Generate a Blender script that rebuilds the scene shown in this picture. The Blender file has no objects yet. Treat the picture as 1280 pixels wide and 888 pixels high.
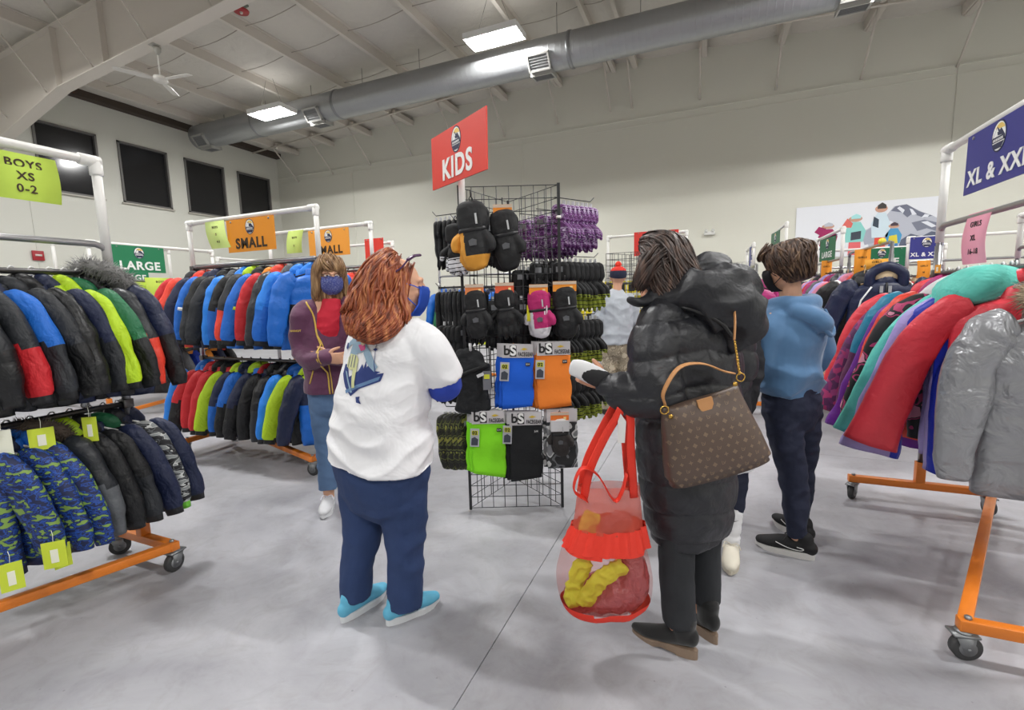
import bpy, bmesh, math, random
import numpy as np
from mathutils import Vector, Matrix, noise
D = bpy.data
COL = bpy.context.scene.collection
PI = math.pi
def rad(a): return math.radians(a)

# ---------------------------------------------------------------- camera, world, exposure, lamps
# World axes: X runs along the back wall, Y into the depth towards it, Z up. Metres.
YAW = rad(22.9)
def W(X, Y, z=0.0):
    """point from camera-forward ground axes (X right, Y ahead of the camera) into world axes"""
    return Vector((X*math.cos(YAW) - Y*math.sin(YAW), X*math.sin(YAW) + Y*math.cos(YAW), z))
cam_data = D.cameras.new('camera')
cam_data.sensor_width = 36.0
cam_data.lens = 580.0/1280.0*36.0
cam_data.clip_start = 0.05
cam_data.clip_end = 100
cam = D.objects.new('camera', cam_data)
COL.objects.link(cam)
cam.matrix_world = Matrix.Translation((0, 0, 1.45)) @ Matrix.Rotation(YAW, 4, 'Z') @ Matrix.Rotation(PI/2 - rad(7.07), 4, 'X') @ Matrix.Rotation(-0.026, 4, 'Z')
bpy.context.scene.camera = cam
sc = bpy.context.scene
sc.view_settings.view_transform = 'Standard'
sc.view_settings.look = 'None'
sc.view_settings.gamma = 1.0
sc.view_settings.use_curve_mapping = False
sc.view_settings.exposure = 0.5
world = D.worlds.new('world')
sc.world = world
world.use_nodes = True
world.node_tree.nodes['Background'].inputs[0].default_value = (0.75, 0.75, 0.72, 1)
world.node_tree.nodes['Background'].inputs[1].default_value = 0.3
LAMP_POWER = 190.0
LAMP_SPREAD = rad(180)
LAMP_Z = 7.3
LAMP_SPOTS = [(-11.74, 10.44), (-4.58, 10.3), (3.0, 10.0), (10.0, 10.0)] + [(x, y) for y in (2.7, -4.7) for x in (-11.9, -4.4, 3.1, 10.0)]

# ---------------------------------------------------------------- small helpers
def lin(h):
    h = h.lstrip('#')
    r = []
    for i in (0, 2, 4):
        c = int(h[i:i+2], 16)/255.0
        r.append(c/12.92 if c <= 0.04045 else ((c+0.055)/1.055)**2.4)
    return (r[0], r[1], r[2], 1.0)
MATS = {}
def mat(h, rough=0.7, metal=0.0, bump=None, emit=0.0, coat=0.0, sheen=0.0, alpha=1.0, trans=0.0, vary=0.0):
    """principled material; bump=(scale, strength, distance, stretch)"""
    key = (h, rough, metal, bump, emit, coat, sheen, alpha, trans, vary)
    if key in MATS: return MATS[key]
    m = D.materials.new('surface_' + h.lstrip('#'))
    m.use_nodes = True
    nt = m.node_tree
    b = nt.nodes['Principled BSDF']
    b.inputs['Base Color'].default_value = lin(h)
    b.inputs['Roughness'].default_value = rough
    b.inputs['Metallic'].default_value = metal
    b.inputs['Coat Weight'].default_value = coat
    b.inputs['Sheen Weight'].default_value = sheen
    b.inputs['Alpha'].default_value = alpha
    b.inputs['Transmission Weight'].default_value = trans
    if emit:
        b.inputs['Emission Color'].default_value = lin(h)
        b.inputs['Emission Strength'].default_value = emit
    if vary:
        tc = nt.nodes.new('ShaderNodeTexCoord')
        n = nt.nodes.new('ShaderNodeTexNoise'); n.inputs['Scale'].default_value = 14; n.inputs['Detail'].default_value = 4
        nt.links.new(tc.outputs['Object'], n.inputs['Vector'])
        mx = nt.nodes.new('ShaderNodeMix'); mx.data_type = 'RGBA'
        c = lin(h)
        mx.inputs[6].default_value = tuple(v*(1-vary) for v in c[:3]) + (1,)
        mx.inputs[7].default_value = tuple(min(1, v*(1+vary)) for v in c[:3]) + (1,)
        nt.links.new(n.outputs[0], mx.inputs[0])
        nt.links.new(mx.outputs[2], b.inputs['Base Color'])
    if bump:
        tc = nt.nodes.new('ShaderNodeTexCoord')
        mp = nt.nodes.new('ShaderNodeMapping')
        st = bump[3] if len(bump) > 3 else (1, 1, 1)
        mp.inputs['Scale'].default_value = st
        n = nt.nodes.new('ShaderNodeTexNoise')
        n.inputs['Scale'].default_value = bump[0]
        n.inputs['Detail'].default_value = 3
        n.inputs['Distortion'].default_value = 0.6
        bp = nt.nodes.new('ShaderNodeBump')
        bp.inputs['Strength'].default_value = bump[1]
        bp.inputs['Distance'].default_value = bump[2]
        nt.links.new(tc.outputs['Object'], mp.inputs['Vector'])
        nt.links.new(mp.outputs[0], n.inputs['Vector'])
        nt.links.new(n.outputs[0], bp.inputs['Height'])
        nt.links.new(bp.outputs[0], b.inputs['Normal'])
    MATS[key] = m
    return m
def cloth(h, r=0.75): return mat(h, r, bump=(16, 0.5, 0.02), sheen=0.04)
def nylon(h, r=0.55): return mat(h, r, bump=(11, 0.7, 0.03))
def puff(h, r=0.42): return mat(h, r, bump=(22, 0.6, 0.012))
def steel(h='#9a9a9c', r=0.3): return mat(h, r, metal=0.9)
def plast(h, r=0.45): return mat(h, r)

def tag(o, label=None, cat=None, group=None, kind=None):
    if label: o['label'] = label
    if cat: o['category'] = cat
    if group: o['group'] = group
    if kind: o['kind'] = kind
    return o
def empty(name, label, cat, loc=(0, 0, 0), rz=0.0, group=None):
    o = D.objects.new(name, None)
    o.empty_display_size = 0.1
    COL.objects.link(o)
    o.location = loc
    o.rotation_euler = (0, 0, rz)
    return tag(o, label, cat, group)
def build(name, bm, m, parent=None, smooth=True, loc=None, recalc=True):
    """link a bmesh as one mesh object; m is a material or a list of them"""
    if recalc: bmesh.ops.recalc_face_normals(bm, faces=bm.faces)
    me = D.meshes.new(name)
    bm.to_mesh(me); bm.free()
    for q in (m if isinstance(m, (list, tuple)) else [m]): me.materials.append(q)
    if smooth:
        me.shade_smooth()
    o = D.objects.new(name, me)
    COL.objects.link(o)
    if parent: o.parent = parent
    if loc is not None: o.location = loc
    return o
def NB(): return bmesh.new()
def box(bm, c, s, M=None, mi=0, bev=0.0):
    """box with centre c and full sizes s"""
    r = bmesh.ops.create_cube(bm, size=1.0)
    vs = r['verts']
    T = Matrix.Translation(c) @ Matrix.Diagonal((s[0], s[1], s[2], 1))
    if M is not None: T = M @ T
    bmesh.ops.transform(bm, matrix=T, verts=vs)
    fs = set(f for v in vs for f in v.link_faces)
    for f in fs: f.material_index = mi
    if bev:
        es = list(set(e for v in vs for e in v.link_edges))
        bmesh.ops.bevel(bm, geom=es, offset=bev, segments=2, affect='EDGES', profile=0.5)
    return vs
def frames(pts, ref=None):
    """parallel transport frames along a path"""
    P = [Vector(p) for p in pts]
    n = len(P)
    T = []
    for i in range(n):
        a = P[max(0, i-1)]; b = P[min(n-1, i+1)]
        t = (b-a)
        if t.length < 1e-9: t = Vector((0, 0, 1))
        T.append(t.normalized())
    r = Vector(ref) if ref is not None else (Vector((1, 0, 0)) if abs(T[0].x) < 0.9 else Vector((0, 1, 0)))
    out = []
    for i in range(n):
        x = r - T[i]*r.dot(T[i])
        if x.length < 1e-6: x = T[i].orthogonal()
        x.normalize()
        y = T[i].cross(x)
        out.append((P[i], x, y, T[i]))
        if ref is None: r = x
    return out
def tube(bm, pts, r, seg=8, mi=0, cap=True, ref=None, power=2.0):
    """loft along pts; r: number, list of numbers, or list of (rx, ry)"""
    fr = frames(pts, ref)
    n = len(fr)
    rings = []
    for i, (p, x, y, t) in enumerate(fr):
        q = r[i] if isinstance(r, (list, tuple)) else r
        rx, ry = q if isinstance(q, (list, tuple)) else (q, q)
        ring = []
        for k in range(seg):
            a = 2*PI*k/seg
            c, s = math.cos(a), math.sin(a)
            if power != 2.0:
                c = math.copysign(abs(c)**(2/power), c); s = math.copysign(abs(s)**(2/power), s)
            ring.append(bm.verts.new(p + x*(rx*c) + y*(ry*s)))
        rings.append(ring)
    for i in range(n-1):
        for k in range(seg):
            f = bm.faces.new((rings[i][k], rings[i][(k+1) % seg], rings[i+1][(k+1) % seg], rings[i+1][k]))
            f.material_index = mi
    if cap:
        for rg in (rings[0], rings[-1]):
            try:
                f = bm.faces.new(rg); f.material_index = mi
            except ValueError: pass
    return rings
def spline(pts, n):
    """Catmull-Rom resample of tuples of any length"""
    P = [np.array(p, float) for p in pts]
    P = [2*P[0]-P[1]] + P + [2*P[-1]-P[-2]]
    m = len(P)-3
    out = []
    for i in range(n):
        u = i/(n-1)*m
        k = min(int(u), m-1); t = u-k
        a, b, c, d = P[k:k+4]
        out.append(0.5*((2*b)+(-a+c)*t+(2*a-5*b+4*c-d)*t*t+(-a+3*b-3*c+d)*t**3))
    return out
def limb(bm, pts, radii, seg=16, n=None, ref=None, power=2.0, round_ends=True, mi=0):
    """smooth tapered loft with rounded ends. radii: numbers or (rx, ry)"""
    R = [(q if isinstance(q, (list, tuple)) else (q, q)) for q in radii]
    data = [tuple(p)+tuple(q) for p, q in zip(pts, R)]
    n = n or (len(pts)*4)
    s = spline(data, n) if len(pts) > 2 else [np.array(data[0])*(1-t)+np.array(data[1])*t for t in np.linspace(0, 1, n)]
    P = [tuple(v[:3]) for v in s]; Q = [(max(v[3], 1e-4), max(v[4], 1e-4)) for v in s]
    if round_ends:
        def endcap(p, p2, q):
            p = Vector(p); d = (p-Vector(p2)).normalized()
            L = min(q)
            return [(tuple(p+d*L*math.sin(a)), (q[0]*math.cos(a), q[1]*math.cos(a))) for a in (rad(30), rad(58), rad(82))]
        a = endcap(P[0], P[1], Q[0]); b = endcap(P[-1], P[-2], Q[-1])
        P = [e[0] for e in reversed(a)] + P + [e[0] for e in b]
        Q = [e[1] for e in reversed(a)] + Q + [e[1] for e in b]
    return tube(bm, P, Q, seg, mi, True, ref, power)
def ball(bm, c, r, M=None, seg=20, mi=0):
    rr = r if isinstance(r, (list, tuple)) else (r, r, r)
    q = bmesh.ops.create_uvsphere(bm, u_segments=seg, v_segments=max(6, seg*2//3), radius=1.0)
    T = Matrix.Translation(c) @ Matrix.Diagonal((rr[0], rr[1], rr[2], 1))
    if M is not None: T = T if M is None else (Matrix.Translation(c) @ M.to_4x4() @ Matrix.Diagonal((rr[0], rr[1], rr[2], 1)))
    bmesh.ops.transform(bm, matrix=T, verts=q['verts'])
    for v in q['verts']:
        for f in v.link_faces: f.material_index = mi
    return q['verts']
def prism(bm, poly, d0, d1, axis='y', mi=0):
    """extrude a 2-D polygon; axis y: poly is (x, z), z: poly is (x, y), x: poly is (y, z)"""
    def P(a, b, d):
        return (a, d, b) if axis == 'y' else ((a, b, d) if axis == 'z' else (d, a, b))
    A = [bm.verts.new(P(a, b, d0)) for a, b in poly]
    B = [bm.verts.new(P(a, b, d1)) for a, b in poly]
    n = len(poly)
    for i in range(n):
        f = bm.faces.new((A[i], A[(i+1) % n], B[(i+1) % n], B[i])); f.material_index = mi
    f = bm.faces.new(A); f.material_index = mi
    f = bm.faces.new(list(reversed(B))); f.material_index = mi
def fuse(name, bm, m, parent=None, voxel=0.008, smooth=3, disp=None, paint=None):
    """voxel-remesh overlapping lofts into ONE continuous surface, smooth it, then move vertices by disp(co, normal) -> offset"""
    bmesh.ops.recalc_face_normals(bm, faces=bm.faces)
    me = D.meshes.new('raw'); bm.to_mesh(me); bm.free()
    o = D.objects.new('raw', me); COL.objects.link(o)
    md = o.modifiers.new('r', 'REMESH'); md.mode = 'VOXEL'; md.voxel_size = voxel
    if smooth:
        ms = o.modifiers.new('s', 'SMOOTH'); ms.factor = 0.5; ms.iterations = smooth
    dg = bpy.context.evaluated_depsgraph_get()
    me2 = D.meshes.new_from_object(o.evaluated_get(dg))
    D.objects.remove(o); D.meshes.remove(me)
    me2.name = name
    if disp:
        nv = len(me2.vertices)
        co = np.empty(nv*3, np.float32); me2.vertices.foreach_get('co', co)
        nm = np.array([tuple(v.normal) for v in me2.vertices], np.float32)
        co = co.reshape(-1, 3)
        d = disp(co, nm)
        co = co + nm*d[:, None]
        me2.vertices.foreach_set('co', co.reshape(-1)); me2.update()
    me2.materials.clear()
    for q in (m if isinstance(m, (list, tuple)) else [m]): me2.materials.append(q)
    if paint:
        for p in me2.polygons: p.material_index = paint(p.center, p.normal)
    me2.shade_smooth()
    r = D.objects.new(name, me2); COL.objects.link(r)
    if parent: r.parent = parent
    return r
def nz(co, s, seed=0.0, st=(1, 1, 1)):
    return np.array([noise.noise((c[0]*s*st[0]+seed, c[1]*s*st[1]+seed*1.7, c[2]*s*st[2]-seed)) for c in co], np.float32)
def ridge(co, s, seed=0.0, st=(1, 1, 1)):
    return 1-np.abs(nz(co, s, seed, st))*2
def folds(amp=0.006, s=7, seed=1.0, st=(1, 1, 1.4)):
    def f(co, nm): return amp*(ridge(co, s, seed, st)-0.7) + amp*0.5*nz(co, s*2.6, seed+3, st)
    return f
def text_bm(txt, size, align='CENTER', ext=0.002, bold=0.0, sx=1.0):
    """text as a bmesh in the XZ plane facing -Y, centred on the origin"""
    cu = D.curves.new('t', 'FONT'); cu.body = txt; cu.size = size; cu.extrude = ext; cu.offset = bold
    cu.align_x = align; cu.align_y = 'CENTER'; cu.resolution_u = 4; cu.space_character = 1.12
    o = D.objects.new('t', cu); COL.objects.link(o)
    dg = bpy.context.evaluated_depsgraph_get()
    me = D.meshes.new_from_object(o.evaluated_get(dg))
    D.objects.remove(o); D.curves.remove(cu)
    bm = bmesh.new(); bm.from_mesh(me); D.meshes.remove(me)
    bmesh.ops.transform(bm, matrix=Matrix.Rotation(PI/2, 4, 'X') @ Matrix.Diagonal((sx, 1, 1, 1)), verts=bm.verts)
    return bm
def text(txt, size, m, parent, loc, rz=0.0, bold=0.0, sx=1.0, name='lettering', align='CENTER', ext=0.0015):
    o = build(name, text_bm(txt, size, align, ext, bold, sx), m, parent, smooth=False, loc=loc, recalc=False)
    o.rotation_euler = (0, 0, rz)
    return o
def dup(root, loc=None, rz=None, label=None, group=None, mats=None):
    """copy a thing with its parts and sub-parts; mats: {part name: [materials]} set on the copied objects"""
    def cp(o, par):
        c = o.copy(); COL.objects.link(c)
        if par: c.parent = par
        return c
    r = cp(root, None)
    for ch in root.children:
        c = cp(ch, r)
        for g in ch.children: cp(g, c)
    if loc is not None: r.location = loc
    if rz is not None: r.rotation_euler[2] = rz
    if label: r['label'] = label
    if group: r['group'] = group
    if mats: setmats(r, mats)
    return r
def setmats(r, mats):
    for ch in r.children:
        k = ch.name.split('.')[0]
        if k in mats:
            for i, m in enumerate(mats[k]):
                if i < len(ch.material_slots):
                    ch.material_slots[i].link = 'OBJECT'
                    ch.material_slots[i].material = m
# ---------------------------------------------------------------- room shell
XL, XR, YB, YN = -16.84, 12.0, 15.0, -12.0
RIDGE_X = -2.55
def ceil_z(x): return 8.38 - 0.05*abs(x-RIDGE_X)
def S(o): return tag(o, kind='structure')

def floor_mat():
    m = D.materials.new('concrete'); m.use_nodes = True; nt = m.node_tree; L = nt.links
    b = nt.nodes['Principled BSDF']; b.inputs['Roughness'].default_value = 0.5
    b.inputs['Specular IOR Level'].default_value = 0.4
    tc = nt.nodes.new('ShaderNodeTexCoord')
    n1 = nt.nodes.new('ShaderNodeTexNoise'); n1.inputs['Scale'].default_value = 1.3; n1.inputs['Detail'].default_value = 6; n1.inputs['Roughness'].default_value = 0.65; n1.inputs['Distortion'].default_value = 0.8
    n2 = nt.nodes.new('ShaderNodeTexNoise'); n2.inputs['Scale'].default_value = 5.5; n2.inputs['Detail'].default_value = 8; n2.inputs['Roughness'].default_value = 0.7; n2.inputs['Distortion'].default_value = 1.5
    r1 = nt.nodes.new('ShaderNodeValToRGB')
    e = r1.color_ramp.elements; e[0].position = 0.3; e[0].color = lin('#94949a'); e[1].position = 0.68; e[1].color = lin('#adadb2')
    r2 = nt.nodes.new('ShaderNodeValToRGB')
    e = r2.color_ramp.elements; e[0].position = 0.32; e[0].color = (0.86, 0.85, 0.83, 1); e[1].position = 0.52; e[1].color = (1, 1, 1, 1)
    mx = nt.nodes.new('ShaderNodeMix'); mx.data_type = 'RGBA'; mx.blend_type = 'MULTIPLY'; mx.inputs[0].default_value = 0.8
    for n in (n1, n2): L.new(tc.outputs['Object'], n.inputs['Vector'])
    L.new(n1.outputs[0], r1.inputs[0]); L.new(n2.outputs[0], r2.inputs[0])
    L.new(r1.outputs[0], mx.inputs[6]); L.new(r2.outputs[0], mx.inputs[7])
    # fine specks
    v = nt.nodes.new('ShaderNodeTexVoronoi'); v.inputs['Scale'].default_value = 9
    L.new(tc.outputs['Object'], v.inputs['Vector'])
    r3 = nt.nodes.new('ShaderNodeValToRGB'); e = r3.color_ramp.elements; e[0].position = 0.028; e[0].color = (0.55, 0.52, 0.5, 1); e[1].position = 0.045; e[1].color = (1, 1, 1, 1)
    L.new(v.outputs[0], r3.inputs[0])
    m2 = nt.nodes.new('ShaderNodeMix'); m2.data_type = 'RGBA'; m2.blend_type = 'MULTIPLY'; m2.inputs[0].default_value = 0.5
    L.new(mx.outputs[2], m2.inputs[6]); L.new(r3.outputs[0], m2.inputs[7])
    L.new(m2.outputs[2], b.inputs['Base Color'])
    bp = nt.nodes.new('ShaderNodeBump'); bp.inputs['Strength'].default_value = 0.05
    L.new(n2.outputs[0], bp.inputs['Height']); L.new(bp.outputs[0], b.inputs['Normal'])
    return m
# floor slabs between sawn joints 5 mm wide
bm = NB()
jx = [XL-0.2, -13.3, -7.05, -0.8, 5.45, XR+0.2]
jy = [YN-0.2, -7.5, -1.6, 4.7, 11.0, YB+0.2]
for i in range(5):
    for j in range(5):
        x0, x1, y0, y1 = jx[i]+0.002, jx[i+1]-0.002, jy[j]+0.002, jy[j+1]-0.002
        box(bm, ((x0+x1)/2, (y0+y1)/2, -0.05), (x1-x0, y1-y0, 0.1))
box(bm, ((XL+XR)/2, (YN+YB)/2, -0.06), (XR-XL+0.4, YB-YN+0.4, 0.1))
S(build('floor', bm, floor_mat(), smooth=False))

def wall_mat(h, sc_=3.0):
    m = D.materials.new('liner_panel'); m.use_nodes = True; nt = m.node_tree; L = nt.links
    b = nt.nodes['Principled BSDF']; b.inputs['Roughness'].default_value = 0.55; b.inputs['Base Color'].default_value = lin(h)
    tc = nt.nodes.new('ShaderNodeTexCoord')
    wv = nt.nodes.new('ShaderNodeTexWave'); wv.wave_type = 'BANDS'; wv.bands_direction = 'Z'; wv.inputs['Scale'].default_value = sc_
    wv.wave_profile = 'SAW'; wv.inputs['Distortion'].default_value = 0
    L.new(tc.outputs['Object'], wv.inputs['Vector'])
    bp = nt.nodes.new('ShaderNodeBump'); bp.inputs['Strength'].default_value = 0.12; bp.inputs['Distance'].default_value = 0.02
    L.new(wv.outputs[0], bp.inputs['Height']); L.new(bp.outputs[0], b.inputs['Normal'])
    return m
WM = wall_mat('#d9d8cc'); WM2 = wall_mat('#d6d6cd')
bm = NB()
prism(bm, [(XL-0.2, 0), (XR+0.2, 0), (XR+0.2, ceil_z(XR)+0.4), (RIDGE_X, ceil_z(RIDGE_X)+0.4), (XL-0.2, ceil_z(XL)+0.4)], YB, YB+0.2)
# horizontal overlap where the upper liner sheets start, and panel joints
box(bm, ((XL+XR)/2, YB-0.012, 6.66), (XR-XL, 0.03, 0.035))
box(bm, ((XL+XR)/2, YB-0.006, 6.45), (XR-XL, 0.014, 0.012))
for x in (-5.79, 5.36, -12.9): box(bm, (x, YB-0.008, 3.33), (0.03, 0.02, 6.66))
S(build('wall_back', bm, WM, smooth=False))
# left wall with four openings
wins = [(7.15, 8.6), (9.13, 10.57), (11.12, 12.57), (13.1, 14.55)]
wz0, wz1 = 4.7, 6.55
bm = NB()
def wallbox(y0, y1, z0, z1): box(bm, (XL-0.1, (y0+y1)/2, (z0+z1)/2), (0.2, y1-y0, z1-z0))
wallbox(YN, YB+0.2, 0, wz0)
wallbox(YN, YB+0.2, wz1, 8.1)
ys = [YN]+[v for w_ in wins for v in w_]+[YB+0.2]
for i in range(0, len(ys), 2): wallbox(ys[i], ys[i+1], wz0, wz1)
for y in (2.0, 6.9): box(bm, (XL+0.006, y, 2.3), (0.014, 0.02, 4.6))
S(build('wall_left', bm, WM2, smooth=False))
bm = NB(); box(bm, (XR+0.1, (YN+YB)/2, 4.2), (0.2, YB-YN+0.4, 8.4)); S(build('wall_right', bm, WM2, smooth=False))
bm = NB(); box(bm, ((XL+XR)/2, YN-0.1, 4.3), (XR-XL+0.4, 0.2, 8.6)); S(build('wall_front', bm, WM2, smooth=False))
frm = mat('#6f6d6b', 0.5)
dark_room = mat('#2b2a2a', 0.9)
for i, (y0, y1) in enumerate(wins):
    # dark office behind the glass
    o = S(D.objects.new('window_%d' % (i+1), None)); COL.objects.link(o); o.location = (XL, (y0+y1)/2, (wz0+wz1)/2)
    w2, h2 = (y1-y0)/2, (wz1-wz0)/2
    bm = NB(); t = 0.055
    box(bm, (-0.03, 0, h2-t/2), (0.14, 2*w2, t)); box(bm, (-0.03, 0, -h2+t/2), (0.14, 2*w2, t))
    box(bm, (-0.03, -w2+t/2, 0), (0.14, t, 2*h2)); box(bm, (-0.03, w2-t/2, 0), (0.14, t, 2*h2))
    build('window_frame', bm, frm, o, smooth=False)
    bm = NB(); box(bm, (0.045, 0, -h2-0.02), (0.05, 2*w2+0.1, 0.04)); build('window_sill', bm, mat('#b9b4aa', 0.5), o, smooth=False)
    bm = NB(); box(bm, (-0.06, 0, 0), (0.012, 2*w2-0.08, 2*h2-0.08))
    gm = D.materials.get('window_glass')
    if gm is None:
        gm = D.materials.new('window_glass'); gm.use_nodes = True
        g = gm.node_tree.nodes['Principled BSDF']; g.inputs['Base Color'].default_value = (0.02, 0.02, 0.022, 1); g.inputs['Roughness'].default_value = 0.12
    build('window_pane', bm, gm, o, smooth=False)

# insulated ceiling: pillowed blanket between purlins
def ceil_mat():
    m = mat('#cdc8bf', 0.8, bump=(2.2, 0.5, 0.12)); return m
purl = [-15.7+1.86*i for i in range(7)] + [-2.87, -2.23] + [-2.23+1.89*i for i in range(1, 8)]
bm = NB()
xs = []
edges = [XL]+purl+[XR]
for i in range(len(edges)-1):
    x0, x1 = edges[i], edges[i+1]
    k = 8 if x1-x0 > 1 else 3
    for j in range(k): xs.append((x0+(x1-x0)*j/k, math.sin(PI*j/k)))
xs.append((XR, 0))
ysn = np.linspace(YN-0.2, YB+0.2, 90)
grid = []
for x, s in xs:
    row = []
    for y in ysn:
        sag = 0.07*s*(0.75+0.25*abs(math.sin(PI*(y+0.4)/1.22))**0.5)+0.02*noise.noise((x*1.7, y*1.1, 3))
        row.append(bm.verts.new((x, y, ceil_z(x)-sag)))
    grid.append(row)
for i in range(len(grid)-1):
    for j in range(len(ysn)-1):
        bm.faces.new((grid[i][j], grid[i+1][j], grid[i+1][j+1], grid[i][j+1]))
S(build('ceiling', bm, ceil_mat()))
bm = NB()
prism(bm, [(XL-0.2, ceil_z(XL)+0.12), (RIDGE_X, ceil_z(RIDGE_X)+0.12), (XR+0.2, ceil_z(XR)+0.12), (XR+0.2, ceil_z(XR)+0.22), (RIDGE_X, ceil_z(RIDGE_X)+0.22), (XL-0.2, ceil_z(XL)+0.22)], YN-0.2, YB+0.2)
S(build('ceiling_deck', bm, mat('#8a857e', 0.8), smooth=False))

white_paint = mat('#d2cbc1', 0.5)
# purlins: Z sections running in depth
n = 0
for x in purl:
    bm = NB(); zc = ceil_z(x)
    box(bm, (x, (YN+YB)/2, zc-0.12), (0.012, YB-YN, 0.24))
    sgn = 1 if x < RIDGE_X else -1
    box(bm, (x-0.04*sgn, (YN+YB)/2, zc-0.24), (0.09, YB-YN, 0.012))
    box(bm, (x+0.04*sgn, (YN+YB)/2, zc-0.01), (0.09, YB-YN, 0.012))
    n += 1
    S(build('trim_%d' % n, bm, white_paint, smooth=False))
# solid strip along the left eave, the shade of the gap put into its colour
bm = NB(); box(bm, (XL+0.14, (YN+YB)/2, ceil_z(XL)-0.12), (0.27, YB-YN, 0.2)); n += 1
S(build('trim_%d' % n, bm, mat('#4a4038', 0.9), smooth=False))
# rigid frame rafter, tapered I section, across the hall
def rafter(y):
    global n
    bm = NB()
    pts = [(-16.8, 5.55), (-13.4, 6.33), (-7.7, 6.74), (RIDGE_X, 7.05), (2.6, 6.74), (8.3, 6.33), (XR-0.1, 5.95)]
    top = [(x, ceil_z(x)-0.25) for x, z in pts]
    prism(bm, pts+list(reversed(top)), y-0.008, y+0.008)
    for q in (pts, top):
        for i in range(len(q)-1):
            (x0, z0), (x1, z1) = q[i], q[i+1]
            L_ = math.hypot(x1-x0, z1-z0); a = math.atan2(z1-z0, x1-x0)
            M = Matrix.Translation(((x0+x1)/2, y, (z0+z1)/2)) @ Matrix.Rotation(-a, 4, 'Y')
            box(bm, (0, 0, 0), (L_+0.01, 0.26, 0.018), M)
    for x in (-13.4, -11.6, -7.7, RIDGE_X, 2.6):     # stiffener plates
        zb = np.interp(x, [p[0] for p in pts], [p[1] for p in pts])
        box(bm, (x, y, (zb+ceil_z(x)-0.25)/2), (0.014, 0.24, ceil_z(x)-0.25-zb))
    n += 1
    return S(build('trim_%d' % n, bm, white_paint, smooth=False))
rafter(6.35); rafter(-1.9)
# brace rods: purlin to end wall, and purlin to rafter flange
def rod(p, q, r=0.016):
    global n
    bm = NB(); tube(bm, [p, q], r, 6); n += 1
    S(build('trim_%d' % n, bm, white_paint))
for x in purl:
    zc = ceil_z(x)
    rod((x, 13.85, zc-0.25), (x, YB, zc-1.32 if x < -8 else zc-1.38), 0.027)
    bm = NB(); box(bm, (x+0.1, 14.45, zc-0.2), (0.12, 1.1, 0.16)); n += 1
    S(build('trim_%d' % n, bm, white_paint, smooth=False))
    if x < 2:
        zb = float(np.interp(x, [-16.7, -13.4, -7.7, RIDGE_X, 2.6], [5.9, 6.33, 6.74, 7.05, 6.74]))
        rod((x, 5.35, zc-0.25), (x, 6.24, zb+0.03))
# runner pipe under the purlins near the end wall
bm = NB(); tube(bm, [(XL+0.1, 13.8, ceil_z(XL)-0.28), (RIDGE_X, 13.8, ceil_z(RIDGE_X)-0.28), (XR, 13.8, ceil_z(XR)-0.28)], 0.03, 8); n += 1
S(build('trim_%d' % n, bm, white_paint))
# wires between purlins that hold the blanket
wm = mat('#aaa297', 0.6)
for y in (8.4, 9.7, 11.6):
    bm = NB()
    for i in range(len(purl)-1):
        x0, x1 = purl[i], purl[i+1]
        for yy in (y,):
            p = [(x0+(x1-x0)*t, yy, ceil_z(x0+(x1-x0)*t)-0.13-0.07*math.sin(PI*t)) for t in np.linspace(0.04, 0.96, 7)]
            tube(bm, p, 0.009, 5)
    n += 1
    S(build('trim_%d' % n, bm, wm))

# spiral duct
def duct_mat():
    m = D.materials.new('galvanised'); m.use_nodes = True; nt = m.node_tree; L = nt.links
    b = nt.nodes['Principled BSDF']; b.inputs['Base Color'].default_value = lin('#a9abad'); b.inputs['Metallic'].default_value = 0.75; b.inputs['Roughness'].default_value = 0.42
    tc = nt.nodes.new('ShaderNodeTexCoord')
    wv = nt.nodes.new('ShaderNodeTexWave'); wv.bands_direction = 'X'; wv.inputs['Scale'].default_value = 2.2; wv.inputs['Distortion'].default_value = 0.0
    ns = nt.nodes.new('ShaderNodeTexNoise'); ns.inputs['Scale'].default_value = 3
    L.new(tc.outputs['Object'], wv.inputs['Vector']); L.new(tc.outputs['Object'], ns.inputs['Vector'])
    r = nt.nodes.new('ShaderNodeValToRGB'); e = r.color_ramp.elements; e[0].position = 0.9; e[0].color = (0, 0, 0, 1); e[1].position = 1; e[1].color = (1, 1, 1, 1)
    L.new(wv.outputs[0], r.inputs[0])
    bp = nt.nodes.new('ShaderNodeBump'); bp.inputs['Strength'].default_value = 0.25; bp.inputs['Distance'].default_value = 0.01
    L.new(r.outputs[0], bp.inputs['Height']); L.new(bp.outputs[0], b.inputs['Normal'])
    rr = nt.nodes.new('ShaderNodeMapRange'); rr.inputs[3].default_value = 0.32; rr.inputs[4].default_value = 0.5
    L.new(ns.outputs[0], rr.inputs[0]); L.new(rr.outputs[0], b.inputs['Roughness'])
    return m
DY, DZ, DR = 11.25, 7.12, 0.38
du = empty('ceiling_duct', 'long round galvanised air duct hung under the ceiling along the back wall', 'duct', (0, DY, DZ))
bm = NB(); pts = [(x, 0, 0) for x in np.linspace(XL+0.75, XR-0.2, 60)]
tube(bm, pts, DR, 32); tube(bm, [(XL+0.74, 0, 0), (XL+0.72, 0, 0)], [DR, DR*0.96], 32)
build('duct_tube', bm, duct_mat(), du)
for x in (-9.95, -3.05, 3.2, -13.2):
    bm = NB(); tube(bm, [(x-0.05, 0, 0), (x-0.03, 0, 0), (x+0.03, 0, 0), (x+0.05, 0, 0)], [DR+0.001, DR+0.016, DR+0.016, DR+0.001], 32)
    build('duct_collar', bm, mat('#8f9193', 0.35, 0.8), du)
gr_frame = mat('#b8b7b2', 0.4, 0.3); gr_dark = mat('#8d8e8e', 0.5, 0.2)
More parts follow.
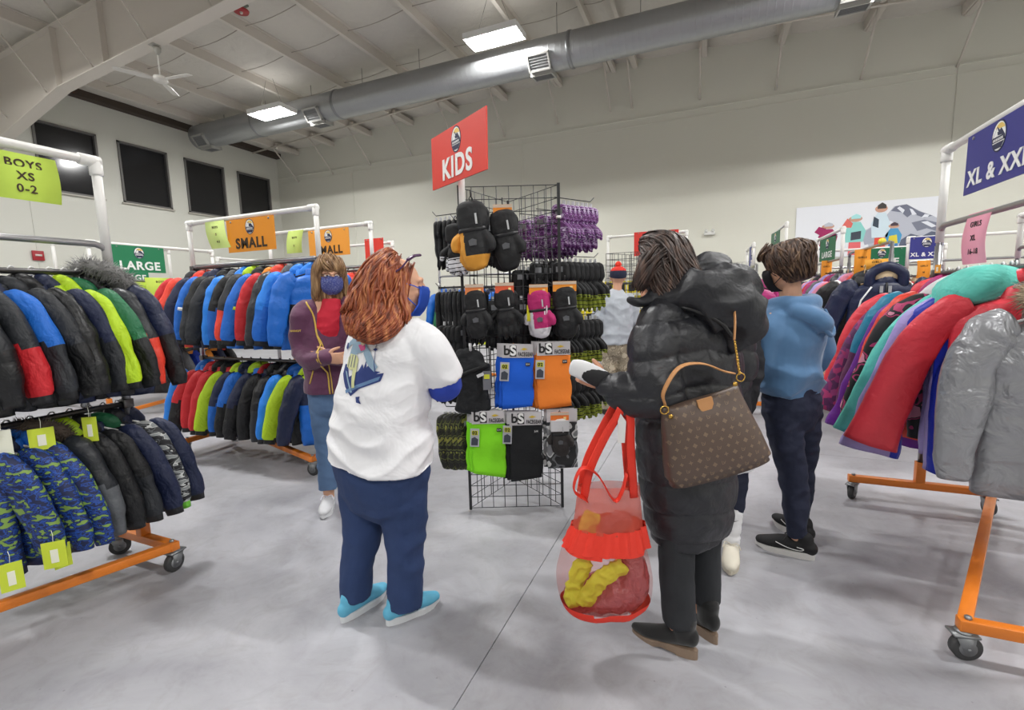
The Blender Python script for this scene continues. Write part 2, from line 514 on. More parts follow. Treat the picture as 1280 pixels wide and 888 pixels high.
for x in (-15.6, -10.7, -3.75, 2.4):
    for ang in (-38, -95):
        c = Vector((x, math.cos(rad(180-ang if False else 0))*0, 0))
        M = Matrix.Translation((x, 0, 0)) @ Matrix.Rotation(rad(ang+90), 4, 'X')
        # register box on the duct, facing down (ang -90) or towards the hall (ang -38)
        bm = NB()
        MM = Matrix.Translation((x, 0, 0)) @ Matrix.Rotation(rad(-(ang+90)), 4, 'X')
        w_, h_ = 0.5, 0.34
        for sx in (-1, 1): box(bm, (sx*w_/2, 0, -DR-0.03), (0.035, h_, 0.1), MM)
        for sy in (-1, 1): box(bm, (0, sy*h_/2, -DR-0.03), (w_+0.035, 0.035, 0.1), MM)
        g = build('duct_register', bm, gr_frame, du, smooth=False)
        bm = NB(); box(bm, (0, 0, -DR-0.02), (w_, h_, 0.04), MM)
        for q in range(6): box(bm, (0, -h_/2+h_*(q+0.5)/6, -DR-0.055), (w_, 0.012, 0.02), MM)
        build('register_louvre', bm, gr_dark, g, smooth=False)
for x in np.arange(-14.8, XR-1, 1.9):
    bm = NB(); tube(bm, [(x, 0, DR-0.01), (x, 0, ceil_z(x)-0.12-DZ)], 0.008, 5); build('hanger_rod', bm, mat('#77736c', 0.5), du)

# high-bay lamps
em = mat('#ffffff', 0.5, emit=28.0)
lamp0 = None
def lamp_label(x, y):
    if (x, y) == (-4.58, 10.3): return 'larger bright white high-bay lamp hung in front of the duct, above the red sign'
    if (x, y) == (-11.74, 10.44): return 'small distant bright white high-bay lamp near the left end of the duct'
    return None
for (x, y) in LAMP_SPOTS:
    lb = lamp_label(x, y)
    lb2 = lb or 'white high-bay lamp hung overhead outside the photograph'
    if True:
        t = empty('high_bay_lamp', lb2, 'ceiling light', (x, y, 6.95 if x == -11.74 else LAMP_Z), 0, 'high-bay lamps under the ceiling')
        bm = NB()
        box(bm, (0, 0, 0.06), (1.3, 0.62, 0.02))
        for q in (-1, 1):
            box(bm, (0, q*0.3, 0.0), (1.3, 0.012, 0.12)); box(bm, (q*0.645, 0, 0.0), (0.012, 0.6, 0.12))
        build('housing', bm, mat('#e8e8e6', 0.5), t, smooth=False)
        bm = NB()
        for k in range(4): tube(bm, [(-0.58, -0.2+0.133*k, 0.034), (0.58, -0.2+0.133*k, 0.034)], 0.013, 8)
        build('light_tube', bm, em, t)
        zz = ceil_z(x)-t.location.z-0.1
        for s in (-0.45, 0.45):
            bm = NB(); tube(bm, [(s, 0, 0.07), (s*0.3, 0, zz)], 0.005, 5); build('cable', bm, mat('#77736c', 0.5), t)
    ld = D.lights.new('high_bay_light', 'AREA'); ld.shape = 'RECTANGLE'; ld.size = 1.15; ld.size_y = 0.12
    ld.energy = LAMP_POWER; ld.spread = LAMP_SPREAD; ld.color = (1.0, 0.995, 0.98)
    # added upward fill light to brighten the roof; the closed housing has no slots
    lu = D.lights.new('added_roof_fill', 'AREA'); lu.shape = 'RECTANGLE'; lu.size = 1.0; lu.size_y = 0.3; lu.energy = LAMP_POWER*0.018; lu.color = (1.0, 0.995, 0.98)
    lq = D.objects.new('added_roof_fill', lu); COL.objects.link(lq); lq.parent = t; lq.location = (0, 0, 0.09); lq.rotation_euler = (PI, 0, 0)
    lo = D.objects.new('high_bay_light', ld); COL.objects.link(lo); lo.parent = t; lo.location = (0, 0, 0.002)

# ceiling fan under the rafter
fan = empty('ceiling_fan', 'white three-bladed ceiling fan hanging below the big roof beam', 'ceiling fan', (-10.15, 6.42, 5.93))
wh = mat('#d9d6cf', 0.4)
bm = NB(); tube(bm, [(0, 0, 0.05), (0, 0, 0.62)], 0.014, 8); build('downrod', bm, wh, fan)
bm = NB(); tube(bm, [(0, 0, 0.6), (0, 0, 0.54), (0, 0, 0.46)], [0.07, 0.065, 0.02], 16); box(bm, (0, -0.05, 0.63), (0.16, 0.14, 0.03)); build('mounting_canopy', bm, mat('#a9a79f', 0.5), fan)
bm = NB(); tube(bm, [(0, 0, 0.08), (0, 0, 0.05), (0, 0, -0.02), (0, 0, -0.06)], [0.04, 0.12, 0.13, 0.05], 20); build('motor', bm, wh, fan)
for k in range(3):
    a = rad(8+120*k)
    bm = NB(); M = Matrix.Rotation(a, 4, 'Z') @ Matrix.Rotation(rad(9), 4, 'X')
    bmq = [(0.12, -0.03), (0.3, -0.065), (0.72, -0.06), (0.74, 0.06), (0.3, 0.07), (0.12, 0.03)]
    prism(bm, bmq, -0.004, 0.004, 'z'); bmesh.ops.transform(bm, matrix=M, verts=bm.verts)
    build('blade', bm, wh, fan, smooth=False)
hn = empty('alarm_bell', 'round red alarm bell fixed under the big roof beam', 'alarm', (-8.33, 6.9, 6.98))
bm = NB(); tube(bm, [(0, 0, 0.0), (0, 0, 0.03), (0, 0, 0.06)], [0.13, 0.14, 0.09], 20); build('bell_dome', bm, mat('#a8282c', 0.4), hn)
bm = NB(); tube(bm, [(0, 0, -0.03), (0, 0, 0.01)], [0.02, 0.035], 12); build('striker', bm, wh, hn)
bm = NB(); box(bm, (0, -0.12, 0.16), (0.12, 0.5, 0.03)); tube(bm, [(0, 0, 0.05), (0, 0, 0.16)], 0.02, 8); box(bm, (0, -0.36, 0.05), (0.1, 0.02, 0.28)); build('mounting_bracket', bm, mat('#6e776a', 0.6), hn)

# wall bits
t = empty('emergency_light', 'small white emergency light box high on the back wall', 'emergency light', (0.0, YB-0.05, 3.15))
bm = NB(); box(bm, (0, 0, 0), (0.3, 0.09, 0.1), bev=0.02); build('housing', bm, mat('#e8e8e4', 0.4), t)
for s in (-1, 1):
    bm = NB(); tube(bm, [(s*0.09, -0.03, 0.05), (s*0.09, -0.08, 0.07)], [0.03, 0.045], 12); build('lamp_head', bm, mat('#dededa', 0.4), t)
t = empty('fire_alarm_box', 'small red fire alarm pull box on the left wall', 'alarm', (XL+0.03, 6.89, 2.91))
bm = NB(); box(bm, (0, 0, 0), (0.06, 0.24, 0.26), bev=0.01); build('alarm_case', bm, mat('#a3222c', 0.4), t)
bm = NB(); box(bm, (0.035, 0, 0.01), (0.02, 0.14, 0.05)); build('pull_handle', bm, mat('#ded6d0', 0.4), t)
# ---------------------------------------------------------------- signs
ink_navy = mat('#1d2348', 0.5); ink_white = mat('#f2f2f0', 0.5); ink_dark = mat('#3a2712', 0.6); ink_black = mat('#1a1a1c', 0.6)
ink_sky = mat('#e8c66a', 0.5); ink_grey = mat('#8b90a8', 0.5)
def ellipse(cx, cz, rx, rz, n=28, a0=0, a1=360):
    return [(cx+rx*math.cos(rad(a0+(a1-a0)*i/n)), cz+rz*math.sin(rad(a0+(a1-a0)*i/n))) for i in range(n if a1-a0 == 360 else n+1)]
def logo(parent, cx, cz, r, y=-0.004, side=1):
    """oval mountain emblem: dark ring, pale sky, dark slope with a white peak, lettered band"""
    def pr(name, poly, d, m):
        bm = NB(); prism(bm, poly, y-d*side, y, 'y'); return build(name, bm, m, parent, smooth=False)
    e = pr('emblem', ellipse(cx, cz, r, r*1.22), 0.001, ink_navy)
    pr('emblem_sky', ellipse(cx, cz, r*0.9, r*1.1), 0.0018, ink_white)
    pr('emblem_sky', ellipse(cx+0.1*r, cz+0.25*r, r*0.72, r*0.72, 20, 20, 150), 0.0024, ink_sky)
    pr('emblem_mountain', [(cx-.86*r, cz-.1*r), (cx-.25*r, cz+.75*r), (cx+.1*r, cz+.42*r), (cx+.3*r, cz+.55*r), (cx+.87*r, cz-.1*r)], 0.003, ink_navy)
    pr('emblem_snow', [(cx-.72*r, cz-.02*r), (cx-.25*r, cz+.66*r), (cx-.02*r, cz+.3*r), (cx-.2*r, cz+.34*r), (cx-.1*r, cz+.05*r), (cx+.55*r, cz-.02*r)], 0.0036, ink_white)
    pr('emblem_band', [(cx-.86*r, cz-.42*r), (cx-.86*r, cz-.1*r), (cx+.86*r, cz-.1*r), (cx+.86*r, cz-.42*r)], 0.0036, ink_navy)
    for k in range(7):
        a = cx-.66*r+k*.2*r
        pr('emblem_letter', [(a, cz-.36*r), (a, cz-.16*r), (a+.12*r, cz-.16*r), (a+.12*r, cz-.36*r)], 0.0042, ink_white)
    pr('emblem_foot', [(cx-.78*r, cz-.52*r), (cx+.78*r, cz-.52*r), (cx+.45*r, cz-.95*r), (cx-.45*r, cz-.95*r)], 0.0036, ink_navy)
    return e
def sign(name, label, w, h, colr, loc, rz, words, ink, size, group=None, emb=0.13, sx=1.0, thick=0.006, wz=None, curl=0.0, skew=0.0, grommets=True, both=False):
    t = empty(name, label, 'sign', loc, rz, group)
    bm = NB(); box(bm, (0, 0, 0), (w, thick, h))
    if skew:
        for v in bm.verts: v.co.x += skew*(h/2-v.co.z)/h
    build('sign_board', bm, mat(colr, 0.45), t, smooth=False)
    sides = [1, -1] if both else [1]
    for sd in sides:
        if emb: logo(t, 0, h*0.24, h*emb, -thick/2*sd-0.0005*sd, sd)
        zz = wz if wz is not None else -h*0.25
        if words: o = text(words, size, ink, t, (0, -(thick/2+0.002)*sd, zz), 0 if sd == 1 else PI, bold=size*0.03, sx=sx)
    if grommets:
        for s in (-1, 1):
            bm = NB(); tube(bm, [(s*w*0.4, -thick/2-0.004, h/2-0.02), (s*w*0.4, thick/2+0.004, h/2-0.02)], 0.009, 10); build('grommet', bm, steel(), t)
    return t
def card(label, w, h, colr, loc, rz, lines, size, tilt=0.0, group='paper size cards on the racks', curl=0.02, ink=None):
    """limp coloured paper card with printed lines"""
    t = empty('size_card', label, 'sign', loc, rz, group)
    bm = NB(); n = 8
    def yy(z): return -curl*math.sin((h/2-z)/h*PI*0.9)
    for side in (0, 1):
        pass
    V = [[[bm.verts.new((sx*w/2+tilt*(h/2-z)/h, yy(z)+dy, z)) for sx in (-1, 1)] for dy in (-0.0008, 0.0008)] for z in [h/2-h*i/n for i in range(n+1)]]
    for i in range(n):
        a, b = V[i], V[i+1]
        bm.faces.new((a[0][0], a[0][1], b[0][1], b[0][0])); bm.faces.new((a[1][1], a[1][0], b[1][0], b[1][1]))
        bm.faces.new((a[0][0], b[0][0], b[1][0], a[1][0])); bm.faces.new((a[0][1], a[1][1], b[1][1], b[0][1]))
    build('card', bm, mat(colr, 0.7), t)
    for k, l in enumerate(lines):
        z = h/2-h*(k+0.9)/(len(lines)+0.8)
        text(l, size, ink or ink_dark, t, (tilt*(h/2-z)/h, yy(z)-0.0025, z), bold=size*0.02, ext=0.0006)
    return t

# ---------------------------------------------------------------- Z racks
orange = mat('#d9781c', 0.45, coat=0.3, vary=0.06); chrome = steel('#a8a8aa', 0.28); chrome_d = steel('#6c6a6a', 0.35)
rubber = mat('#3a3a3b', 0.6); hubm = mat('#8e9092', 0.4, 0.6); pvc = mat('#e9e8e4', 0.35)
def castor(t, x, y, a):
    o = D.objects.new('castor', None); o.empty_display_size = 0.05; COL.objects.link(o); o.parent = t; o.location = (x, y, 0); o.rotation_euler = (0, 0, a)
    bm = NB(); tube(bm, [(0, -0.016, 0.052), (0, -0.012, 0.052), (0, 0.012, 0.052), (0, 0.016, 0.052)], [0.046, 0.052, 0.052, 0.046], 24)
    build('castor_wheel', bm, rubber, o)
    bm = NB(); tube(bm, [(0, -0.019, 0.052), (0, 0.019, 0.052)], 0.03, 16); tube(bm, [(0, -0.026, 0.052), (0, 0.026, 0.052)], 0.007, 8); build('castor_hub', bm, hubm, o)
    bm = NB()
    for s in (-1, 1): prism(bm, [(-0.018, 0.04), (0.018, 0.04), (0.045, 0.105), (-0.02, 0.105)], s*0.022-0.002, s*0.022+0.002)
    box(bm, (0.012, 0, 0.108), (0.085, 0.06, 0.008)); tube(bm, [(0.012, 0, 0.11), (0.012, 0, 0.122)], 0.028, 14)
    build('castor_fork', bm, hubm, o)
def zrack(name, label, x0, y0, length, axis, top=1.78, rails=((0, 1.64), (0, 0.95)), wide=0.56, ends=(1, 1), pvc_top=None, zflip=1, group='rolling Z racks', pvc_only=None, thin=False):
    """rack whose rails run along local x from 0 to length; origin at the floor below the first upright"""
    t = empty(name, label, 'clothes rack', (x0, y0, 0), 0 if axis == 'x' else PI/2, group)
    hz = 0.145
    for k, x in enumerate((0, length)):
        bm = NB()
        box(bm, (x, 0, hz), (0.045, wide, 0.045), bev=0.003)
        tube(bm, [(x, 0, hz+0.02), (x, 0, hz+0.16)], 0.024, 12)
        box(bm, (x, 0, hz+0.09), (0.05, 0.05, 0.14), bev=0.003)
        build('end_bar', bm, orange, t)
        bm = NB(); tube(bm, [(x, 0, hz+0.1), (x, 0, top)], 0.0165, 14); build('upright', bm, chrome, t)
        bm = NB(); tube(bm, [(x, 0, hz+0.5), (x, 0, top-0.12)], 0.021, 14)
        build('upright_sleeve', bm, chrome, t)
        for s in (-1, 1):
            castor(t, x, s*(wide/2-0.03), rad(30+50*k+70*s))
            bm = NB(); tube(bm, [(x, s*(wide/2-0.03), hz+0.02), (x, s*(wide/2-0.03), hz+0.034)], 0.012, 6); build('bolt', bm, hubm, t)
    bm = NB()
    a = Vector((0.0, zflip*(wide/2-0.02), hz)); b = Vector((length, -zflip*(wide/2-0.02), hz))
    d = b-a; M = Matrix.Translation((a+b)/2) @ Matrix.Rotation(math.atan2(d.y, d.x), 4, 'Z')
    box(bm, (0, 0, 0.001), (d.length, 0.045, 0.044), M, bev=0.003); build('diagonal_bar', bm, orange, t)
    bm = NB(); r_ = 0.0165
    tube(bm, [(-0.0, 0, top-0.05), (0.012, 0, top-0.015), (0.05, 0, top), (length-0.05, 0, top), (length-0.012, 0, top-0.015), (length, 0, top-0.05)], r_, 12); build('top_bar', bm, chrome, t)
    for yy, z in rails:
        bm = NB(); tube(bm, [(0, yy, z), (length, yy, z)], 0.0145, 12)
        for x in (0, length): box(bm, (x, yy, z), (0.05, 0.05, 0.05), bev=0.006)
        build('hanging_rail', bm, chrome_d, t)
    if pvc_top:
        w = 0.0215
        px = pvc_only or (0, length)
        P = [(px[0], 0, top-0.02), (px[0], 0, pvc_top-0.03)]
        for x in px:
            bm = NB(); tube(bm, [(x, 0, top-0.1), (x, 0, pvc_top)], w, 14)
            tube(bm, [(x, 0, pvc_top-0.07), (x, 0, pvc_top-0.06), (x, 0, pvc_top+0.012)], w+0.007, 14)
            build('sign_post', bm, pvc, t)
        bm = NB(); tube(bm, [(px[0], 0, pvc_top), (px[1], 0, pvc_top)], w, 14)
        for x, s in ((px[0], 1), (px[1], -1)): tube(bm, [(x-0.018*s, 0, pvc_top), (x+0.07*s, 0, pvc_top)], w+0.007, 14); ball(bm, (x, 0, pvc_top), w+0.008, seg=12)
        build('sign_crossbar', bm, pvc, t)
    return t

# ---------------------------------------------------------------- jackets
# local frame: origin on the rail, +x towards the aisle that sees it, y along the rail, z up
def jdisp(bm, amp, s, seed, st=(1, 1, 1)):
    bm.normal_update()
    for v in bm.verts:
        c = v.co
        d = amp*1.6*noise.noise((c.x*s*0.55*st[0]+seed, c.y*s*0.55*st[1], c.z*s*0.55*st[2]+seed)) + amp*0.5*noise.noise((c.x*s*1.7, c.y*s*1.7+seed, c.z*s*1.7))
        v.co += v.normal*d
def jacket_parts(style, seed, w=0.20, L=0.56, Ls=0.50, splay=0.10, flare=False):
    """returns dict name -> bmesh. style: shell or puffer"""
    rnd = random.Random(seed)
    out = {}
    pf = style == 'puffer'
    # body
    bm = NB()
    rows = []
    N = 26
    for i in range(N+1):
        t = i/N
        z = -0.115-(L)*t
        if t < 0.12: hw = 0.07+(w-0.07)*(t/0.12)**0.6; ty = 0.035+0.01*t/0.12
        else: hw = w*(1+0.06*t); ty = 0.042+0.016*t
        if pf: ty *= 1.25; ty += 0.009*abs(math.sin(t*PI*6)); hw += 0.006*abs(math.sin(t*PI*6))
        if t > 0.96: ty *= 0.9; hw *= 0.98
        rows.append(((0.0, 0.0, z), (hw, ty)))
    rings = tube(bm, [r[0] for r in rows], [r[1] for r in rows], 30, 0, True, (1, 0, 0), 2.6)
    for f in bm.faces:
        zc = f.calc_center_median().z
        f.material_index = 0 if zc > -0.115-L*0.38 else (1 if zc > -0.115-L*0.94 else 2)
    jdisp(bm, 0.006, 9, seed)
    for v in bm.verts:      # hem wave
        t = max(0, (-v.co.z-0.3)/L); v.co.y += 0.02*t*math.sin(v.co.x*19+seed); v.co.z += 0.008*t*math.sin(v.co.x*23+seed*2)
    out['body'] = bm
    # sleeves
    for s in (1, -1):
        bm = NB()
        j = rnd.uniform(-0.012, 0.012)
        ctrl = [((w-0.05)*s, 0, -0.135), ((w+0.0)*s, 0, -0.165), ((w+0.045+splay*0.2)*s, j, -0.28), ((w+0.06+splay*0.7)*s, j*2, -0.13-Ls*0.72), ((w+0.055+splay)*s, j*2.5, -0.13-Ls)]
        radii = [(0.045, 0.03), (0.074, 0.04), (0.076, 0.038), (0.068, 0.033), (0.052, 0.026)] if not pf else [(0.045, 0.03), (0.068, 0.042), (0.066, 0.042), (0.058, 0.038), (0.042, 0.028)]
        if flare: radii = [(0.045, 0.03), (0.066, 0.036), (0.074, 0.034), (0.086, 0.03), (0.100, 0.026)]
        data = spline([tuple(p)+q for p, q in zip(ctrl, radii)], 30)
        P = []; Q = []
        for i, v in enumerate(data):
            t = i/29; g = 1.0
            if pf: g = 1.04+0.09*abs(math.sin(t*PI*6))
            elif t > 0.93 and not flare: g = 0.86
            P.append(tuple(v[:3])); Q.append((v[3]*g, v[4]*g))
        tube(bm, P, Q, 16, 0, True, (1, 0, 0), 2.3)
        for f in bm.faces:
            zc = f.calc_center_median().z
            f.material_index = 0 if zc > -0.13-Ls*0.45 else (1 if zc > -0.13-Ls*0.92 else 2)
        jdisp(bm, 0.007, 11, seed+s*3.3, (1, 1, 1.4))
        out['sleeve' if s == 1 else 'sleeve_far'] = bm
    # hood: slack bag behind the collar
    bm = NB()
    data = spline([(0, 0.03, -0.17, 0.075, 0.02), (0, 0.052, -0.13, 0.10, 0.042), (0, 0.045, -0.085, 0.095, 0.05), (0, 0.02, -0.05, 0.07, 0.042), (0, 0.0, -0.04, 0.035, 0.02)], 14)
    tube(bm, [tuple(v[:3]) for v in data], [(v[3], v[4]) for v in data], 18, 0, True, (1, 0, 0))
    jdisp(bm, 0.012, 13, seed+9)
    out['hood'] = bm
    bm = NB()
    data = [(0, 0.0, -0.15), (0, -0.004, -0.115), (0, -0.008, -0.075), (0, -0.008, -0.07)]
    tube(bm, data, [(0.085, 0.045), (0.072, 0.04), (0.062, 0.036), (0.05, 0.026)], 18, 0, True, (1, 0, 0))
    jdisp(bm, 0.004, 13, seed+19)
    out['collar'] = bm
    # zip down the front (-y side)
    bm = NB()
    P = [(0.0, -0.047-0.014*t-(0.012 if pf else 0.0), -0.12-L*0.95*t) for t in np.linspace(0, 1, 12)]
    tube(bm, P, [(0.007, 0.006)]*12, 6, 0, True, (1, 0, 0)); out['zip'] = bm
    # hanger
    bm = NB()
    P = [(0, 0.0, -0.09), (0, 0, -0.035), (0.0, 0.012, -0.01), (0.0, 0.02, 0.006), (0, 0.012, 0.02), (0, -0.004, 0.023), (0, -0.017, 0.014), (0, -0.019, 0.002)]
    tube(bm, P, 0.0035, 6, ref=None)
    tube(bm, [(-0.15, 0, -0.13), (-0.03, 0, -0.095), (0, 0, -0.085), (0.03, 0, -0.095), (0.15, 0, -0.13)], (0.006), 6)
    out['hanger'] = bm
    return out
JC = 0
def make_jacket(style, seed, **k):
    parts = jacket_parts(style, seed, **k)
    root = empty('jacket', 'x', 'jacket', (0, 0, 0))
    dm = nylon('#222428')
    for nm, bm in parts.items():
        nmats = 3 if nm in ('body', 'sleeve', 'sleeve_far') else 1
        build('sleeve' if nm == 'sleeve_far' else nm, bm, [dm]*nmats, root)
    return root
PROTO = {('shell', i): make_jacket('shell', 3.1+i*2.7, splay=0.08+0.02*i) for i in range(3)}
PROTO.update({('puffer', i): make_jacket('puffer', 13.1+i*2.7, splay=0.07+0.03*i) for i in range(2)})
PROTO[('long', 0)] = make_jacket('puffer', 41.3, L=0.66, Ls=0.6, w=0.22, splay=0.12)
PROTO[('long', 1)] = make_jacket('shell', 47.3, L=0.64, Ls=0.58, w=0.22, splay=0.16)
def place_jacket(style, var, loc, rz, cols, label, group, scale=1.0, hanger='#1b1b1c', tilt=0.0, hood=True, zipc=None):
    """cols: (upper, lower, sleeve upper, sleeve lower, hood)"""
    M_ = puff if style != 'shell' else nylon
    up, lo, su, sl, ho = cols
    mt = {'body': [M_(up), M_(lo), M_(lo)], 'sleeve': [M_(su), M_(sl), M_('#1a1b1e') if style == 'shell' else M_(sl)], 'hood': [M_(ho)], 'collar': [M_(up)],
          'zip': [mat(zipc or '#202124', 0.5)], 'hanger': [mat(hanger, 0.4)]}
    r = dup(PROTO[(style, var)], loc, rz, label, group, mt)
    r.rotation_euler[1] = tilt
    r.scale = (scale,)*3
    if not hood:
        for ch in list(r.children):
            if ch.name.split('.')[0] == 'hood': D.objects.remove(ch)
    return r
PROTO[('flare', 0)] = make_jacket('shell', 53.3, L=0.68, Ls=0.62, w=0.2, splay=0.17, flare=True)
PROTO[('flare', 1)] = make_jacket('shell', 57.3, L=0.72, Ls=0.66, w=0.2, splay=0.14, flare=True)
PROTO[('coat', 0)] = make_jacket('puffer', 61.3, L=0.60, Ls=0.54, w=0.21, splay=0.02)
# colour words
K = {'black': '#111215', 'charcoal': '#24272c', 'grey': '#5c5f63', 'white': '#e4e4e6', 'navy': '#162040', 'royal': '#1d3fae', 'blue': '#1668c8', 'sky': '#1f7fe0',
     'red': '#c8222b', 'orangered': '#e2402c', 'orange': '#e8902a', 'lime': '#b6d91f', 'green': '#1f6b45', 'teal': '#1a7fa0', 'aqua': '#63cfc0', 'purple': '#6c1f96',
     'magenta': '#a8286e', 'plum': '#5b2350', 'lavender': '#a99ad6', 'coral': '#de3a48', 'pink': '#d98aa5', 'silver': '#8f9094', 'cobalt': '#1c2fb0', 'tan': '#b59b7c', 'yellow': '#d9d32a'}
def cc(s):
    a = s.split()
    a = [K[q] for q in a]
    if len(a) == 1: a = a*5
    if len(a) == 2: a = [a[0], a[1], a[0], a[1], a[0]]
    if len(a) == 3: a = [a[0], a[1], a[0], a[1], a[2]]
    if len(a) == 4: a = a+[a[0]]
    return tuple(a)
rj = random.Random(5)
def fill(rows, start, step, rz, where, group, splay=0.0, scale=1.0, jit=0.05, hanger='#1b1b1c'):
    """rows: list of (style, variant, colours, description); the label adds the place"""
    for i, (st, va, co, desc) in enumerate(rows):
        p = Vector(start)+Vector(step)*i
        place_jacket(st, va, p, rz+rj.uniform(-jit, jit), cc(co), desc+' '+where, group, scale, hanger)

# --- left front rack (two rails), runs in depth
R1 = zrack('z_rack', 'orange-based rolling rack in the left foreground under the yellow-green BOYS XS card', -2.93, -0.10, 1.58, 'y', 1.78, ((0, 1.63), (0, 0.93)), 0.56, pvc_top=2.2, zflip=1)
up1 = [('puffer', 0, 'charcoal black', 'dark grey puffer jacket at the left picture edge'),
       ('shell', 0, 'royal black charcoal red charcoal', 'black jacket with red bars on its sleeve'),
       ('shell', 1, 'blue charcoal blue charcoal navy', 'bright blue jacket with dark grey lower sleeve'),
       ('shell', 2, 'charcoal black charcoal', 'charcoal shell jacket right of the bright blue one'),
       ('puffer', 1, 'black', 'smooth black quilted jacket left of the navy sleeve'),
       ('shell', 0, 'navy navy navy charcoal navy', 'navy jacket left of the neon yellow sleeve'),
       ('shell', 1, 'lime black lime lime lime', 'neon yellow-green jacket between navy and dark green ones'),
       ('shell', 2, 'green navy green black green', 'dark green jacket beside the neon yellow one'),
       ('puffer', 0, 'charcoal black charcoal orangered black', 'puffer jacket with bright red sleeve and charcoal shoulder')]
y = 0.86
spots = [0.80, 0.88, 0.96, 1.03, 1.10, 1.17, 1.235, 1.29, 1.345]
for (st, va, co, desc), yy in zip(up1, spots):
    place_jacket(st, va, (-2.93, yy, 1.63), rad(24)+rj.uniform(-.05, .05), cc(co), desc+', left front rack', 'jackets on the upper rail of the left front rack', 0.93, '#d8d8d6')
parka = place_jacket('long', 0, (-2.93, 1.42, 1.64), rad(30), cc('navy navy navy black charcoal'), 'big navy and black parka with grey fur hood hanging at the rack end', 'jackets on the upper rail of the left front rack', 0.84, '#d8d8d6')
def fur(parent, pts, r, hair, m, seed=1, n=1500, name='fur_trim'):
    rnd = random.Random(seed)
    bm = NB(); fr = frames(spline(pts, 24)); 
    tube(bm, [tuple(f[0]) for f in fr], r, 12)
    for i in range(n):
        p, x, y_, t = fr[rnd.randrange(len(fr))]
        a = rnd.uniform(0, 2*PI); d = (x*math.cos(a)+y_*math.sin(a)+t*rnd.uniform(-.5, .5)).normalized()
        b = p+d*r*0.9+t*rnd.uniform(-0.01, 0.01); L_ = hair*rnd.uniform(0.5, 1.2)
        e = b+d*L_+Vector((rnd.uniform(-1, 1), rnd.uniform(-1, 1), -0.6+rnd.uniform(-1, 1)))*L_*0.4
        s = d.orthogonal()*0.0022; s2 = d.cross(s).normalized()*0.0022
        v = [bm.verts.new(b+s), bm.verts.new(b-s*0.5+s2), bm.verts.new(b-s*0.5-s2), bm.verts.new(e)]
        for q in ((0, 1, 3), (1, 2, 3), (2, 0, 3)): bm.faces.new([v[k] for k in q])
    return build(name, bm, m, parent)
furm = mat('#8c8b8a', 0.9, vary=0.5)
fur(parka, [(0.0, 0.06, -0.2), (0.13, 0.04, -0.15), (0.15, 0.01, -0.06), (0.08, -0.02, 0.0), (-0.03, -0.03, 0.03), (-0.12, -0.0, -0.03), (-0.12, 0.04, -0.12)], 0.038, 0.05, furm, 4, 2600)
lo1 = [('shell', 0, 'navy royal navy royal blue', 'navy and blue patterned jacket at the picture edge'),
       ('shell', 1, 'navy royal blue navy', 'navy jacket with light blue and lime sleeve patches'),
       ('shell', 2, 'blue navy sky navy blue', 'bright blue patterned jacket'),
       ('puffer', 0, 'charcoal grey charcoal grey charcoal', 'charcoal quilted jacket with brown fur hood'),
       ('shell', 0, 'lime lime black black lime', 'lime green jacket with black sleeves'),
       ('shell', 1, 'black charcoal black', 'plain black jacket'),
       ('shell', 2, 'navy navy navy navy green', 'plain dark navy jacket left of the camouflage one')]
for (st, va, co, desc), yy in zip(lo1, [0.84, 0.93, 1.01, 1.09, 1.17, 1.24, 1.32]):
    o = place_jacket(st, va, (-2.95, yy, 0.93), rad(26)+rj.uniform(-.05, .05), cc(co), desc+', lower rail of left front rack', 'jackets on the lower rail of the left front rack', 0.95, '#d8d8d6')
    if 'fur' in desc: fur(o, [(0.0, 0.07, -0.16), (0.12, 0.04, -0.12), (0.12, 0.0, -0.05), (0.0, -0.03, -0.02), (-0.1, 0.02, -0.06)], 0.03, 0.035, mat('#5d5148', 0.9, vary=0.5), 7, 1300)
camo = place_jacket('shell', 0, (-2.95, 1.38, 0.93), rad(30), cc('charcoal'), 'black, grey and white camouflage jacket with lime cuff on the lower rail', 'jackets on the lower rail of the left front rack', 0.95, '#d8d8d6')
def pattern_mat(name, cols, scale, kind='noise', rough=0.55, st=(1, 1, 1), const=True):
    m = D.materials.new(name); m.use_nodes = True; nt = m.node_tree; L_ = nt.links
    b = nt.nodes['Principled BSDF']; b.inputs['Roughness'].default_value = rough
    tc = nt.nodes.new('ShaderNodeTexCoord'); mp = nt.nodes.new('ShaderNodeMapping'); mp.inputs['Scale'].default_value = st
    n = nt.nodes.new('ShaderNodeTexNoise' if kind == 'noise' else 'ShaderNodeTexVoronoi'); n.inputs['Scale'].default_value = scale
    if kind == 'noise': n.inputs['Detail'].default_value = 1.5
    r = nt.nodes.new('ShaderNodeValToRGB'); r.color_ramp.interpolation = 'CONSTANT' if const else 'LINEAR'
    e = r.color_ramp.elements
    while len(e) < len(cols): e.new(0.5)
    lo_, hi_ = (0.38, 0.62) if kind == 'noise' else (0.0, 1.0)
    for i, c in enumerate(cols):
        e[i].position = 0 if i == 0 else lo_+(hi_-lo_)*i/len(cols); e[i].color = lin(c)
    L_.new(tc.outputs['Object'], mp.inputs[0]); L_.new(mp.outputs[0], n.inputs['Vector'])
    L_.new(n.outputs['Color'] if kind != 'noise' else n.outputs[0], r.inputs[0]); L_.new(r.outputs[0], b.inputs['Base Color'])
    return m
camo_m = pattern_mat('winter_camouflage', ['#15161a', '#55585c', '#15161a', '#c8cac8', '#8b9090'], 14, st=(1, 1, 2.6))
setmats(camo, {'body': [camo_m]*3, 'sleeve': [camo_m, camo_m, nylon('#6fc53a')]})
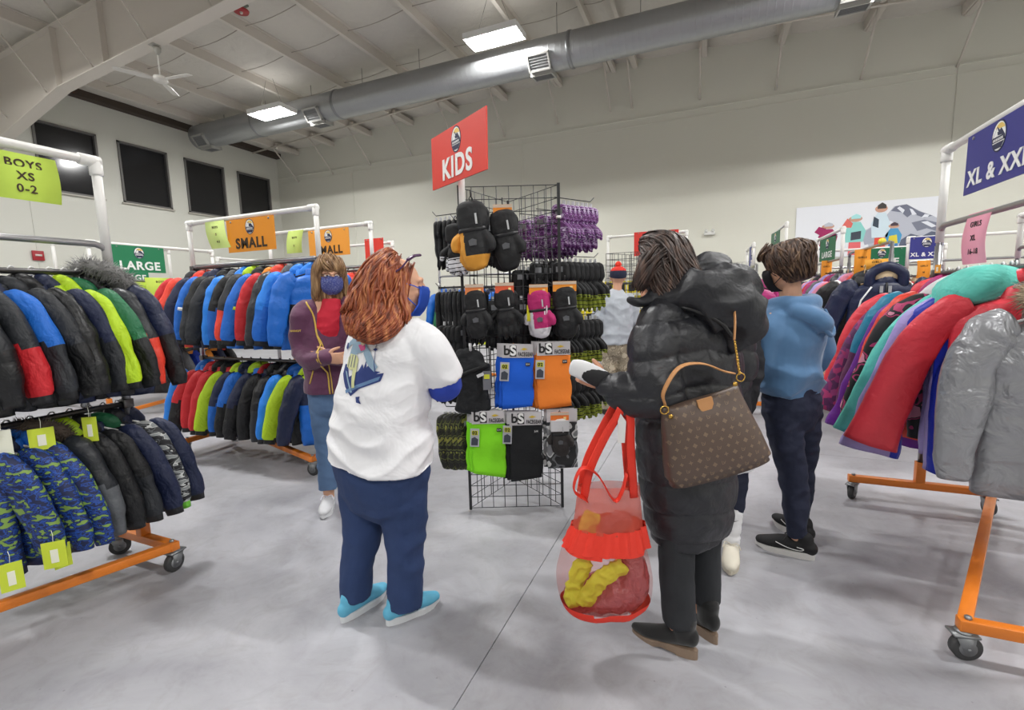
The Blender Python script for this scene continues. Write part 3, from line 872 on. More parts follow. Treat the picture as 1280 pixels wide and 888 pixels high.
plaid_m = pattern_mat('blue_patch_print', ['#152048', '#1c3f8e', '#1d4fa6', '#152048', '#1c3f8e', '#152048', '#7f9f4a'], 26, st=(1, 1, 1.8))
place_jacket('shell', 1, (-2.95, 1.445, 0.93), rad(34), cc('navy'), 'navy hooded jacket, last on the lower rail of the left front rack', 'jackets on the lower rail of the left front rack', 0.93, '#d8d8d6')
for o in D.objects:
    lb = o.get('label')
    if lb and ('blue patterned' in lb or 'lime sleeve patches' in lb): setmats(o, {'sleeve': [plaid_m]*3, 'body': [plaid_m, plaid_m, nylon('#152048')]})
# yellow price tags on the lower rail
tagm = mat('#c8d83a', 0.6); tagw = mat('#e9ead8', 0.6)
def price_tag(loc, rz, label, w=0.09, h=0.12, c=None, group='yellow-green price tags'):
    t = empty('price_tag', label, 'tag', loc, rz, group)
    bm = NB(); box(bm, (0, 0, -h/2), (w, 0.003, h)); build('tag_card', bm, c or tagm, t, smooth=False)
    bm = NB(); box(bm, (0, -0.0025, -h*0.55), (w*0.32, 0.002, h*0.5)); build('tag_print', bm, tagw, t, smooth=False)
    bm = NB(); tube(bm, [(0, 0, -0.01), (0.003, 0, 0.03), (0, 0.002, 0.05)], 0.0012, 5); build('tag_string', bm, tagw, t)
price_tag((-2.76, 1.05, 0.92), rad(65), 'yellow-green square price tag hanging mid lower rail, left front rack', 0.085, 0.1)
price_tag((-2.74, 1.22, 0.93), rad(35), 'narrow yellow-green price tag seen edge-on near the end of the lower rail', 0.06, 0.12)
price_tag((-2.78, 0.93, 0.94), rad(70), 'white and lime rounded price tag on the lower rail, left front rack', 0.06, 0.11, tagw)
price_tag((-2.62, 0.84, 0.42), rad(65), 'yellow-green tag below the blue jackets at the picture edge', 0.07, 0.12)
price_tag((-2.62, 0.98, 0.44), rad(50), 'yellow-green tag hanging below the charcoal fur-hooded jacket', 0.08, 0.12)
price_tag((-2.66, 1.02, 0.40), rad(80), 'folded yellow-green tag lowest beneath the charcoal fur-hooded jacket', 0.06, 0.11)
card('large yellow-green paper card reading BOYS XS 0-2 at the left picture edge', 0.25, 0.21, '#c3df57', (-2.93, 1.19, 2.06), rad(90), ['BOYS', 'XS', '0-2'], 0.05, group=None, tilt=0.0)

# --- middle left rack under the first SMALL sign, runs across
R2 = zrack('z_rack', 'orange-based rolling rack with two full rails under the nearer orange SMALL sign', -4.66, 3.06, 1.62, 'x', 1.83, ((0, 1.81), (0, 0.93)), 0.54, pvc_top=2.24, zflip=1)
sign('size_sign', 'nearer orange SMALL sign with oval emblem, on the white pipe frame', 0.6, 0.29, '#f0981f', (-3.79, 3.03, 2.07), 0, 'SMALL', ink_dark, 0.125, 'orange SMALL signs', emb=0.19, sx=1.0, wz=-0.075)
card('small pale yellow-green card left of the nearer SMALL sign', 0.26, 0.25, '#d3e88a', (-4.25, 3.03, 2.1), 0, ['BOYS', 'S', '4-5'], 0.03, tilt=0.07)
up2 = [('shell', 0, 'red black red black charcoal', 'red and black jacket farthest left'),
       ('shell', 1, 'orangered', 'plain orange-red shell jacket'),
       ('shell', 2, 'navy', 'dark blue jacket beside the orange-red one'),
       ('shell', 0, 'blue navy blue blue navy', 'blue jacket with white sleeve stripe'),
       ('shell', 1, 'black charcoal black', 'black jacket with grey panel'),
       ('shell', 2, 'charcoal black charcoal charcoal grey', 'charcoal jacket left of the bright blue puffer'),
       ('puffer', 0, 'sky', 'bright blue puffer jacket'),
       ('shell', 0, 'black blue black blue lime', 'black and blue jacket with lime hood'),
       ('shell', 1, 'black black charcoal orangered black', 'black jacket with red lower sleeves'),
       ('shell', 2, 'blue blue blue blue orange', 'blue jacket with lime armband and orange collar'),
       ('shell', 0, 'red black red red orangered', 'red jacket with black panels'),
       ('puffer', 1, 'charcoal charcoal charcoal charcoal grey', 'plain charcoal padded jacket'),
       ('shell', 1, 'sky blue sky', 'light blue shell jacket'),
       ('puffer', 0, 'blue black blue blue sky', 'big blue puffer jacket next to the woman in purple')]
# lower rows
lo2 = [('puffer', 1, 'sky', 'bright blue puffer farthest left'),
       ('shell', 2, 'red black red', 'red and black jacket beside the blue puffer'),
       ('shell', 0, 'red black red red black', 'red jacket with black yoke'),
       ('shell', 1, 'red white red red charcoal', 'red jacket with white stripe'),
       ('shell', 2, 'lime', 'lime green shell jacket'),
       ('shell', 0, 'navy navy navy blue navy', 'navy jacket with blue cuff'),
       ('shell', 1, 'blue black blue black lime', 'blue and black jacket with lime hood'),
       ('shell', 2, 'navy black navy black red', 'navy and black jacket with red lining'),
       ('shell', 0, 'black', 'plain black jacket with small white logo'),
       ('puffer', 0, 'black charcoal black', 'padded black jacket'),
       ('shell', 1, 'blue black sky sky blue', 'light blue jacket with black panels'),
       ('shell', 2, 'lime black lime lime lime', 'lime jacket with black panel'),
       ('puffer', 1, 'navy blue navy navy navy', 'navy puffer with blue hem')]
for rows, z, where, grp in ((up2, 1.81, ', upper rail under nearer SMALL sign', 'jackets on the upper rail under the nearer SMALL sign'), (lo2, 0.93, ', lower rail under nearer SMALL sign', 'jackets on the lower rail under the nearer SMALL sign')):
    n_ = len(rows)
    for i, (st, va, co, desc) in enumerate(rows):
        x = -4.60+1.50*i/(n_-1)
        lab = desc+where
        o = place_jacket(st, va, (x, 3.06, z), rad(90-24)+rj.uniform(-.08, .08), cc(co), lab, grp, 1.12 if z > 1 else 1.05)
        # contrast bands and chest logos seen in the photo
        if 'stripe' in desc or 'armband' in desc:
            c = '#c8e030' if 'lime' in desc else '#e8e8e8'
            bm = NB(); P_ = [(-0.272, 0, -0.345), (-0.278, 0, -0.370)]
            tube(bm, P_, [(0.079, 0.042)]*2, 16, 0, True, (1, 0, 0)); build('sleeve_band', bm, mat(c, 0.5), o)
        if 'logo' in desc or 'charcoal padded' in desc:
            bm = NB(); prism(bm, [(-0.12, -0.24), (-0.085, -0.24), (-0.102, -0.2)], -0.062, -0.05); build('chest_logo', bm, mat('#cfd2d4', 0.5), o)

# --- second SMALL rack behind
R2b = zrack('z_rack', 'rolling rack behind, under the farther orange SMALL sign, with black hangers', -5.0, 4.25, 1.55, 'x', 1.84, ((0, 1.80),), 0.54, pvc_top=2.3, zflip=1)
sign('size_sign', 'farther orange SMALL sign, partly behind a white pipe above the glasses wearer', 0.6, 0.3, '#f2a23a', (-4.03, 4.22, 2.13), 0, 'SMALL', ink_dark, 0.125, 'orange SMALL signs', emb=0.19, wz=-0.085)
card('pale yellow-green card between the two SMALL signs', 0.24, 0.26, '#cfe57a', (-4.5, 4.2, 2.17), 0, ['BOYS', 'S'], 0.03, tilt=-0.04)
for i, (st, va, co, desc, x) in enumerate([('puffer', 0, 'orangered black orangered orangered orangered', 'bright red hooded jacket hanging between the two women at left', -3.52),
        ('shell', 1, 'orangered charcoal orangered', 'red and charcoal jacket behind the woman in purple', -3.72), ('shell', 2, 'green', 'dark green jacket hidden behind the SMALL rack', -3.95), ('shell', 0, 'red', 'red jacket hidden behind the SMALL rack', -4.2), ('shell', 0, 'navy', 'navy jacket hidden behind the SMALL rack', -4.5)]):
    place_jacket(st, va, (x, 4.25, 1.80 if i else 1.77), rad(90-22), cc(co), desc, 'jackets under the farther SMALL sign', 1.1)
for i, x in enumerate((-3.62, -3.8, -3.87, -4.05)):
    bm = NB(); tube(bm, [(0, 0.0, -0.06), (0, 0, -0.03), (0, 0.02, 0.006), (0, 0.0, 0.023), (0, -0.019, 0.002)], 0.005, 6)
    tube(bm, [(0, -0.19, -0.14), (0, -0.03, -0.08), (0, 0, -0.06), (0, 0.03, -0.08), (0, 0.19, -0.14)], 0.007, 6)
    tag(build('clothes_hanger', bm, mat('#202022', 0.4), loc=(x, 4.25, 1.80)), 'bare black hanger on the rail behind the glasses wearer', 'hanger', 'bare black hangers on the farther SMALL rack')
# ---------------------------------------------------------------- right foreground rack
R3 = zrack('z_rack', 'orange-based rolling rack in the right foreground under the blue XL & XXL sign', 1.32, 2.2, 1.55, 'y', 1.82, ((0, 1.53),), 0.78, pvc_top=2.27, zflip=1)
sign('size_sign', 'blue XL & XXL sign with emblem at the upper right', 0.62, 0.31, '#2f2f86', (1.30, 3.13, 2.1), -PI/2, 'XL & XXL', ink_white, 0.115, None, emb=0.2, wz=-0.08)
card('pink paper card reading GIRLS XL 16-18 at the right', 0.24, 0.27, '#f0a3b8', (1.31, 3.27, 1.70), -PI/2, ['GIRLS', 'XL', '16-18'], 0.04, group=None, tilt=0.0, ink=ink_black)
g3 = 'coats on the right foreground rack'
snow_m = pattern_mat('magenta_check', ['#8c2a6a', '#6b2a66', '#b0346e', '#5b2858', '#9c3b78'], 7, 'voronoi', st=(6, 1, 5))
flor_m = pattern_mat('dark_floral', ['#17161b', '#17161b', '#17161b', '#b83468', '#17161b', '#d88aa2'], 13)
r3 = [('long', 1, 'coral', 'red-orange coat farthest back', 3.70, {}),
      ('flare', 0, 'magenta plum magenta plum magenta', 'magenta and plum checked coat', 3.60, {'body': [snow_m]*3, 'sleeve': [snow_m]*3}),
      ('long', 0, 'teal plum teal plum teal', 'teal-topped padded coat with plum lower half', 3.48, {}),
      ('flare', 1, 'purple', 'plain bright purple coat', 3.38, {}),
      ('long', 0, 'orangered orangered orangered orangered white', 'orange-red puffer coat with white hood', 3.26, {}),
      ('long', 1, 'black', 'black coat with pink floral print', 3.14, {'body': [flor_m]*3, 'sleeve': [flor_m]*3}),
      ('flare', 0, 'aqua lavender aqua aqua aqua', 'aqua coat with a large hood', 3.04, {}),
      ('flare', 1, 'lavender', 'pale lavender coat mostly hidden by the aqua one', 2.97, {}),
      ('flare', 1, 'cobalt', 'cobalt blue coat whose hem shows under the coral one', 2.93, {}),
      ('flare', 0, 'coral coral coral coral coral', 'big coral red coat nearest but one', 2.82, {})]
for i, (st, va, co, desc, y, ov) in enumerate(r3):
    o = place_jacket(st, va, (1.32, y, 1.53), rad(-10)+rj.uniform(-.04, .04)-(0.1 if 'coral' in desc else 0), cc(co), desc+', right foreground rack', g3, 1.24 if 'cobalt' in desc or 'lavender' in desc else 1.22, '#cfcfd0')
    if ov: setmats(o, ov)
    if 'aqua' in desc:
        bm = NB(); limb(bm, [(0.05, 0.02, -0.1), (-0.06, -0.06, -0.06), (-0.15, -0.05, -0.1), (-0.17, 0.0, -0.17)], [(0.06, 0.05), (0.075, 0.075), (0.075, 0.07), (0.05, 0.04)], 20, 16)
        jdisp(bm, 0.012, 14, 3); build('hood_lining', bm, nylon(K['aqua']), o)
    if 'white hood' in desc:
        bm = NB(); limb(bm, [(0.02, 0.02, -0.08), (-0.1, -0.03, -0.07), (-0.17, -0.02, -0.12)], [(0.05, 0.04), (0.055, 0.05), (0.045, 0.04)], 18, 14)
        jdisp(bm, 0.01, 14, 5); build('hood_lining', bm, cloth('#dcdcde'), o)
def satin(h): return mat(h, 0.32, bump=(13, 1.0, 0.03), metal=0.3)
o = place_jacket('coat', 0, (1.37, 2.60, 1.46), rad(6), cc('silver'), 'shiny silver grey puffer coat nearest the camera on the right foreground rack', g3, 1.27, '#cfcfd0')
setmats(o, {'body': [satin('#96979b')]*3, 'sleeve': [satin('#96979b')]*3, 'hood': [satin('#76777b')], 'collar': [satin('#96979b')]})
fur(o, [(0.0, -0.05, -0.13), (-0.08, -0.06, -0.10), (-0.12, -0.02, -0.05), (-0.05, 0.03, -0.02), (0.07, 0.02, -0.03), (0.12, -0.03, -0.08)], 0.035, 0.032, mat('#a5947c', 0.9, vary=0.3), 11, 1800)
# snowflake stitching on the checked coat is part of it
for c in COL.objects:
    if c.get('label', '').startswith('magenta and plum checked'):
        for k in range(4):
            for j in range(2):
                bm = NB(); 
                for q in range(3): box(bm, (0, 0, 0), (0.02, 0.003, 0.004), Matrix.Rotation(PI*q/3, 4, 'Y'))
                build('snowflake', bm, ink_white, c, smooth=False, loc=(-0.30+0.028*k, -0.052, -0.50-0.03*j))
# many bare hooks on the rail beyond the coats
hk = None
for i in range(24):
    y = 2.78+i*0.04+rj.uniform(-.01, .01)
    if hk is None:
        bm = NB(); tube(bm, [(0, 0, -0.06), (0, 0, -0.03), (0, 0.02, 0.006), (0, 0.0, 0.021), (0, -0.018, 0.002)], 0.0028, 6)
        tube(bm, [(-0.07, 0, -0.095), (-0.03, 0, -0.075), (0, 0, -0.06), (0.03, 0, -0.075), (0.07, 0, -0.095)], 0.005, 6)
        hk = tag(build('clothes_hanger', bm, chrome, loc=(1.32, y, 1.53)), 'chrome-hooked hanger on the crowded rail of the right foreground rack', 'hanger', 'chrome hangers on the right foreground rail')
    else:
        c = hk.copy(); COL.objects.link(c); c.location = (1.32, y, 1.53); c.rotation_euler = (0, 0, rj.uniform(-.2, .2))
price_tag((1.27, 3.6, 1.58), -PI/2, 'small orange ticket on the rail end of the right foreground rack', 0.07, 0.05, mat('#e8a030', 0.6), None)

# ---------------------------------------------------------------- racks farther right
zrack('z_rack', 'rolling rack behind the boy that carries the navy and white ski jacket', 1.66, 5.75, 1.5, 'y', 1.90, ((0, 1.66),), 0.62, zflip=1)
nw = place_jacket('long', 0, (1.62, 5.72, 1.66), rad(-8), cc('navy navy navy navy black'), 'navy ski jacket with white piping and stripes facing the aisle at a rack end', 'jackets on the rack with the navy ski jacket', 1.32, '#c8a878')
pipe_m = mat('#e9e9ea', 0.5)
bm = NB()
for s in (-1,):
    tube(bm, [(s*0.09, -0.075, -0.15), (s*0.15, -0.078, -0.25), (s*0.185, -0.072, -0.45), (s*0.2, -0.07, -0.62), (s*0.2, -0.07, -0.76)], 0.006, 6)
build('piping', bm, pipe_m, nw)
bm = NB(); prism(bm, [(-0.165, -0.76), (-0.155, -0.5), (-0.085, -0.36), (-0.03, -0.38), (-0.03, -0.40), (-0.075, -0.40), (-0.09, -0.45), (-0.10, -0.76)], -0.088, -0.06); build('white_panel', bm, pipe_m, nw)
for z in (-0.36, -0.395):
    bm = NB(); prism(bm, [(-0.1, z), (0.1, z-0.01), (0.1, z-0.028), (-0.1, z-0.018)], -0.092, -0.06); build('chest_stripe', bm, pipe_m, nw)
bm = NB(); limb(bm, [(-0.10, -0.02, -0.13), (-0.09, -0.03, -0.05), (0.0, -0.03, 0.0), (0.09, -0.03, -0.05), (0.10, -0.02, -0.13)], [0.035]*5, 12, 20); build('hood_rim', bm, puff(K['navy']), nw)
bm = NB(); ball(bm, (0, -0.0, -0.07), (0.085, 0.045, 0.055)); build('hood_lining', bm, mat('#cdb896', 0.9), nw)
for x in (-0.03, 0.02):
    bm = NB(); box(bm, (x, -0.065, -0.17), (0.02, 0.01, 0.05)); build('throat_tab', bm, mat('#9da0a4', 0.5), nw, smooth=False)
bm = NB(); tube(bm, [(-0.34, 0.0, -0.70), (-0.345, 0.0, -0.74)], [(0.062, 0.04)]*2, 14, 0, True, (1, 0, 0)); build('cuff', bm, mat('#8d9094', 0.6), nw)
g5 = 'jackets on the rack with the navy ski jacket'
for (st, va, co, desc, x, y, rz) in [('long', 1, 'black', 'long plain black coat spilling out beside the blue hoodie', 1.50, 5.95, -30), ('long', 0, 'white', 'white padded coat behind the long black one', 1.6, 6.2, -20), ('shell', 1, 'grey black grey', 'grey jacket with black lower sleeves behind the navy ski jacket', 1.64, 6.45, -15), ('shell', 2, 'orangered', 'small red-orange jacket behind the white coat', 1.62, 6.65, -15), ('shell', 0, 'pink', 'dusty pink jacket in the middle of the far right rack', 1.62, 6.9, -12), ('puffer', 1, 'lavender grey lavender', 'pale lavender jacket at the far end of the rack', 1.62, 7.1, -10)]:
    place_jacket(st, va, (x, y, 1.66), rad(rz), cc(co), desc, g5, 1.3 if st == 'long' else 1.35, '#c8a878')
zrack('z_rack', 'farther rolling rack with white pipe frame in front of the ski poster', 1.62, 7.45, 1.55, 'y', 1.85, ((0, 1.68),), 0.56, pvc_top=2.24, zflip=1)
sign('size_sign', 'green sign seen edge-on, hung nearest in front of the ski poster', 0.6, 0.33, '#24704a', (1.60, 8.2, 2.03), -PI/2+0.12, 'LARGE', ink_white, 0.12, 'distant size signs', emb=0.19, wz=-0.08)
pal = ['pink', 'grey', 'white', 'black', 'magenta', 'plum', 'charcoal', 'red', 'teal', 'tan', 'lavender', 'navy', 'purple']
def crowd(n, p0, p1, rz, place, group, seed, scale=1.2, pal_=None):
    r = random.Random(seed); pl = pal_ or pal
    cnt = {}
    for i in range(n):
        t = i/(n-1); c = pl[(i*3+seed) % len(pl)]; c2 = pl[(i*5+seed+2) % len(pl)]
        two = c != c2 and i % 2
        nm = (c+' and '+c2 if two else 'plain '+c)
        cnt[nm] = cnt.get(nm, 0)+1
        sid = ['', 'second ', 'third ', 'fourth '][cnt[nm]-1]
        st = ('shell', i % 3) if i % 4 else ('puffer', i % 2)
        place_jacket(st[0], st[1], Vector(p0).lerp(Vector(p1), t), rz+r.uniform(-.06, .06), cc(c+' '+c2 if two else c), sid+nm+' jacket '+place, group, scale)
crowd(9, (1.62, 7.5, 1.68), (1.62, 8.95, 1.68), rad(-12), 'on the rack before the ski poster', 'jackets on the rack before the ski poster', 1)
# rack across with green LARGE and blue sign
zrack('z_rack', 'rolling rack set crosswise under the far green LARGE sign, by the poster', 1.75, 9.3, 1.6, 'x', 1.8, ((0, 1.62),), 0.56, pvc_top=2.08)
sign('size_sign', 'green LARGE sign below the ski poster, partly hidden by a rack post', 0.62, 0.3, '#17764f', (2.55, 9.27, 1.93), 0, 'LARGE', ink_white, 0.14, 'distant size signs', emb=0.19, wz=-0.07)
crowd(8, (1.85, 9.3, 1.62), (3.25, 9.3, 1.62), rad(90-15), 'on the crosswise rack below the poster', 'jackets on the crosswise rack below the poster', 4)
zrack('z_rack', 'rolling rack under the small blue XL & XXL sign near the poster', 2.55, 8.2, 1.4, 'x', 1.8, ((0, 1.6),), 0.56, pvc_top=2.12, pvc_only=(0, 1.4))
sign('size_sign', 'small distant blue XL & XXL sign hung on white pipe by the poster', 0.36, 0.3, '#353789', (2.74, 8.17, 1.98), 0, 'XL & XXL', ink_white, 0.072, 'distant size signs', emb=0.19, wz=-0.09)
crowd(8, (2.6, 8.2, 1.6), (3.9, 8.2, 1.6), rad(90-15), 'under the small blue sign', 'jackets under the small blue sign', 7, 1.1, ['tan', 'red', 'coral', 'tan', 'black', 'yellow'])
zrack('z_rack', 'rolling rack with white pipe beyond the right foreground rack', 2.75, 4.6, 1.5, 'y', 1.8, ((0, 1.6),), 0.56, pvc_top=2.1)
crowd(8, (2.75, 4.7, 1.6), (2.75, 6.0, 1.6), rad(-8), 'on the rack behind the right foreground coats', 'jackets behind the right foreground coats', 2)
# rack left of the boy
zrack('z_rack', 'rolling rack between the black coat and the boy, farther back', 0.50, 6.0, 1.5, 'y', 1.75, ((0, 1.62),), 0.56)
for (st, va, co, desc, y) in [('shell', 0, 'blue', 'blue jacket, leftmost on the rack seen past the hoodie', 7.0), ('long', 1, 'aqua', 'pale aqua coat on the rack seen past the hoodie', 6.75), ('shell', 1, 'navy', 'navy jacket with lime label on the rack seen past the hoodie', 6.55), ('long', 1, 'white', 'light grey-white coat on the rack seen past the hoodie', 6.3), ('long', 0, 'magenta', 'magenta coat nearest on the rack seen past the hoodie', 6.1), ('shell', 2, 'royal', 'royal blue jacket far back on the rack seen past the hoodie', 7.2)]:
    place_jacket(st, va, (0.5, y, 1.62), rad(-14), cc(co), desc, 'jackets on the rack seen past the hoodie', 1.25)
# frames with narrow signs beyond the boy
zrack('z_rack', 'far rolling rack with tall white pipe and green sign left of the poster', 1.12, 8.6, 1.5, 'y', 1.9, ((0, 1.7),), 0.36, pvc_top=2.5)
sign('size_sign', 'green sign seen edge-on high left of the ski poster', 0.6, 0.36, '#2c6b4c', (1.06, 9.4, 2.28), -PI/2+0.1, 'LARGE', ink_white, 0.12, 'distant size signs', emb=0.19, wz=-0.08)
crowd(7, (1.08, 8.7, 1.7), (1.08, 10.0, 1.7), rad(-10), 'on the tall rack left of the poster', 'jackets on the tall rack left of the poster', 3)
zrack('z_rack', 'far rolling rack with blue edge-on sign beside the grid panels', 0.70, 9.0, 1.5, 'y', 1.9, ((0, 1.7),), 0.34, pvc_top=2.25)
sign('size_sign', 'blue sign seen edge-on beside the grid panels', 0.5, 0.4, '#2f3a86', (0.70, 9.3, 2.03), -PI/2+0.1, 'XL', ink_white, 0.12, 'distant size signs', emb=0.19, wz=-0.08)
# small orange and yellow cards
for (x, y, z, w, h, c, rz, lb) in [(1.60, 8.18, 1.73, 0.13, 0.28, '#f09a2a', -0.25, 'narrow orange card left of the yellow rail ball'), (1.63, 6.58, 1.75, 0.15, 0.29, '#f09a2a', -0.2, 'taller orange card above the navy ski jacket'), (1.62, 6.03, 1.70, 0.2, 0.10, '#f0a83a', -0.2, 'wide orange card behind the navy ski jacket hood'), (2.72, 8.16, 1.69, 0.15, 0.24, '#f09a2a', 0.1, 'orange card below the small distant blue sign')]:
    card(lb, w, h, c, (x, y, z), rz, ['GIRLS', 'M'], 0.03, group='orange size cards at the right')
t = empty('rail_ball', 'small round yellow ball marker on a rack rail behind the boy', 'marker', (1.66, 6.05, 1.93))
bm = NB(); ball(bm, (0, 0, 0), 0.035); build('ball_top', bm, mat('#e8d53a', 0.4), t)
# ---------------------------------------------------------------- ski poster on the back wall
PO = empty('wall_poster', 'large ski photo poster of skiers before a snowy mountain on the back wall', 'poster', (3.74, YB-0.015, 2.98))
PW, PH = 3.15, 1.36
bm = NB(); box(bm, (0, 0, 0), (PW, 0.012, PH)); build('poster_sheet', bm, mat('#e6e8ee', 0.5), PO, smooth=False)
pk = 0
def pp(name, poly, colr, d):
    bm = NB(); prism(bm, [((u-0.5)*PW, (v-0.5)*PH) for u, v in poly], -0.007-d*0.0012, -0.006); build(name, bm, mat(colr, 0.6), PO, smooth=False)
pp('poster_mountain', [(0.48, 0.45), (0.60, 0.62), (0.68, 0.88), (0.76, 0.90), (0.86, 0.74), (0.93, 0.66), (1.0, 0.55), (1.0, 0.05), (0.55, 0.05)], '#b9bcc8', 1)
pp('poster_rock', [(0.66, 0.80), (0.69, 0.88), (0.76, 0.90), (0.84, 0.76), (0.93, 0.66), (0.88, 0.63), (0.80, 0.72), (0.77, 0.66), (0.73, 0.76)], '#6e7284', 2)
pp('poster_rock', [(0.80, 0.56), (0.88, 0.60), (1.0, 0.50), (1.0, 0.34), (0.90, 0.44), (0.84, 0.40)], '#7b7f90', 2)
pp('poster_forest', [(0.72, 0.05), (0.74, 0.26), (0.8, 0.36), (0.87, 0.3), (0.93, 0.38), (1.0, 0.34), (1.0, 0.05)], '#5c6276', 3)
pp('poster_ridge', [(0.47, 0.40), (0.56, 0.56), (0.59, 0.72), (0.66, 0.58), (0.7, 0.3), (0.5, 0.2)], '#a5a9b8', 2)
for q in ([(0.70, 0.84), (0.715, 0.87), (0.75, 0.80), (0.74, 0.74)], [(0.78, 0.82), (0.80, 0.80), (0.83, 0.70), (0.80, 0.70)], [(0.86, 0.56), (0.90, 0.57), (0.96, 0.47), (0.93, 0.45)], [(0.62, 0.50), (0.66, 0.62), (0.68, 0.60), (0.66, 0.45)], [(0.88, 0.70), (0.91, 0.68), (0.9, 0.64), (0.86, 0.64)]): pp('poster_snow', q, '#e4e7ef', 3)
for (u, colr, leg, hat, h, w) in [(0.24, '#a01c5c', '#4c4a78', '#b8bcc6', 0.66, 0.075), (0.43, '#8ccfc8', '#e56a6e', '#a4dcdc', 0.78, 0.08), (0.60, '#cfe0ea', '#df4a36', '#3c3838', 0.95, 0.07), (0.69, '#4a9ac8', '#3a78b0', '#4a3a44', 0.58, 0.06)]:
    pp('poster_skier', [(u-w*.55, 0.02), (u-w*.5, h*.42), (u+w*.5, h*.42), (u+w*.55, 0.02)], leg, 4)
    pp('poster_skier', [(u-w*.8, h*.34), (u-w*.95, h*.62), (u-w*.4, h*.82), (u+w*.4, h*.82), (u+w*.9, h*.6), (u+w*.7, h*.34)], colr, 5)
    pp('poster_skier', [(u-w*.55+w*0.6*math.cos(a)+w*.5, h*.9+h*0.07*math.sin(a)) for a in np.linspace(0, 2*PI, 14)[:-1]], '#c99a84', 6)
    pp('poster_skier', [(u-w*.42, h*.9), (u-w*.4, h*.97), (u, h*1.02), (u+w*.4, h*.97), (u+w*.42, h*.9)], hat, 7)
pp('poster_skier', [(0.14, 0.50), (0.17, 0.60), (0.22, 0.56), (0.24, 0.44), (0.19, 0.42)], '#a01c5c', 6)
pp('poster_skier', [(0.33, 0.56), (0.37, 0.72), (0.41, 0.62), (0.40, 0.54)], '#df6a60', 6)
pp('poster_skier', [(0.40, 0.30), (0.40, 0.45), (0.47, 0.47), (0.47, 0.32)], '#3c4450', 6)
pp('poster_skier', [(0.545, 0.55), (0.55, 0.72), (0.585, 0.66), (0.585, 0.5)], '#3a4654', 6)
pp('poster_skier', [(0.655, 0.2), (0.66, 0.34), (0.71, 0.36), (0.72, 0.2)], '#d8c83a', 6)
pp('poster_ski', [(0.04, 0.20), (0.30, 0.44), (0.31, 0.42), (0.05, 0.17)], '#6a7080', 5)
pp('poster_ski', [(0.06, 0.06), (0.26, 0.26), (0.27, 0.24), (0.08, 0.04)], '#6a7080', 5)

# ---------------------------------------------------------------- grid panels and packaged goods at the back
gblack = mat('#202124', 0.45); ggrey = mat('#77787a', 0.4, 0.4)
def gridpanel(bm, w, h, z0, sx=0.076, sz=0.076, r=0.003, M=None):
    n = int(round(w/sx)); m = int(round(h/sz))
    vs = []
    def T(a, b):
        p, q = Vector(a), Vector(b)
        if M is not None: p, q = M @ p, M @ q
        tube(bm, [p, q], r, 4)
    for i in range(n+1): T((-w/2+w*i/n, 0, z0), (-w/2+w*i/n, 0, z0+h))
    for j in range(m+1): T((-w/2, 0, z0+h*j/m), (w/2, 0, z0+h*j/m))
boxy = mat('#e0cf1e', 0.5); boxd = mat('#1b1b1d', 0.5)
def pack(loc, rz, label, w, h, m1, m2, group, d=0.05):
    t = empty('boxed_goods', label, 'box', loc, rz, group)
    bm = NB(); box(bm, (0, 0, -h/2), (w, d, h)); build('box_body', bm, m1, t, smooth=False)
    bm = NB(); box(bm, (0, -d/2-0.002, -h*0.58), (w*0.7, 0.006, h*0.55)); build('box_window', bm, m2, t, smooth=False)
    return t
bgw = []
for i, (x, y, rz, lb) in enumerate([(-2.35, 9.6, 0, 'tall wire grid panel behind the far shopper, left one'), (-1.1, 9.6, 0, 'tall wire grid panel right of the far shopper'), (0.25, 11.0, 0, 'tall wire grid panel behind the black coat hood')]):
    t = empty('wire_display', lb, 'display panel', (x, y, 0), rz, 'wire grid panels at the back')
    bm = NB(); gridpanel(bm, 1.2, 2.03, 0.03, 0.1, 0.1, 0.0035); build('wire_grid', bm, ggrey, t, smooth=False)
    bm = NB()
    for s in (-1, 1): box(bm, (s*0.6, 0, 1.03), (0.02, 0.02, 2.06)); box(bm, (s*0.55, 0, 0.02), (0.03, 0.5, 0.03))
    build('panel_frame', bm, ggrey, t, smooth=False)
    k = 0
    p0 = None
    for rrow in range(5):
        for c in range(6):
            z = 1.72-0.29*rrow
            p = Vector((x-0.5+0.2*c, y-0.07, z))
            if p0 is None: p0 = pack(p, 0, 'x', 0.17, 0.24, boxy, boxd, 'x'); q = p0
            else: q = dup(p0, p)
            q['label'] = 'yellow package with dark window on the '+['left', 'middle', 'right'][i]+' wire grid, row %s' % ['one', 'two', 'three', 'four', 'five'][rrow]
            q['group'] = 'yellow packages, '+['far left', 'middle', 'right'][i]+' grid panel row '+['one', 'two', 'three', 'four', 'five'][rrow]
pack((-1.85, 7.2, 0.34), 0.2, 'red box with dark picture standing on the floor behind the tower', 0.36, 0.34, mat('#b8202a', 0.5), boxd, None, 0.3)
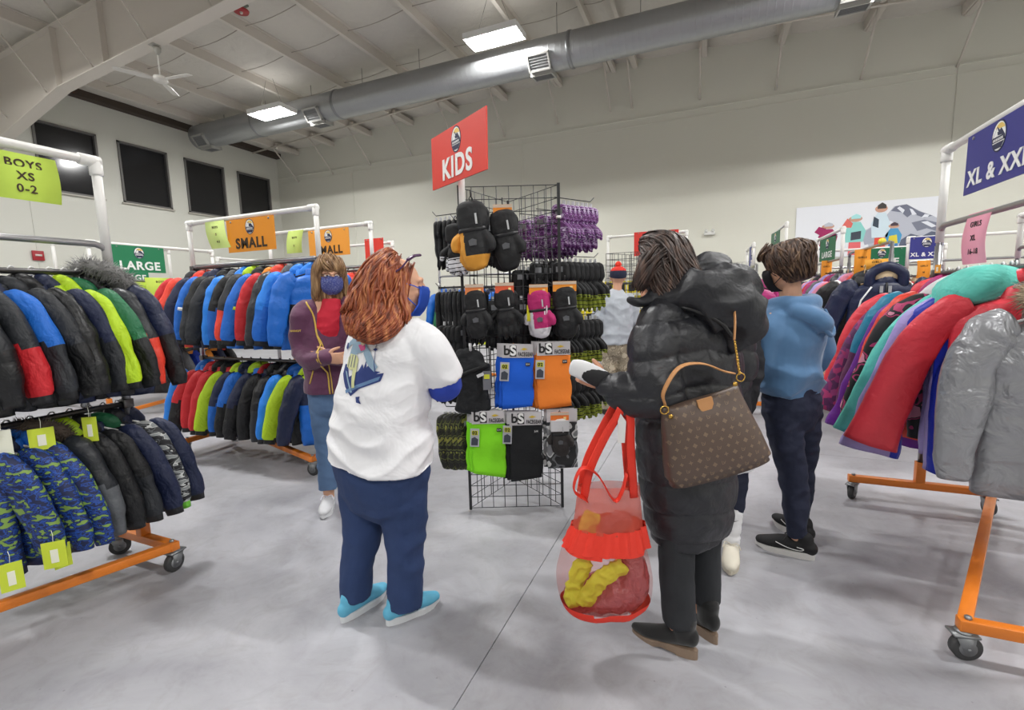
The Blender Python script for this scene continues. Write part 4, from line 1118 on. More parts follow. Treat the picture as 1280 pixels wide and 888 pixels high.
# low table behind the tower with stock
t = empty('stock_table', 'low grey folding table behind the mitten tower', 'table', (-2.4, 6.4, 0))
bm = NB(); box(bm, (0, 0, 0.74), (1.8, 0.7, 0.04), bev=0.01); build('table_top', bm, mat('#b9b9b8', 0.5), t)
for sx in (-0.8, 0.8):
    for sy in (-0.28, 0.28):
        bm = NB(); tube(bm, [(sx, sy, 0), (sx, sy, 0.73)], 0.014, 8); build('leg', bm, chrome_d, t)
for i, (x, c, lb) in enumerate([(-3.1, '#c9d61f', 'lime'), (-2.8, '#e8e4da', 'white'), (-2.5, '#e89a30', 'orange'), (-2.2, '#d9dcdc', 'pale grey'), (-1.9, '#e9cf2a', 'yellow')]):
    pack((x, 6.35, 1.02), 0.1*(i-2), lb+' carton standing on the low table behind the tower', 0.24, 0.26, mat(c, 0.6), boxd, None, 0.2)
# red sign beyond
zrack('z_rack', 'small far rack with a red sign behind the black coat head', -1.65, 8.4, 1.3, 'x', 1.8, ((0, 1.65),), 0.56, pvc_top=2.46)
sign('size_sign', 'distant red sign with emblem above the black-coated head', 0.72, 0.4, '#d8372e', (-0.83, 8.33, 2.3), 0, 'KIDS', ink_white, 0.14, None, emb=0.17, wz=-0.1)
t = empty('grid_tower', 'distant small black wire tower of goods by the far shopper', 'display stand', (-1.25, 7.9, 0))
bm = NB()
for a in range(3):
    M = Matrix.Rotation(a*2*PI/3, 4, 'Z') @ Matrix.Translation((0, -0.17, 0)); gridpanel(bm, 0.6, 2.1, 0.02, 0.1, 0.1, 0.004, M)
build('wire_grid', bm, gblack, t, smooth=False)
# ---------------------------------------------------------------- racks behind the left foreground
zrack('z_rack', 'rolling rack under the green LARGE sign behind the fur-hooded parka', -7.0, 3.35, 1.55, 'y', 1.80, ((0, 1.62), (0, 0.95)), 0.56, pvc_top=2.26, zflip=-1)
sign('size_sign', 'green LARGE sign with emblem, hung behind the grey fur hood', 0.62, 0.34, '#1c7a50', (-6.97, 3.88, 2.08), PI/2, 'LARGE', ink_white, 0.15, 'green LARGE signs at left', emb=0.18, wz=-0.09)
sign('size_sign', 'second small green LARGE sign peeking out below the first', 0.5, 0.3, '#1f7d55', (-8.56, 4.62, 2.01), PI/2, 'LARGE', ink_white, 0.13, 'green LARGE signs at left', emb=0.18, wz=-0.09)
card('yellow-green paper card under the green LARGE sign', 0.36, 0.24, '#c9e05a', (-6.9, 4.05, 1.72), PI/2, ['BOYS', 'L', '14-16'], 0.04, tilt=0.0)
card('second yellow-green card overlapping the one under the LARGE sign', 0.3, 0.2, '#c2da52', (-6.98, 3.85, 1.68), PI/2, ['BOYS'], 0.04)
g = 'jackets under the green LARGE sign'
for i, (st, va, co, desc, y) in enumerate([('shell', 0, 'black', 'black jacket', 3.5), ('shell', 1, 'navy', 'navy jacket', 3.6), ('shell', 2, 'lime charcoal lime lime green', 'neon lime jacket with grey side panel', 3.95), ('shell', 0, 'red charcoal red', 'dark red jacket', 4.08),
        ('puffer', 1, 'orange', 'orange padded jacket', 4.2), ('shell', 1, 'orange black orange', 'orange and black jacket', 4.32), ('puffer', 0, 'charcoal', 'charcoal padded jacket', 4.44), ('shell', 2, 'orange orange orange', 'plain orange shell jacket', 4.56), ('shell', 0, 'orangered', 'orange-red shell jacket', 4.68), ('shell', 1, 'tan', 'tan jacket', 4.8)]):
    place_jacket(st, va, (-7.0, y, 1.62), rad(22), cc(co), desc+', upper rail under the green LARGE sign', g, 1.25)
for i, (st, va, co, desc, y) in enumerate([('shell', 0, 'orange black orange', 'orange and black jacket', 3.9), ('shell', 1, 'grey', 'grey jacket', 4.1), ('shell', 2, 'royal white royal', 'royal blue and white jacket', 4.25), ('shell', 0, 'orange', 'plain orange jacket', 4.42), ('shell', 1, 'navy', 'navy jacket', 4.6), ('shell', 2, 'black', 'black jacket', 4.75)]):
    place_jacket(st, va, (-7.0, y, 0.95), rad(22), cc(co), desc+', lower rail under the green LARGE sign', g, 1.0)
zrack('z_rack', 'rolling rack with white pipe farthest left behind the foreground jackets', -8.6, 3.7, 1.55, 'y', 1.85, ((0, 1.62),), 0.56, pvc_top=2.42)
crowd(9, (-8.6, 3.8, 1.62), (-8.6, 5.15, 1.62), rad(20), 'on the rack farthest left', 'jackets on the rack farthest left', 5, 1.2, ['navy', 'black', 'red', 'charcoal', 'blue', 'green', 'orange'])
zrack('z_rack', 'rolling rack in the gap between the two left racks, deep in the hall', -8.3, 5.9, 1.55, 'y', 1.85, ((0, 1.62),), 0.56, pvc_top=2.3)
crowd(9, (-8.3, 6.0, 1.62), (-8.3, 7.3, 1.62), rad(20), 'deep in the gap at left', 'jackets deep in the gap at left', 6, 1.2, ['orange', 'orange', 'tan', 'red', 'black', 'green', 'navy'])
zrack('z_rack', 'rolling rack with white pipe and red sign behind the SMALL racks', -6.0, 5.9, 1.6, 'x', 1.85, ((0, 1.65),), 0.56, pvc_top=2.32)
crowd(8, (-5.9, 5.9, 1.65), (-4.6, 5.9, 1.65), rad(66), 'behind the two SMALL racks', 'jackets behind the two SMALL racks', 8, 1.15, ['navy', 'red', 'black', 'blue', 'green', 'charcoal'])
t = sign('size_sign', 'red sign partly hidden behind the farther SMALL sign', 0.34, 0.5, '#d8392c', (-4.58, 5.7, 2.12), 0, '', ink_white, 0.07, None, emb=0, wz=0.1)
zrack('z_rack', 'rolling rack with white pipe and an orange sign right of the two women at left', -4.4, 7.2, 1.6, 'x', 1.85, ((0, 1.65),), 0.56, pvc_top=2.48)
sign('size_sign', 'small orange sign behind the red hair, farthest of the orange signs', 0.6, 0.34, '#f0a02c', (-4.05, 7.17, 2.29), 0, 'SMALL', ink_dark, 0.125, 'orange SMALL signs', emb=0.18, wz=-0.09)
crowd(8, (-4.3, 7.2, 1.65), (-3.0, 7.2, 1.65), rad(66), 'under the farthest orange sign', 'jackets under the farthest orange sign', 9, 1.15, ['navy', 'red', 'black', 'blue', 'green', 'charcoal'])
# grey shelving against the left wall
t = empty('wall_shelf', 'long low grey metal shelf against the left wall behind the racks', 'shelf', (-15.8, 9.0, 0))
for z in (0.5, 1.05, 1.6):
    bm = NB(); box(bm, (0, 0, z), (0.6, 7.0, 0.04)); build('shelf_board', bm, mat('#8e8a84', 0.6), t, smooth=False)
for y in (-3.4, -1.2, 1.2, 3.4):
    for x in (-0.27, 0.27):
        bm = NB(); box(bm, (x, y, 0.85), (0.04, 0.04, 1.7)); build('post', bm, mat('#6d6a66', 0.5), t, smooth=False)
# ---------------------------------------------------------------- triangular grid tower with gloves and neck gaiters
TW = empty('grid_tower', 'tall black triangular wire grid tower loaded with mittens, gloves and neck warmers', 'display stand', W(0.0, 3.04), YAW)
def TL(x, y, z=0.0):
    """tower ground axes (x right, y away, origin 3.04 m ahead) into world axes"""
    return W(x, 3.04+y, z)
A_, B_, C_ = Vector((-0.31, 0, 0)), Vector((0.32, 0, 0)), Vector((0.0, 0.50, 0))
for nm, p, q in (('front_grid', A_, B_), ('right_grid', B_, C_), ('left_grid', C_, A_)):
    d = q-p; L_ = d.length
    M = Matrix.Translation((p+q)/2) @ Matrix.Rotation(math.atan2(d.y, d.x), 4, 'Z')
    bm = NB(); gridpanel(bm, L_, 2.13, 0.02, 0.0787, 0.0787, 0.0026, M); build(nm, bm, gblack, TW)
for p in (A_, B_, C_):
    bm = NB(); box(bm, (p.x, p.y, 1.085), (0.018, 0.018, 2.15)); build('corner_post', bm, gblack, TW, smooth=False)
for z in (0.3, 1.05, 1.95):
    for p in (A_, B_):
        bm = NB(); tube(bm, [(p.x, p.y, z-0.008), (p.x, p.y, z+0.008)], 0.017, 10); build('cable_tie', bm, pvc, TW)
bm = NB(); tube(bm, [(A_.x+0.02, A_.y-0.01, 1.75), (A_.x+0.02, A_.y-0.01, 2.49)], 0.021, 14); tube(bm, [(A_.x+0.02, A_.y-0.01, 2.44), (A_.x+0.02, A_.y-0.01, 2.5), (A_.x+0.02, A_.y-0.01, 2.505)], [0.028, 0.028, 0.02], 14)
build('sign_post', bm, pvc, TW)
sg = sign('size_sign', 'big red KIDS sign with oval emblem on top of the wire tower', 0.70, 0.325, '#dc3a2c', W(-0.30, 2.93, 2.325), YAW-rad(56), 'KIDS', ink_white, 0.17, None, emb=0.19, wz=-0.075, thick=0.008, sx=1.0, grommets=False)
sg.rotation_euler[1] = rad(2)

def hookbar(p, d, L_, label):
    """chrome faceout hook: part of the tower"""
    bm = NB(); p = Vector(p); d = Vector(d).normalized()
    tube(bm, [p, p+d*L_*0.9, p+d*L_+Vector((0, 0, 0.03))], 0.0032, 6); build('display_hook', bm, gblack, TW)
blk = cloth('#101113', 0.8)
def glove_bm(mitt=False, s=1.0, seed=0):
    """child's glove hanging by its cuff, fingers down, palm facing -y; cuff top at z=0"""
    bm = NB()
    if mitt:
        limb(bm, [(0, 0, -0.005), (0, 0, -0.07), (0, 0, -0.10), (0, -0.004, -0.17), (0, -0.006, -0.225)], [(0.050, 0.028), (0.053, 0.03), (0.047, 0.027), (0.050, 0.032), (0.038, 0.024)], 18, 20, (1, 0, 0), 2.4)
        limb(bm, [(0.034, -0.008, -0.11), (0.056, -0.016, -0.145), (0.058, -0.02, -0.172)], [(0.020, 0.017), (0.019, 0.017), (0.014, 0.013)], 12, 8)
    else:
        limb(bm, [(0, 0, -0.005), (0, 0, -0.06), (0, 0, -0.085), (0, -0.003, -0.13), (0, -0.004, -0.155)], [(0.045, 0.022), (0.047, 0.024), (0.036, 0.02), (0.046, 0.024), (0.042, 0.02)], 16, 16, (1, 0, 0), 2.4)
        for k, (x, l) in enumerate(((-0.033, 0.055), (-0.011, 0.07), (0.011, 0.066), (0.032, 0.05))):
            limb(bm, [(x, -0.004, -0.14), (x*1.12, -0.01, -0.16-l*0.5), (x*1.2, -0.004, -0.16-l)], [0.013, 0.0125, 0.009], 10, 7)
        limb(bm, [(0.032, -0.006, -0.10), (0.06, -0.014, -0.13), (0.066, -0.012, -0.16)], [0.015, 0.014, 0.01], 10, 7)
    return bm
GP = {}
def glove_mesh(mitt, back):
    k = (mitt, back)
    if k not in GP:
        bm = glove_bm(mitt)
        if back: bmesh.ops.transform(bm, matrix=Matrix.Diagonal((-1, 1, 1, 1)), verts=bm.verts); bmesh.ops.reverse_faces(bm, faces=bm.faces)
        o = fuse('glove', bm, blk, None, 0.0042, 2, lambda c, n: 0.0025*nz(c, 38, 2.0))
        me = o.data; D.objects.remove(o)
        # second slot: fingertips and panel
        me.materials.append(blk); me.materials.append(blk)
        for p in me.polygons:
            z = p.center.z
            if mitt: p.material_index = 1 if (z < -0.19 or (p.center.x < -0.03 and z < -0.1)) else (2 if z > -0.07 else 0)
            else: p.material_index = 1 if z < -0.15 and abs(math.sin(z*160)) > 0.35 else (2 if z > -0.075 else 0)
        GP[k] = me
    return GP[k]
def pair(name, label, cat, loc, rz, mitt=True, cols=('#17181a',)*3, cardc='#e88a2a', group=None, s=1.0, cardw=0.115, single=False, logo_=True, spread=0.012, tilt=0.0):
    """a pair hung on one clip with a header card"""
    t = empty(name, label, cat, loc, rz, group)
    ms = [cloth(c, 0.7) for c in cols]
    for k in range(1 if single else 2):
        o = D.objects.new('mitten' if mitt else 'glove', glove_mesh(mitt, k == 1)); COL.objects.link(o); o.parent = t
        o.location = ((spread if k else -spread*0.3)*1.4, 0.05*k*s, -0.03); o.rotation_euler = (0, 0.10*(k*2-1)+tilt, 0.15*(k*2-1)); o.scale = (s*1.18, s*1.1, s)
        for i, m in enumerate(ms): o.material_slots[i].link = 'OBJECT'; o.material_slots[i].material = m
        if k == 0 and logo_:
            bm = NB(); 
            if mitt:
                prism(bm, [(-0.012, -0.155), (0.012, -0.155), (0.014, -0.135), (0.0, -0.128), (-0.014, -0.135)], -0.0385, -0.034)
                build('badge', bm, mat('#5a5c60', 0.5), o, smooth=False)
            bm = NB(); zz = -0.092 if mitt else -0.088; tube(bm, [(0, 0, zz-0.009), (0, 0, zz-0.006), (0, 0, zz+0.006), (0, 0, zz+0.009)], [(0.047, 0.026), (0.0505, 0.0305), (0.0505, 0.0305), (0.047, 0.026)] if mitt else [(0.036, 0.019), (0.040, 0.0235), (0.040, 0.0235), (0.036, 0.019)], 20, 0, True, (1, 0, 0), 2.4); build('wrist_strap', bm, mat('#1d1e21', 0.35), o)
        bm = NB(); box(bm, (0.02, -0.034 if mitt else -0.026, -0.055 if mitt else -0.05), (0.006, 0.004, 0.04)); build('pull_tab', bm, mat('#c4c6c8', 0.5), o, smooth=False)
    if cardc:
        bm = NB(); box(bm, (0, -0.02, -0.005), (cardw, 0.0025, 0.062)); build('header_card', bm, mat(cardc, 0.6), t, smooth=False)
        bm = NB(); box(bm, (0, -0.0225, 0.016), (cardw, 0.002, 0.018)); build('header_stripe', bm, mat('#c9b6a2', 0.6), t, smooth=False)
        bm = NB(); box(bm, (cardw*0.28, -0.0225, -0.012), (0.016, 0.002, 0.016)); build('price_sticker', bm, mat('#f4dc9a', 0.6), t, smooth=False)
    bm = NB(); tube(bm, [(0, -0.01, -0.012), (0.011, -0.012, 0.012), (0, -0.01, 0.034), (-0.011, -0.008, 0.015), (0.0, -0.008, -0.005)], 0.0035, 6); build('hook_clip', bm, mat('#141416', 0.4), t)
    return t
K17 = '#101114'
front = [
 ('black and amber mitten pair, largest on the upper front of the wire tower', -0.225, -0.13, 2.035, True, ('#17181b', '#dd9a35', '#1b1c1e'), None, 1.55, 0.0),
 ('black mitten pair under an orange header card, upper front of the wire tower', -0.035, -0.12, 1.985, True, (K17,)*3, '#e98d22', 1.38, -0.05),
 ('black mitten pair under a pale orange card, second row, leftmost of its row', -0.222, -0.13, 1.51, True, (K17,)*3, '#de8248', 1.15, 0.0),
 ('narrow black glove pair under a red-orange card, second row of the tower', -0.036, -0.13, 1.515, False, (K17,)*3, '#de5a34', 1.25, 0.0),
 ('magenta and white mitten pair with badge in the second row of the tower', 0.173, -0.14, 1.50, True, ('#b41d68', '#d9d6dc', '#b41d68'), '#e98d22', 1.12, 0.0),
 ('black mitten pair under a wide orange card, right end of the second row', 0.335, -0.13, 1.515, True, (K17,)*3, '#ee942a', 1.2, 0.0)]
for lb, x, y, z, mi, co, cardc, s, ti in front:
    hookbar((x, 0, z+0.03), (0, -1, 0), 0.17, '')
    t = pair('mitten_pair' if mi else 'glove_pair', lb, 'mittens' if mi else 'gloves', TL(x, y, z), YAW, mi, co, cardc, None, s, 0.145 if 'wide' in lb else 0.115, tilt=ti)
    if 'magenta' in lb:
        bm = NB(); box(bm, (-0.062, 0.01, -0.15), (0.022, 0.02, 0.1)); build('yellow_strip', bm, mat('#e6de26', 0.5), t, smooth=False)
        for xx in (0.035, 0.048):
            bm = NB(); box(bm, (xx, -0.037, -0.17), (0.007, 0.004, 0.13)); build('white_stripe', bm, mat('#e6e2e6', 0.5), t, smooth=False)
# gloves on the left side faceouts, running away to the left
def row(name, cat, lab, group, p0, p1, n, rz, mitt, cols, s, seed, clip='#cfd0d2'):
    r = random.Random(seed)
    proto = None
    for i in range(n):
        p = Vector(p0).lerp(Vector(p1), i/(n-1))
        if proto is None:
            t = empty(name, lab, cat, p, rz, group); proto = t
            ms = [c if not isinstance(c, str) else cloth(c, 0.7) for c in cols]
            o = D.objects.new('mitten' if mitt else 'glove', glove_mesh(mitt, False)); COL.objects.link(o); o.parent = t; o.scale = (s, s*0.7, s); o.location = (0, 0, -0.045)
            for k, m in enumerate(ms): o.material_slots[k].link = 'OBJECT'; o.material_slots[k].material = m
            bm = NB(); box(bm, (0, 0, -0.028), (0.018, 0.014, 0.055)); build('hang_clip', bm, mat(clip, 0.4), t, smooth=False)
            bm = NB(); box(bm, (0, -0.019*s, -0.075), (0.045, 0.003, 0.035)); build('cuff_label', bm, mat('#84868a', 0.6), t, smooth=False)
        else:
            t = dup(proto, p, rz+r.uniform(-.15, .15))
        t.rotation_euler[1] = r.uniform(-.06, .06)
    return proto
ld = Vector((-0.5, 0.31, 0)).normalized(); ldn = Vector((-0.85, 0.53, 0)).normalized()
def faceout(x, y, z, ang, L_):
    d = Vector((math.cos(rad(ang)), math.sin(rad(ang)), 0)); hookbar((x, y, z+0.012), d, L_, ''); return d
# left panel: from C(0,.5) to A(-.31,0); outward normal ~ 148 deg
purple_m = pattern_mat('purple_zebra_knit', ['#5c2464', '#9a6aa8', '#4a1c56', '#c4b0d0', '#6c3478'], 24, st=(0.7, 1, 1.6))
for (x, y, z, n, L_, lab, grp, mitt, cols, s, ang) in [
    (-0.26, 0.08, 2.00, 7, 0.26, 'black glove on the upper left faceout hook of the tower', 'black gloves on the upper left hook', False, (K17,)*3, 1.3, 152),
    (-0.18, 0.20, 2.00, 6, 0.24, 'black glove on the inner upper left faceout hook', 'black gloves on the inner upper left hook', False, (K17,)*3, 1.25, 148),
    (-0.26, 0.08, 1.52, 7, 0.26, 'black mitten on the middle left faceout hook of the tower', 'black mittens on the middle left hook', True, (K17,)*3, 1.25, 152),
    (-0.18, 0.20, 1.47, 6, 0.24, 'black glove on the inner middle left faceout hook', 'black gloves on the inner middle left hook', False, (K17,)*3, 1.3, 148),
    (-0.26, 0.08, 1.20, 6, 0.22, 'black glove on the lower middle left faceout hook', 'black gloves on the lower middle left hook', False, (K17,)*3, 1.1, 150)]:
    d = faceout(x, y, z, ang, L_+0.03)
    p0 = TL(x+d.x*0.04, y+d.y*0.04, z); p1 = TL(x+d.x*L_, y+d.y*L_, z)
    row('hanging_mitten' if mitt else 'hanging_glove', 'mitten' if mitt else 'glove', lab, grp, p0, p1, n, YAW+rad(ang-90+20), mitt, cols, s, int(z*10))
pair('glove_pair', 'black glove pair with white-striped fingers beside the amber mitten', 'gloves', TL(-0.33, -0.06, 1.93), YAW, False, (K17, '#dcdde2', K17), None, None, 1.3)
cammo_k = pattern_mat('olive_camouflage_knit', ['#16170f', '#2c2d1c', '#16170f', '#5c6130', '#1c1d18', '#8a8a3a'], 18)
d = faceout(-0.31, 0.0, 0.72, 170, 0.16)
p0 = TL(-0.33, 0.0, 0.70); p1 = TL(-0.46, 0.02, 0.70)
row('hanging_mitten', 'mitten', 'black and olive camouflage mitten at the lower left of the tower', 'camouflage mittens at the lower left of the tower', p0, p1, 5, YAW+rad(35), True, (cammo_k, cammo_k, cammo_k), 1.45, 3)
# right panel: from B(.32,0) to C(0,.5); outward normal ~ 33 deg
for (x, y, z, n, L_, lab, grp, cols, s, ang) in [
    (0.30, 0.04, 2.07, 8, 0.32, 'purple zebra glove on the front upper right faceout hook', 'purple zebra gloves on the front upper right hook', (purple_m,)*3, 1.2, 35),
    (0.19, 0.20, 2.03, 7, 0.30, 'purple zebra glove on the middle upper right faceout hook', 'purple zebra gloves on the middle upper right hook', (purple_m,)*3, 1.15, 35),
    (0.08, 0.37, 2.03, 7, 0.30, 'purple zebra glove on the rear upper right faceout hook', 'purple zebra gloves on the rear upper right hook', (purple_m,)*3, 1.15, 35),
    (0.30, 0.04, 1.70, 8, 0.36, 'black glove with lime fingers on the second right faceout hook', 'black and lime gloves on the second right hook', (K17, '#8f9c2c', K17), 1.35, 35),
    (0.16, 0.25, 1.72, 8, 0.34, 'black and lime glove on the second inner right faceout hook', 'black and lime gloves on the second inner right hook', (K17, '#8f9c2c', K17), 1.3, 35),
    (0.30, 0.04, 1.31, 8, 0.36, 'black glove with lime fingers on the third right faceout hook', 'black and lime gloves on the third right hook', (K17, '#8f9c2c', K17), 1.3, 35),
    (0.30, 0.04, 0.94, 8, 0.36, 'black glove with lime fingers on the lowest right faceout hook', 'black and lime gloves on the lowest right hook', (K17, '#8f9c2c', K17), 1.35, 35),
    (0.16, 0.25, 1.31, 7, 0.3, 'black glove on the third inner right faceout hook', 'black gloves on the third inner right hook', (K17,)*3, 1.25, 35)]:
    d = faceout(x, y, z, ang, L_+0.03)
    p0 = TL(x+d.x*0.04, y+d.y*0.04, z); p1 = TL(x+d.x*L_, y+d.y*L_, z)
    row('hanging_glove', 'glove', lab, grp, p0, p1, n, YAW+rad(ang-90+35), False, cols, s, int(z*13)+n)
# dark gloves hanging inside the tower, seen through the grid
for (x, y, z, lab) in [(-0.14, 0.10, 1.98, 'black glove behind the front grid between the two upper mittens'), (0.06, 0.12, 1.66, 'black glove behind the front grid, above the red-orange card'), (0.18, 0.10, 1.70, 'black glove behind the front grid, above the magenta mitten')]:
    row('hanging_glove', 'glove', lab, lab+'s', TL(x, y, z), TL(x+0.07, y+0.1, z), 3, YAW+0.4, False, (K17,)*3, 1.2, 9)
for (x, y, z, lab) in [(-0.12, 0.10, 1.46, 'second row black glove inside the tower, left'), (0.07, 0.10, 1.46, 'second row black glove inside the tower, middle'), (0.24, 0.10, 1.44, 'second row black glove inside the tower, right')]:
    row('hanging_glove', 'glove', lab+' of the front grid', lab, TL(x, y, z), TL(x+0.08, y+0.08, z), 3, YAW+0.4, False, (K17,)*3, 1.35, 9)

# neck gaiters on header cards
def gaiter(label, x, z, w, h, m, y=-0.10, lean=0.0, tags=((-0.4, 0.0),), copies=2, words=True, rz=0.0):
    for c in range(copies, -1, -1):
        lb = label if c == 0 else label.replace(' gaiter', ' gaiter, second in line' if c == 1 else ' gaiter, third in line')
        t = empty('neck_gaiter', lb, 'neck gaiter', TL(x-0.018*c, y+0.028*c, z), YAW+rz+0.04*c, None)
        t.rotation_euler[1] = lean+0.02*c
        bm = NB(); n = 14
        rings = []
        rws = []
        for i in range(n+1):
            zz = -h*i/n
            rws.append(((0.004*math.sin(i*1.3+x*9), 0.004*math.sin(i*0.9), zz), (w/2*(1+0.02*math.sin(i*.8)), 0.009+0.002*math.sin(i))))
        tube(bm, [r_[0] for r_ in rws], [r_[1] for r_ in rws], 24, 0, True, (1, 0, 0), 5.0)
        build('fabric_tube', bm, m, t)
        bm = NB(); box(bm, (0, -0.012, 0.03), (w*0.98, 0.0025, 0.085)); build('header_card', bm, mat('#c9c6c8', 0.6), t, smooth=False)
        if c == 0 and words:
            bm = NB(); box(bm, (-w*0.14, -0.0145, 0.03), (w*0.21, 0.0015, 0.07)); build('logo_block', bm, ink_black, t, smooth=False)
            text('b', 0.085, ink_black, t, (-w*0.34, -0.0145, 0.032), bold=0.002)
            text('S', 0.085, ink_white, t, (-w*0.14, -0.017, 0.03), bold=0.003)
            text('FACEGEAR', 0.036, ink_black, t, (w*0.25, -0.0145, 0.008), bold=0.0008, sx=0.50)
            bm = NB(); prism(bm, [(w*0.1, 0.04), (w*0.2, 0.05), (w*0.32, 0.042), (w*0.2, 0.034)], -0.016, -0.013); build('card_mark', bm, mat('#d8b83a', 0.5), t, smooth=False)
            bm = NB(); box(bm, (w*0.32, -0.013, -0.055), (0.03, 0.002, 0.022)); build('size_sticker', bm, mat('#2a2b2e', 0.5), t, smooth=False)
            text('S/M', 0.014, ink_white, t, (w*0.32, -0.016, -0.055))
            for (tx, tz) in tags:
                k = D.objects.new('hang_tag', None); k.empty_display_size = 0.03; COL.objects.link(k); k.parent = t; k.location = (w*tx, -0.02, tz-0.05); k.rotation_euler = (0, 0.05, 0)
                bm = NB(); box(bm, (0, 0, -0.05), (0.058, 0.002, 0.12)); build('tag_card', bm, mat('#b8b9c0', 0.6), k, smooth=False)
                bm = NB(); box(bm, (0, -0.002, -0.018), (0.04, 0.002, 0.03)); build('tag_panel', bm, mat('#d6d83a', 0.6), k, smooth=False)
                o = text('02', 0.03, ink_black, k, (0, -0.004, -0.018), bold=0.001, name='tag_number')
                bm = NB(); prism(bm, [(-0.022, -0.1), (-0.02, -0.055), (0.0, -0.045), (0.022, -0.06), (0.02, -0.1)], -0.003, -0.001); build('tag_picture', bm, mat('#3f4450', 0.6), k, smooth=False)
camo_g = pattern_mat('urban_camouflage', ['#232427', '#6f7175', '#2e3033', '#cfd0d0', '#85878a'], 9)
gm = lambda h: mat(h, 0.8, bump=(30, 0.25, 0.005))
hookbar((0.02, 0, 1.20), (0, -1, 0), 0.16, ''); hookbar((0.25, 0, 1.20), (0, -1, 0), 0.16, '')
gaiter('plain bright blue neck gaiter on the front of the tower', 0.035, 1.085, 0.20, 0.335, gm('#1260d8'), -0.13, 0.02)
gaiter('plain orange neck gaiter on the front of the tower', 0.262, 1.095, 0.215, 0.35, gm('#f3852c'), -0.13, -0.01)
gaiter('plain lime green neck gaiter low on the front of the tower', -0.165, 0.66, 0.215, 0.36, gm('#86e31c'), -0.12, 0.0)
gaiter('plain black neck gaiter low on the front of the tower', 0.075, 0.65, 0.21, 0.375, gm('#15171a'), -0.14, 0.0, tags=((-0.55, 0.03),))
gaiter('grey urban camouflage neck gaiter at the lower right of the tower', 0.31, 0.66, 0.20, 0.32, camo_g, -0.12, 0.0, tags=(), words=False, copies=1)
t = pair('glove_pair', 'dark glove pair under a bright orange card at the lower right of the tower', 'gloves', TL(0.29, -0.17, 0.70), YAW, True, ('#2e2928', '#2e2928', '#dcd8d6'), '#f07a2a', None, 0.95)
bm = NB(); box(bm, (0, -0.03, -0.06), (0.115, 0.012, 0.07)); build('white_card', bm, mat('#d8d8da', 0.6), t, smooth=False)
# black balaclava on a white peg
t = empty('balaclava', 'black hooded balaclava hanging left of the blue neck gaiter', 'hat', TL(-0.262, -0.10, 1.115), YAW)
bm = NB(); limb(bm, [(0.02, 0, -0.015), (0.0, 0, -0.06), (-0.01, 0, -0.16), (0.0, 0, -0.27), (0.0, 0, -0.37)], [(0.07, 0.03), (0.12, 0.05), (0.128, 0.055), (0.105, 0.045), (0.12, 0.04)], 24, 26, (1, 0, 0), 2.3)
fuse('hood', bm, cloth('#15171a', 0.85), t, 0.007, 3, folds(0.008, 9, 2.0))
bm = NB(); limb(bm, [(-0.09, -0.045, -0.16), (-0.02, -0.065, -0.125), (0.06, -0.06, -0.10), (0.11, -0.03, -0.085)], [(0.012, 0.01)]*4, 10, 12); build('face_seam', bm, cloth('#101113', 0.8), t)
bm = NB(); tube(bm, [(0, 0, -0.02), (0, -0.03, 0.03), (0, -0.03, 0.055)], 0.009, 10); build('peg', bm, mat('#d8d8da', 0.4), t)
bm = NB(); box(bm, (0.0, -0.07, -0.155), (0.045, 0.004, 0.02), Matrix.Rotation(-0.4, 4, 'Y')); build('size_sticker', bm, mat('#cfcfd2', 0.5), t, smooth=False)
bm = NB(); box(bm, (0.10, -0.06, -0.18), (0.05, 0.003, 0.12)); build('hang_tag', bm, mat('#6f7078', 0.6), t, smooth=False)
bm = NB(); box(bm, (0.10, -0.063, -0.155), (0.035, 0.002, 0.028)); build('tag_panel', bm, mat('#d6d83a', 0.6), t, smooth=False)

# extra black gloves that crowd the left side at elbow height
for (x, y, z, n, ang, lab) in [(-0.30, -0.02, 1.10, 4, 172, 'black glove hanging just below the blue sleeve beside the balaclava'), (-0.28, 0.05, 1.30, 5, 160, 'black glove at elbow height on the left of the tower')]:
    d = faceout(x, y, z, ang, 0.2)
    row('hanging_glove', 'glove', lab, lab.replace('glove', 'gloves', 1), TL(x+d.x*0.05, y+d.y*0.05, z), TL(x+d.x*0.18, y+d.y*0.18, z), n, YAW+rad(30), False, (K17,)*3, 1.25, 5)
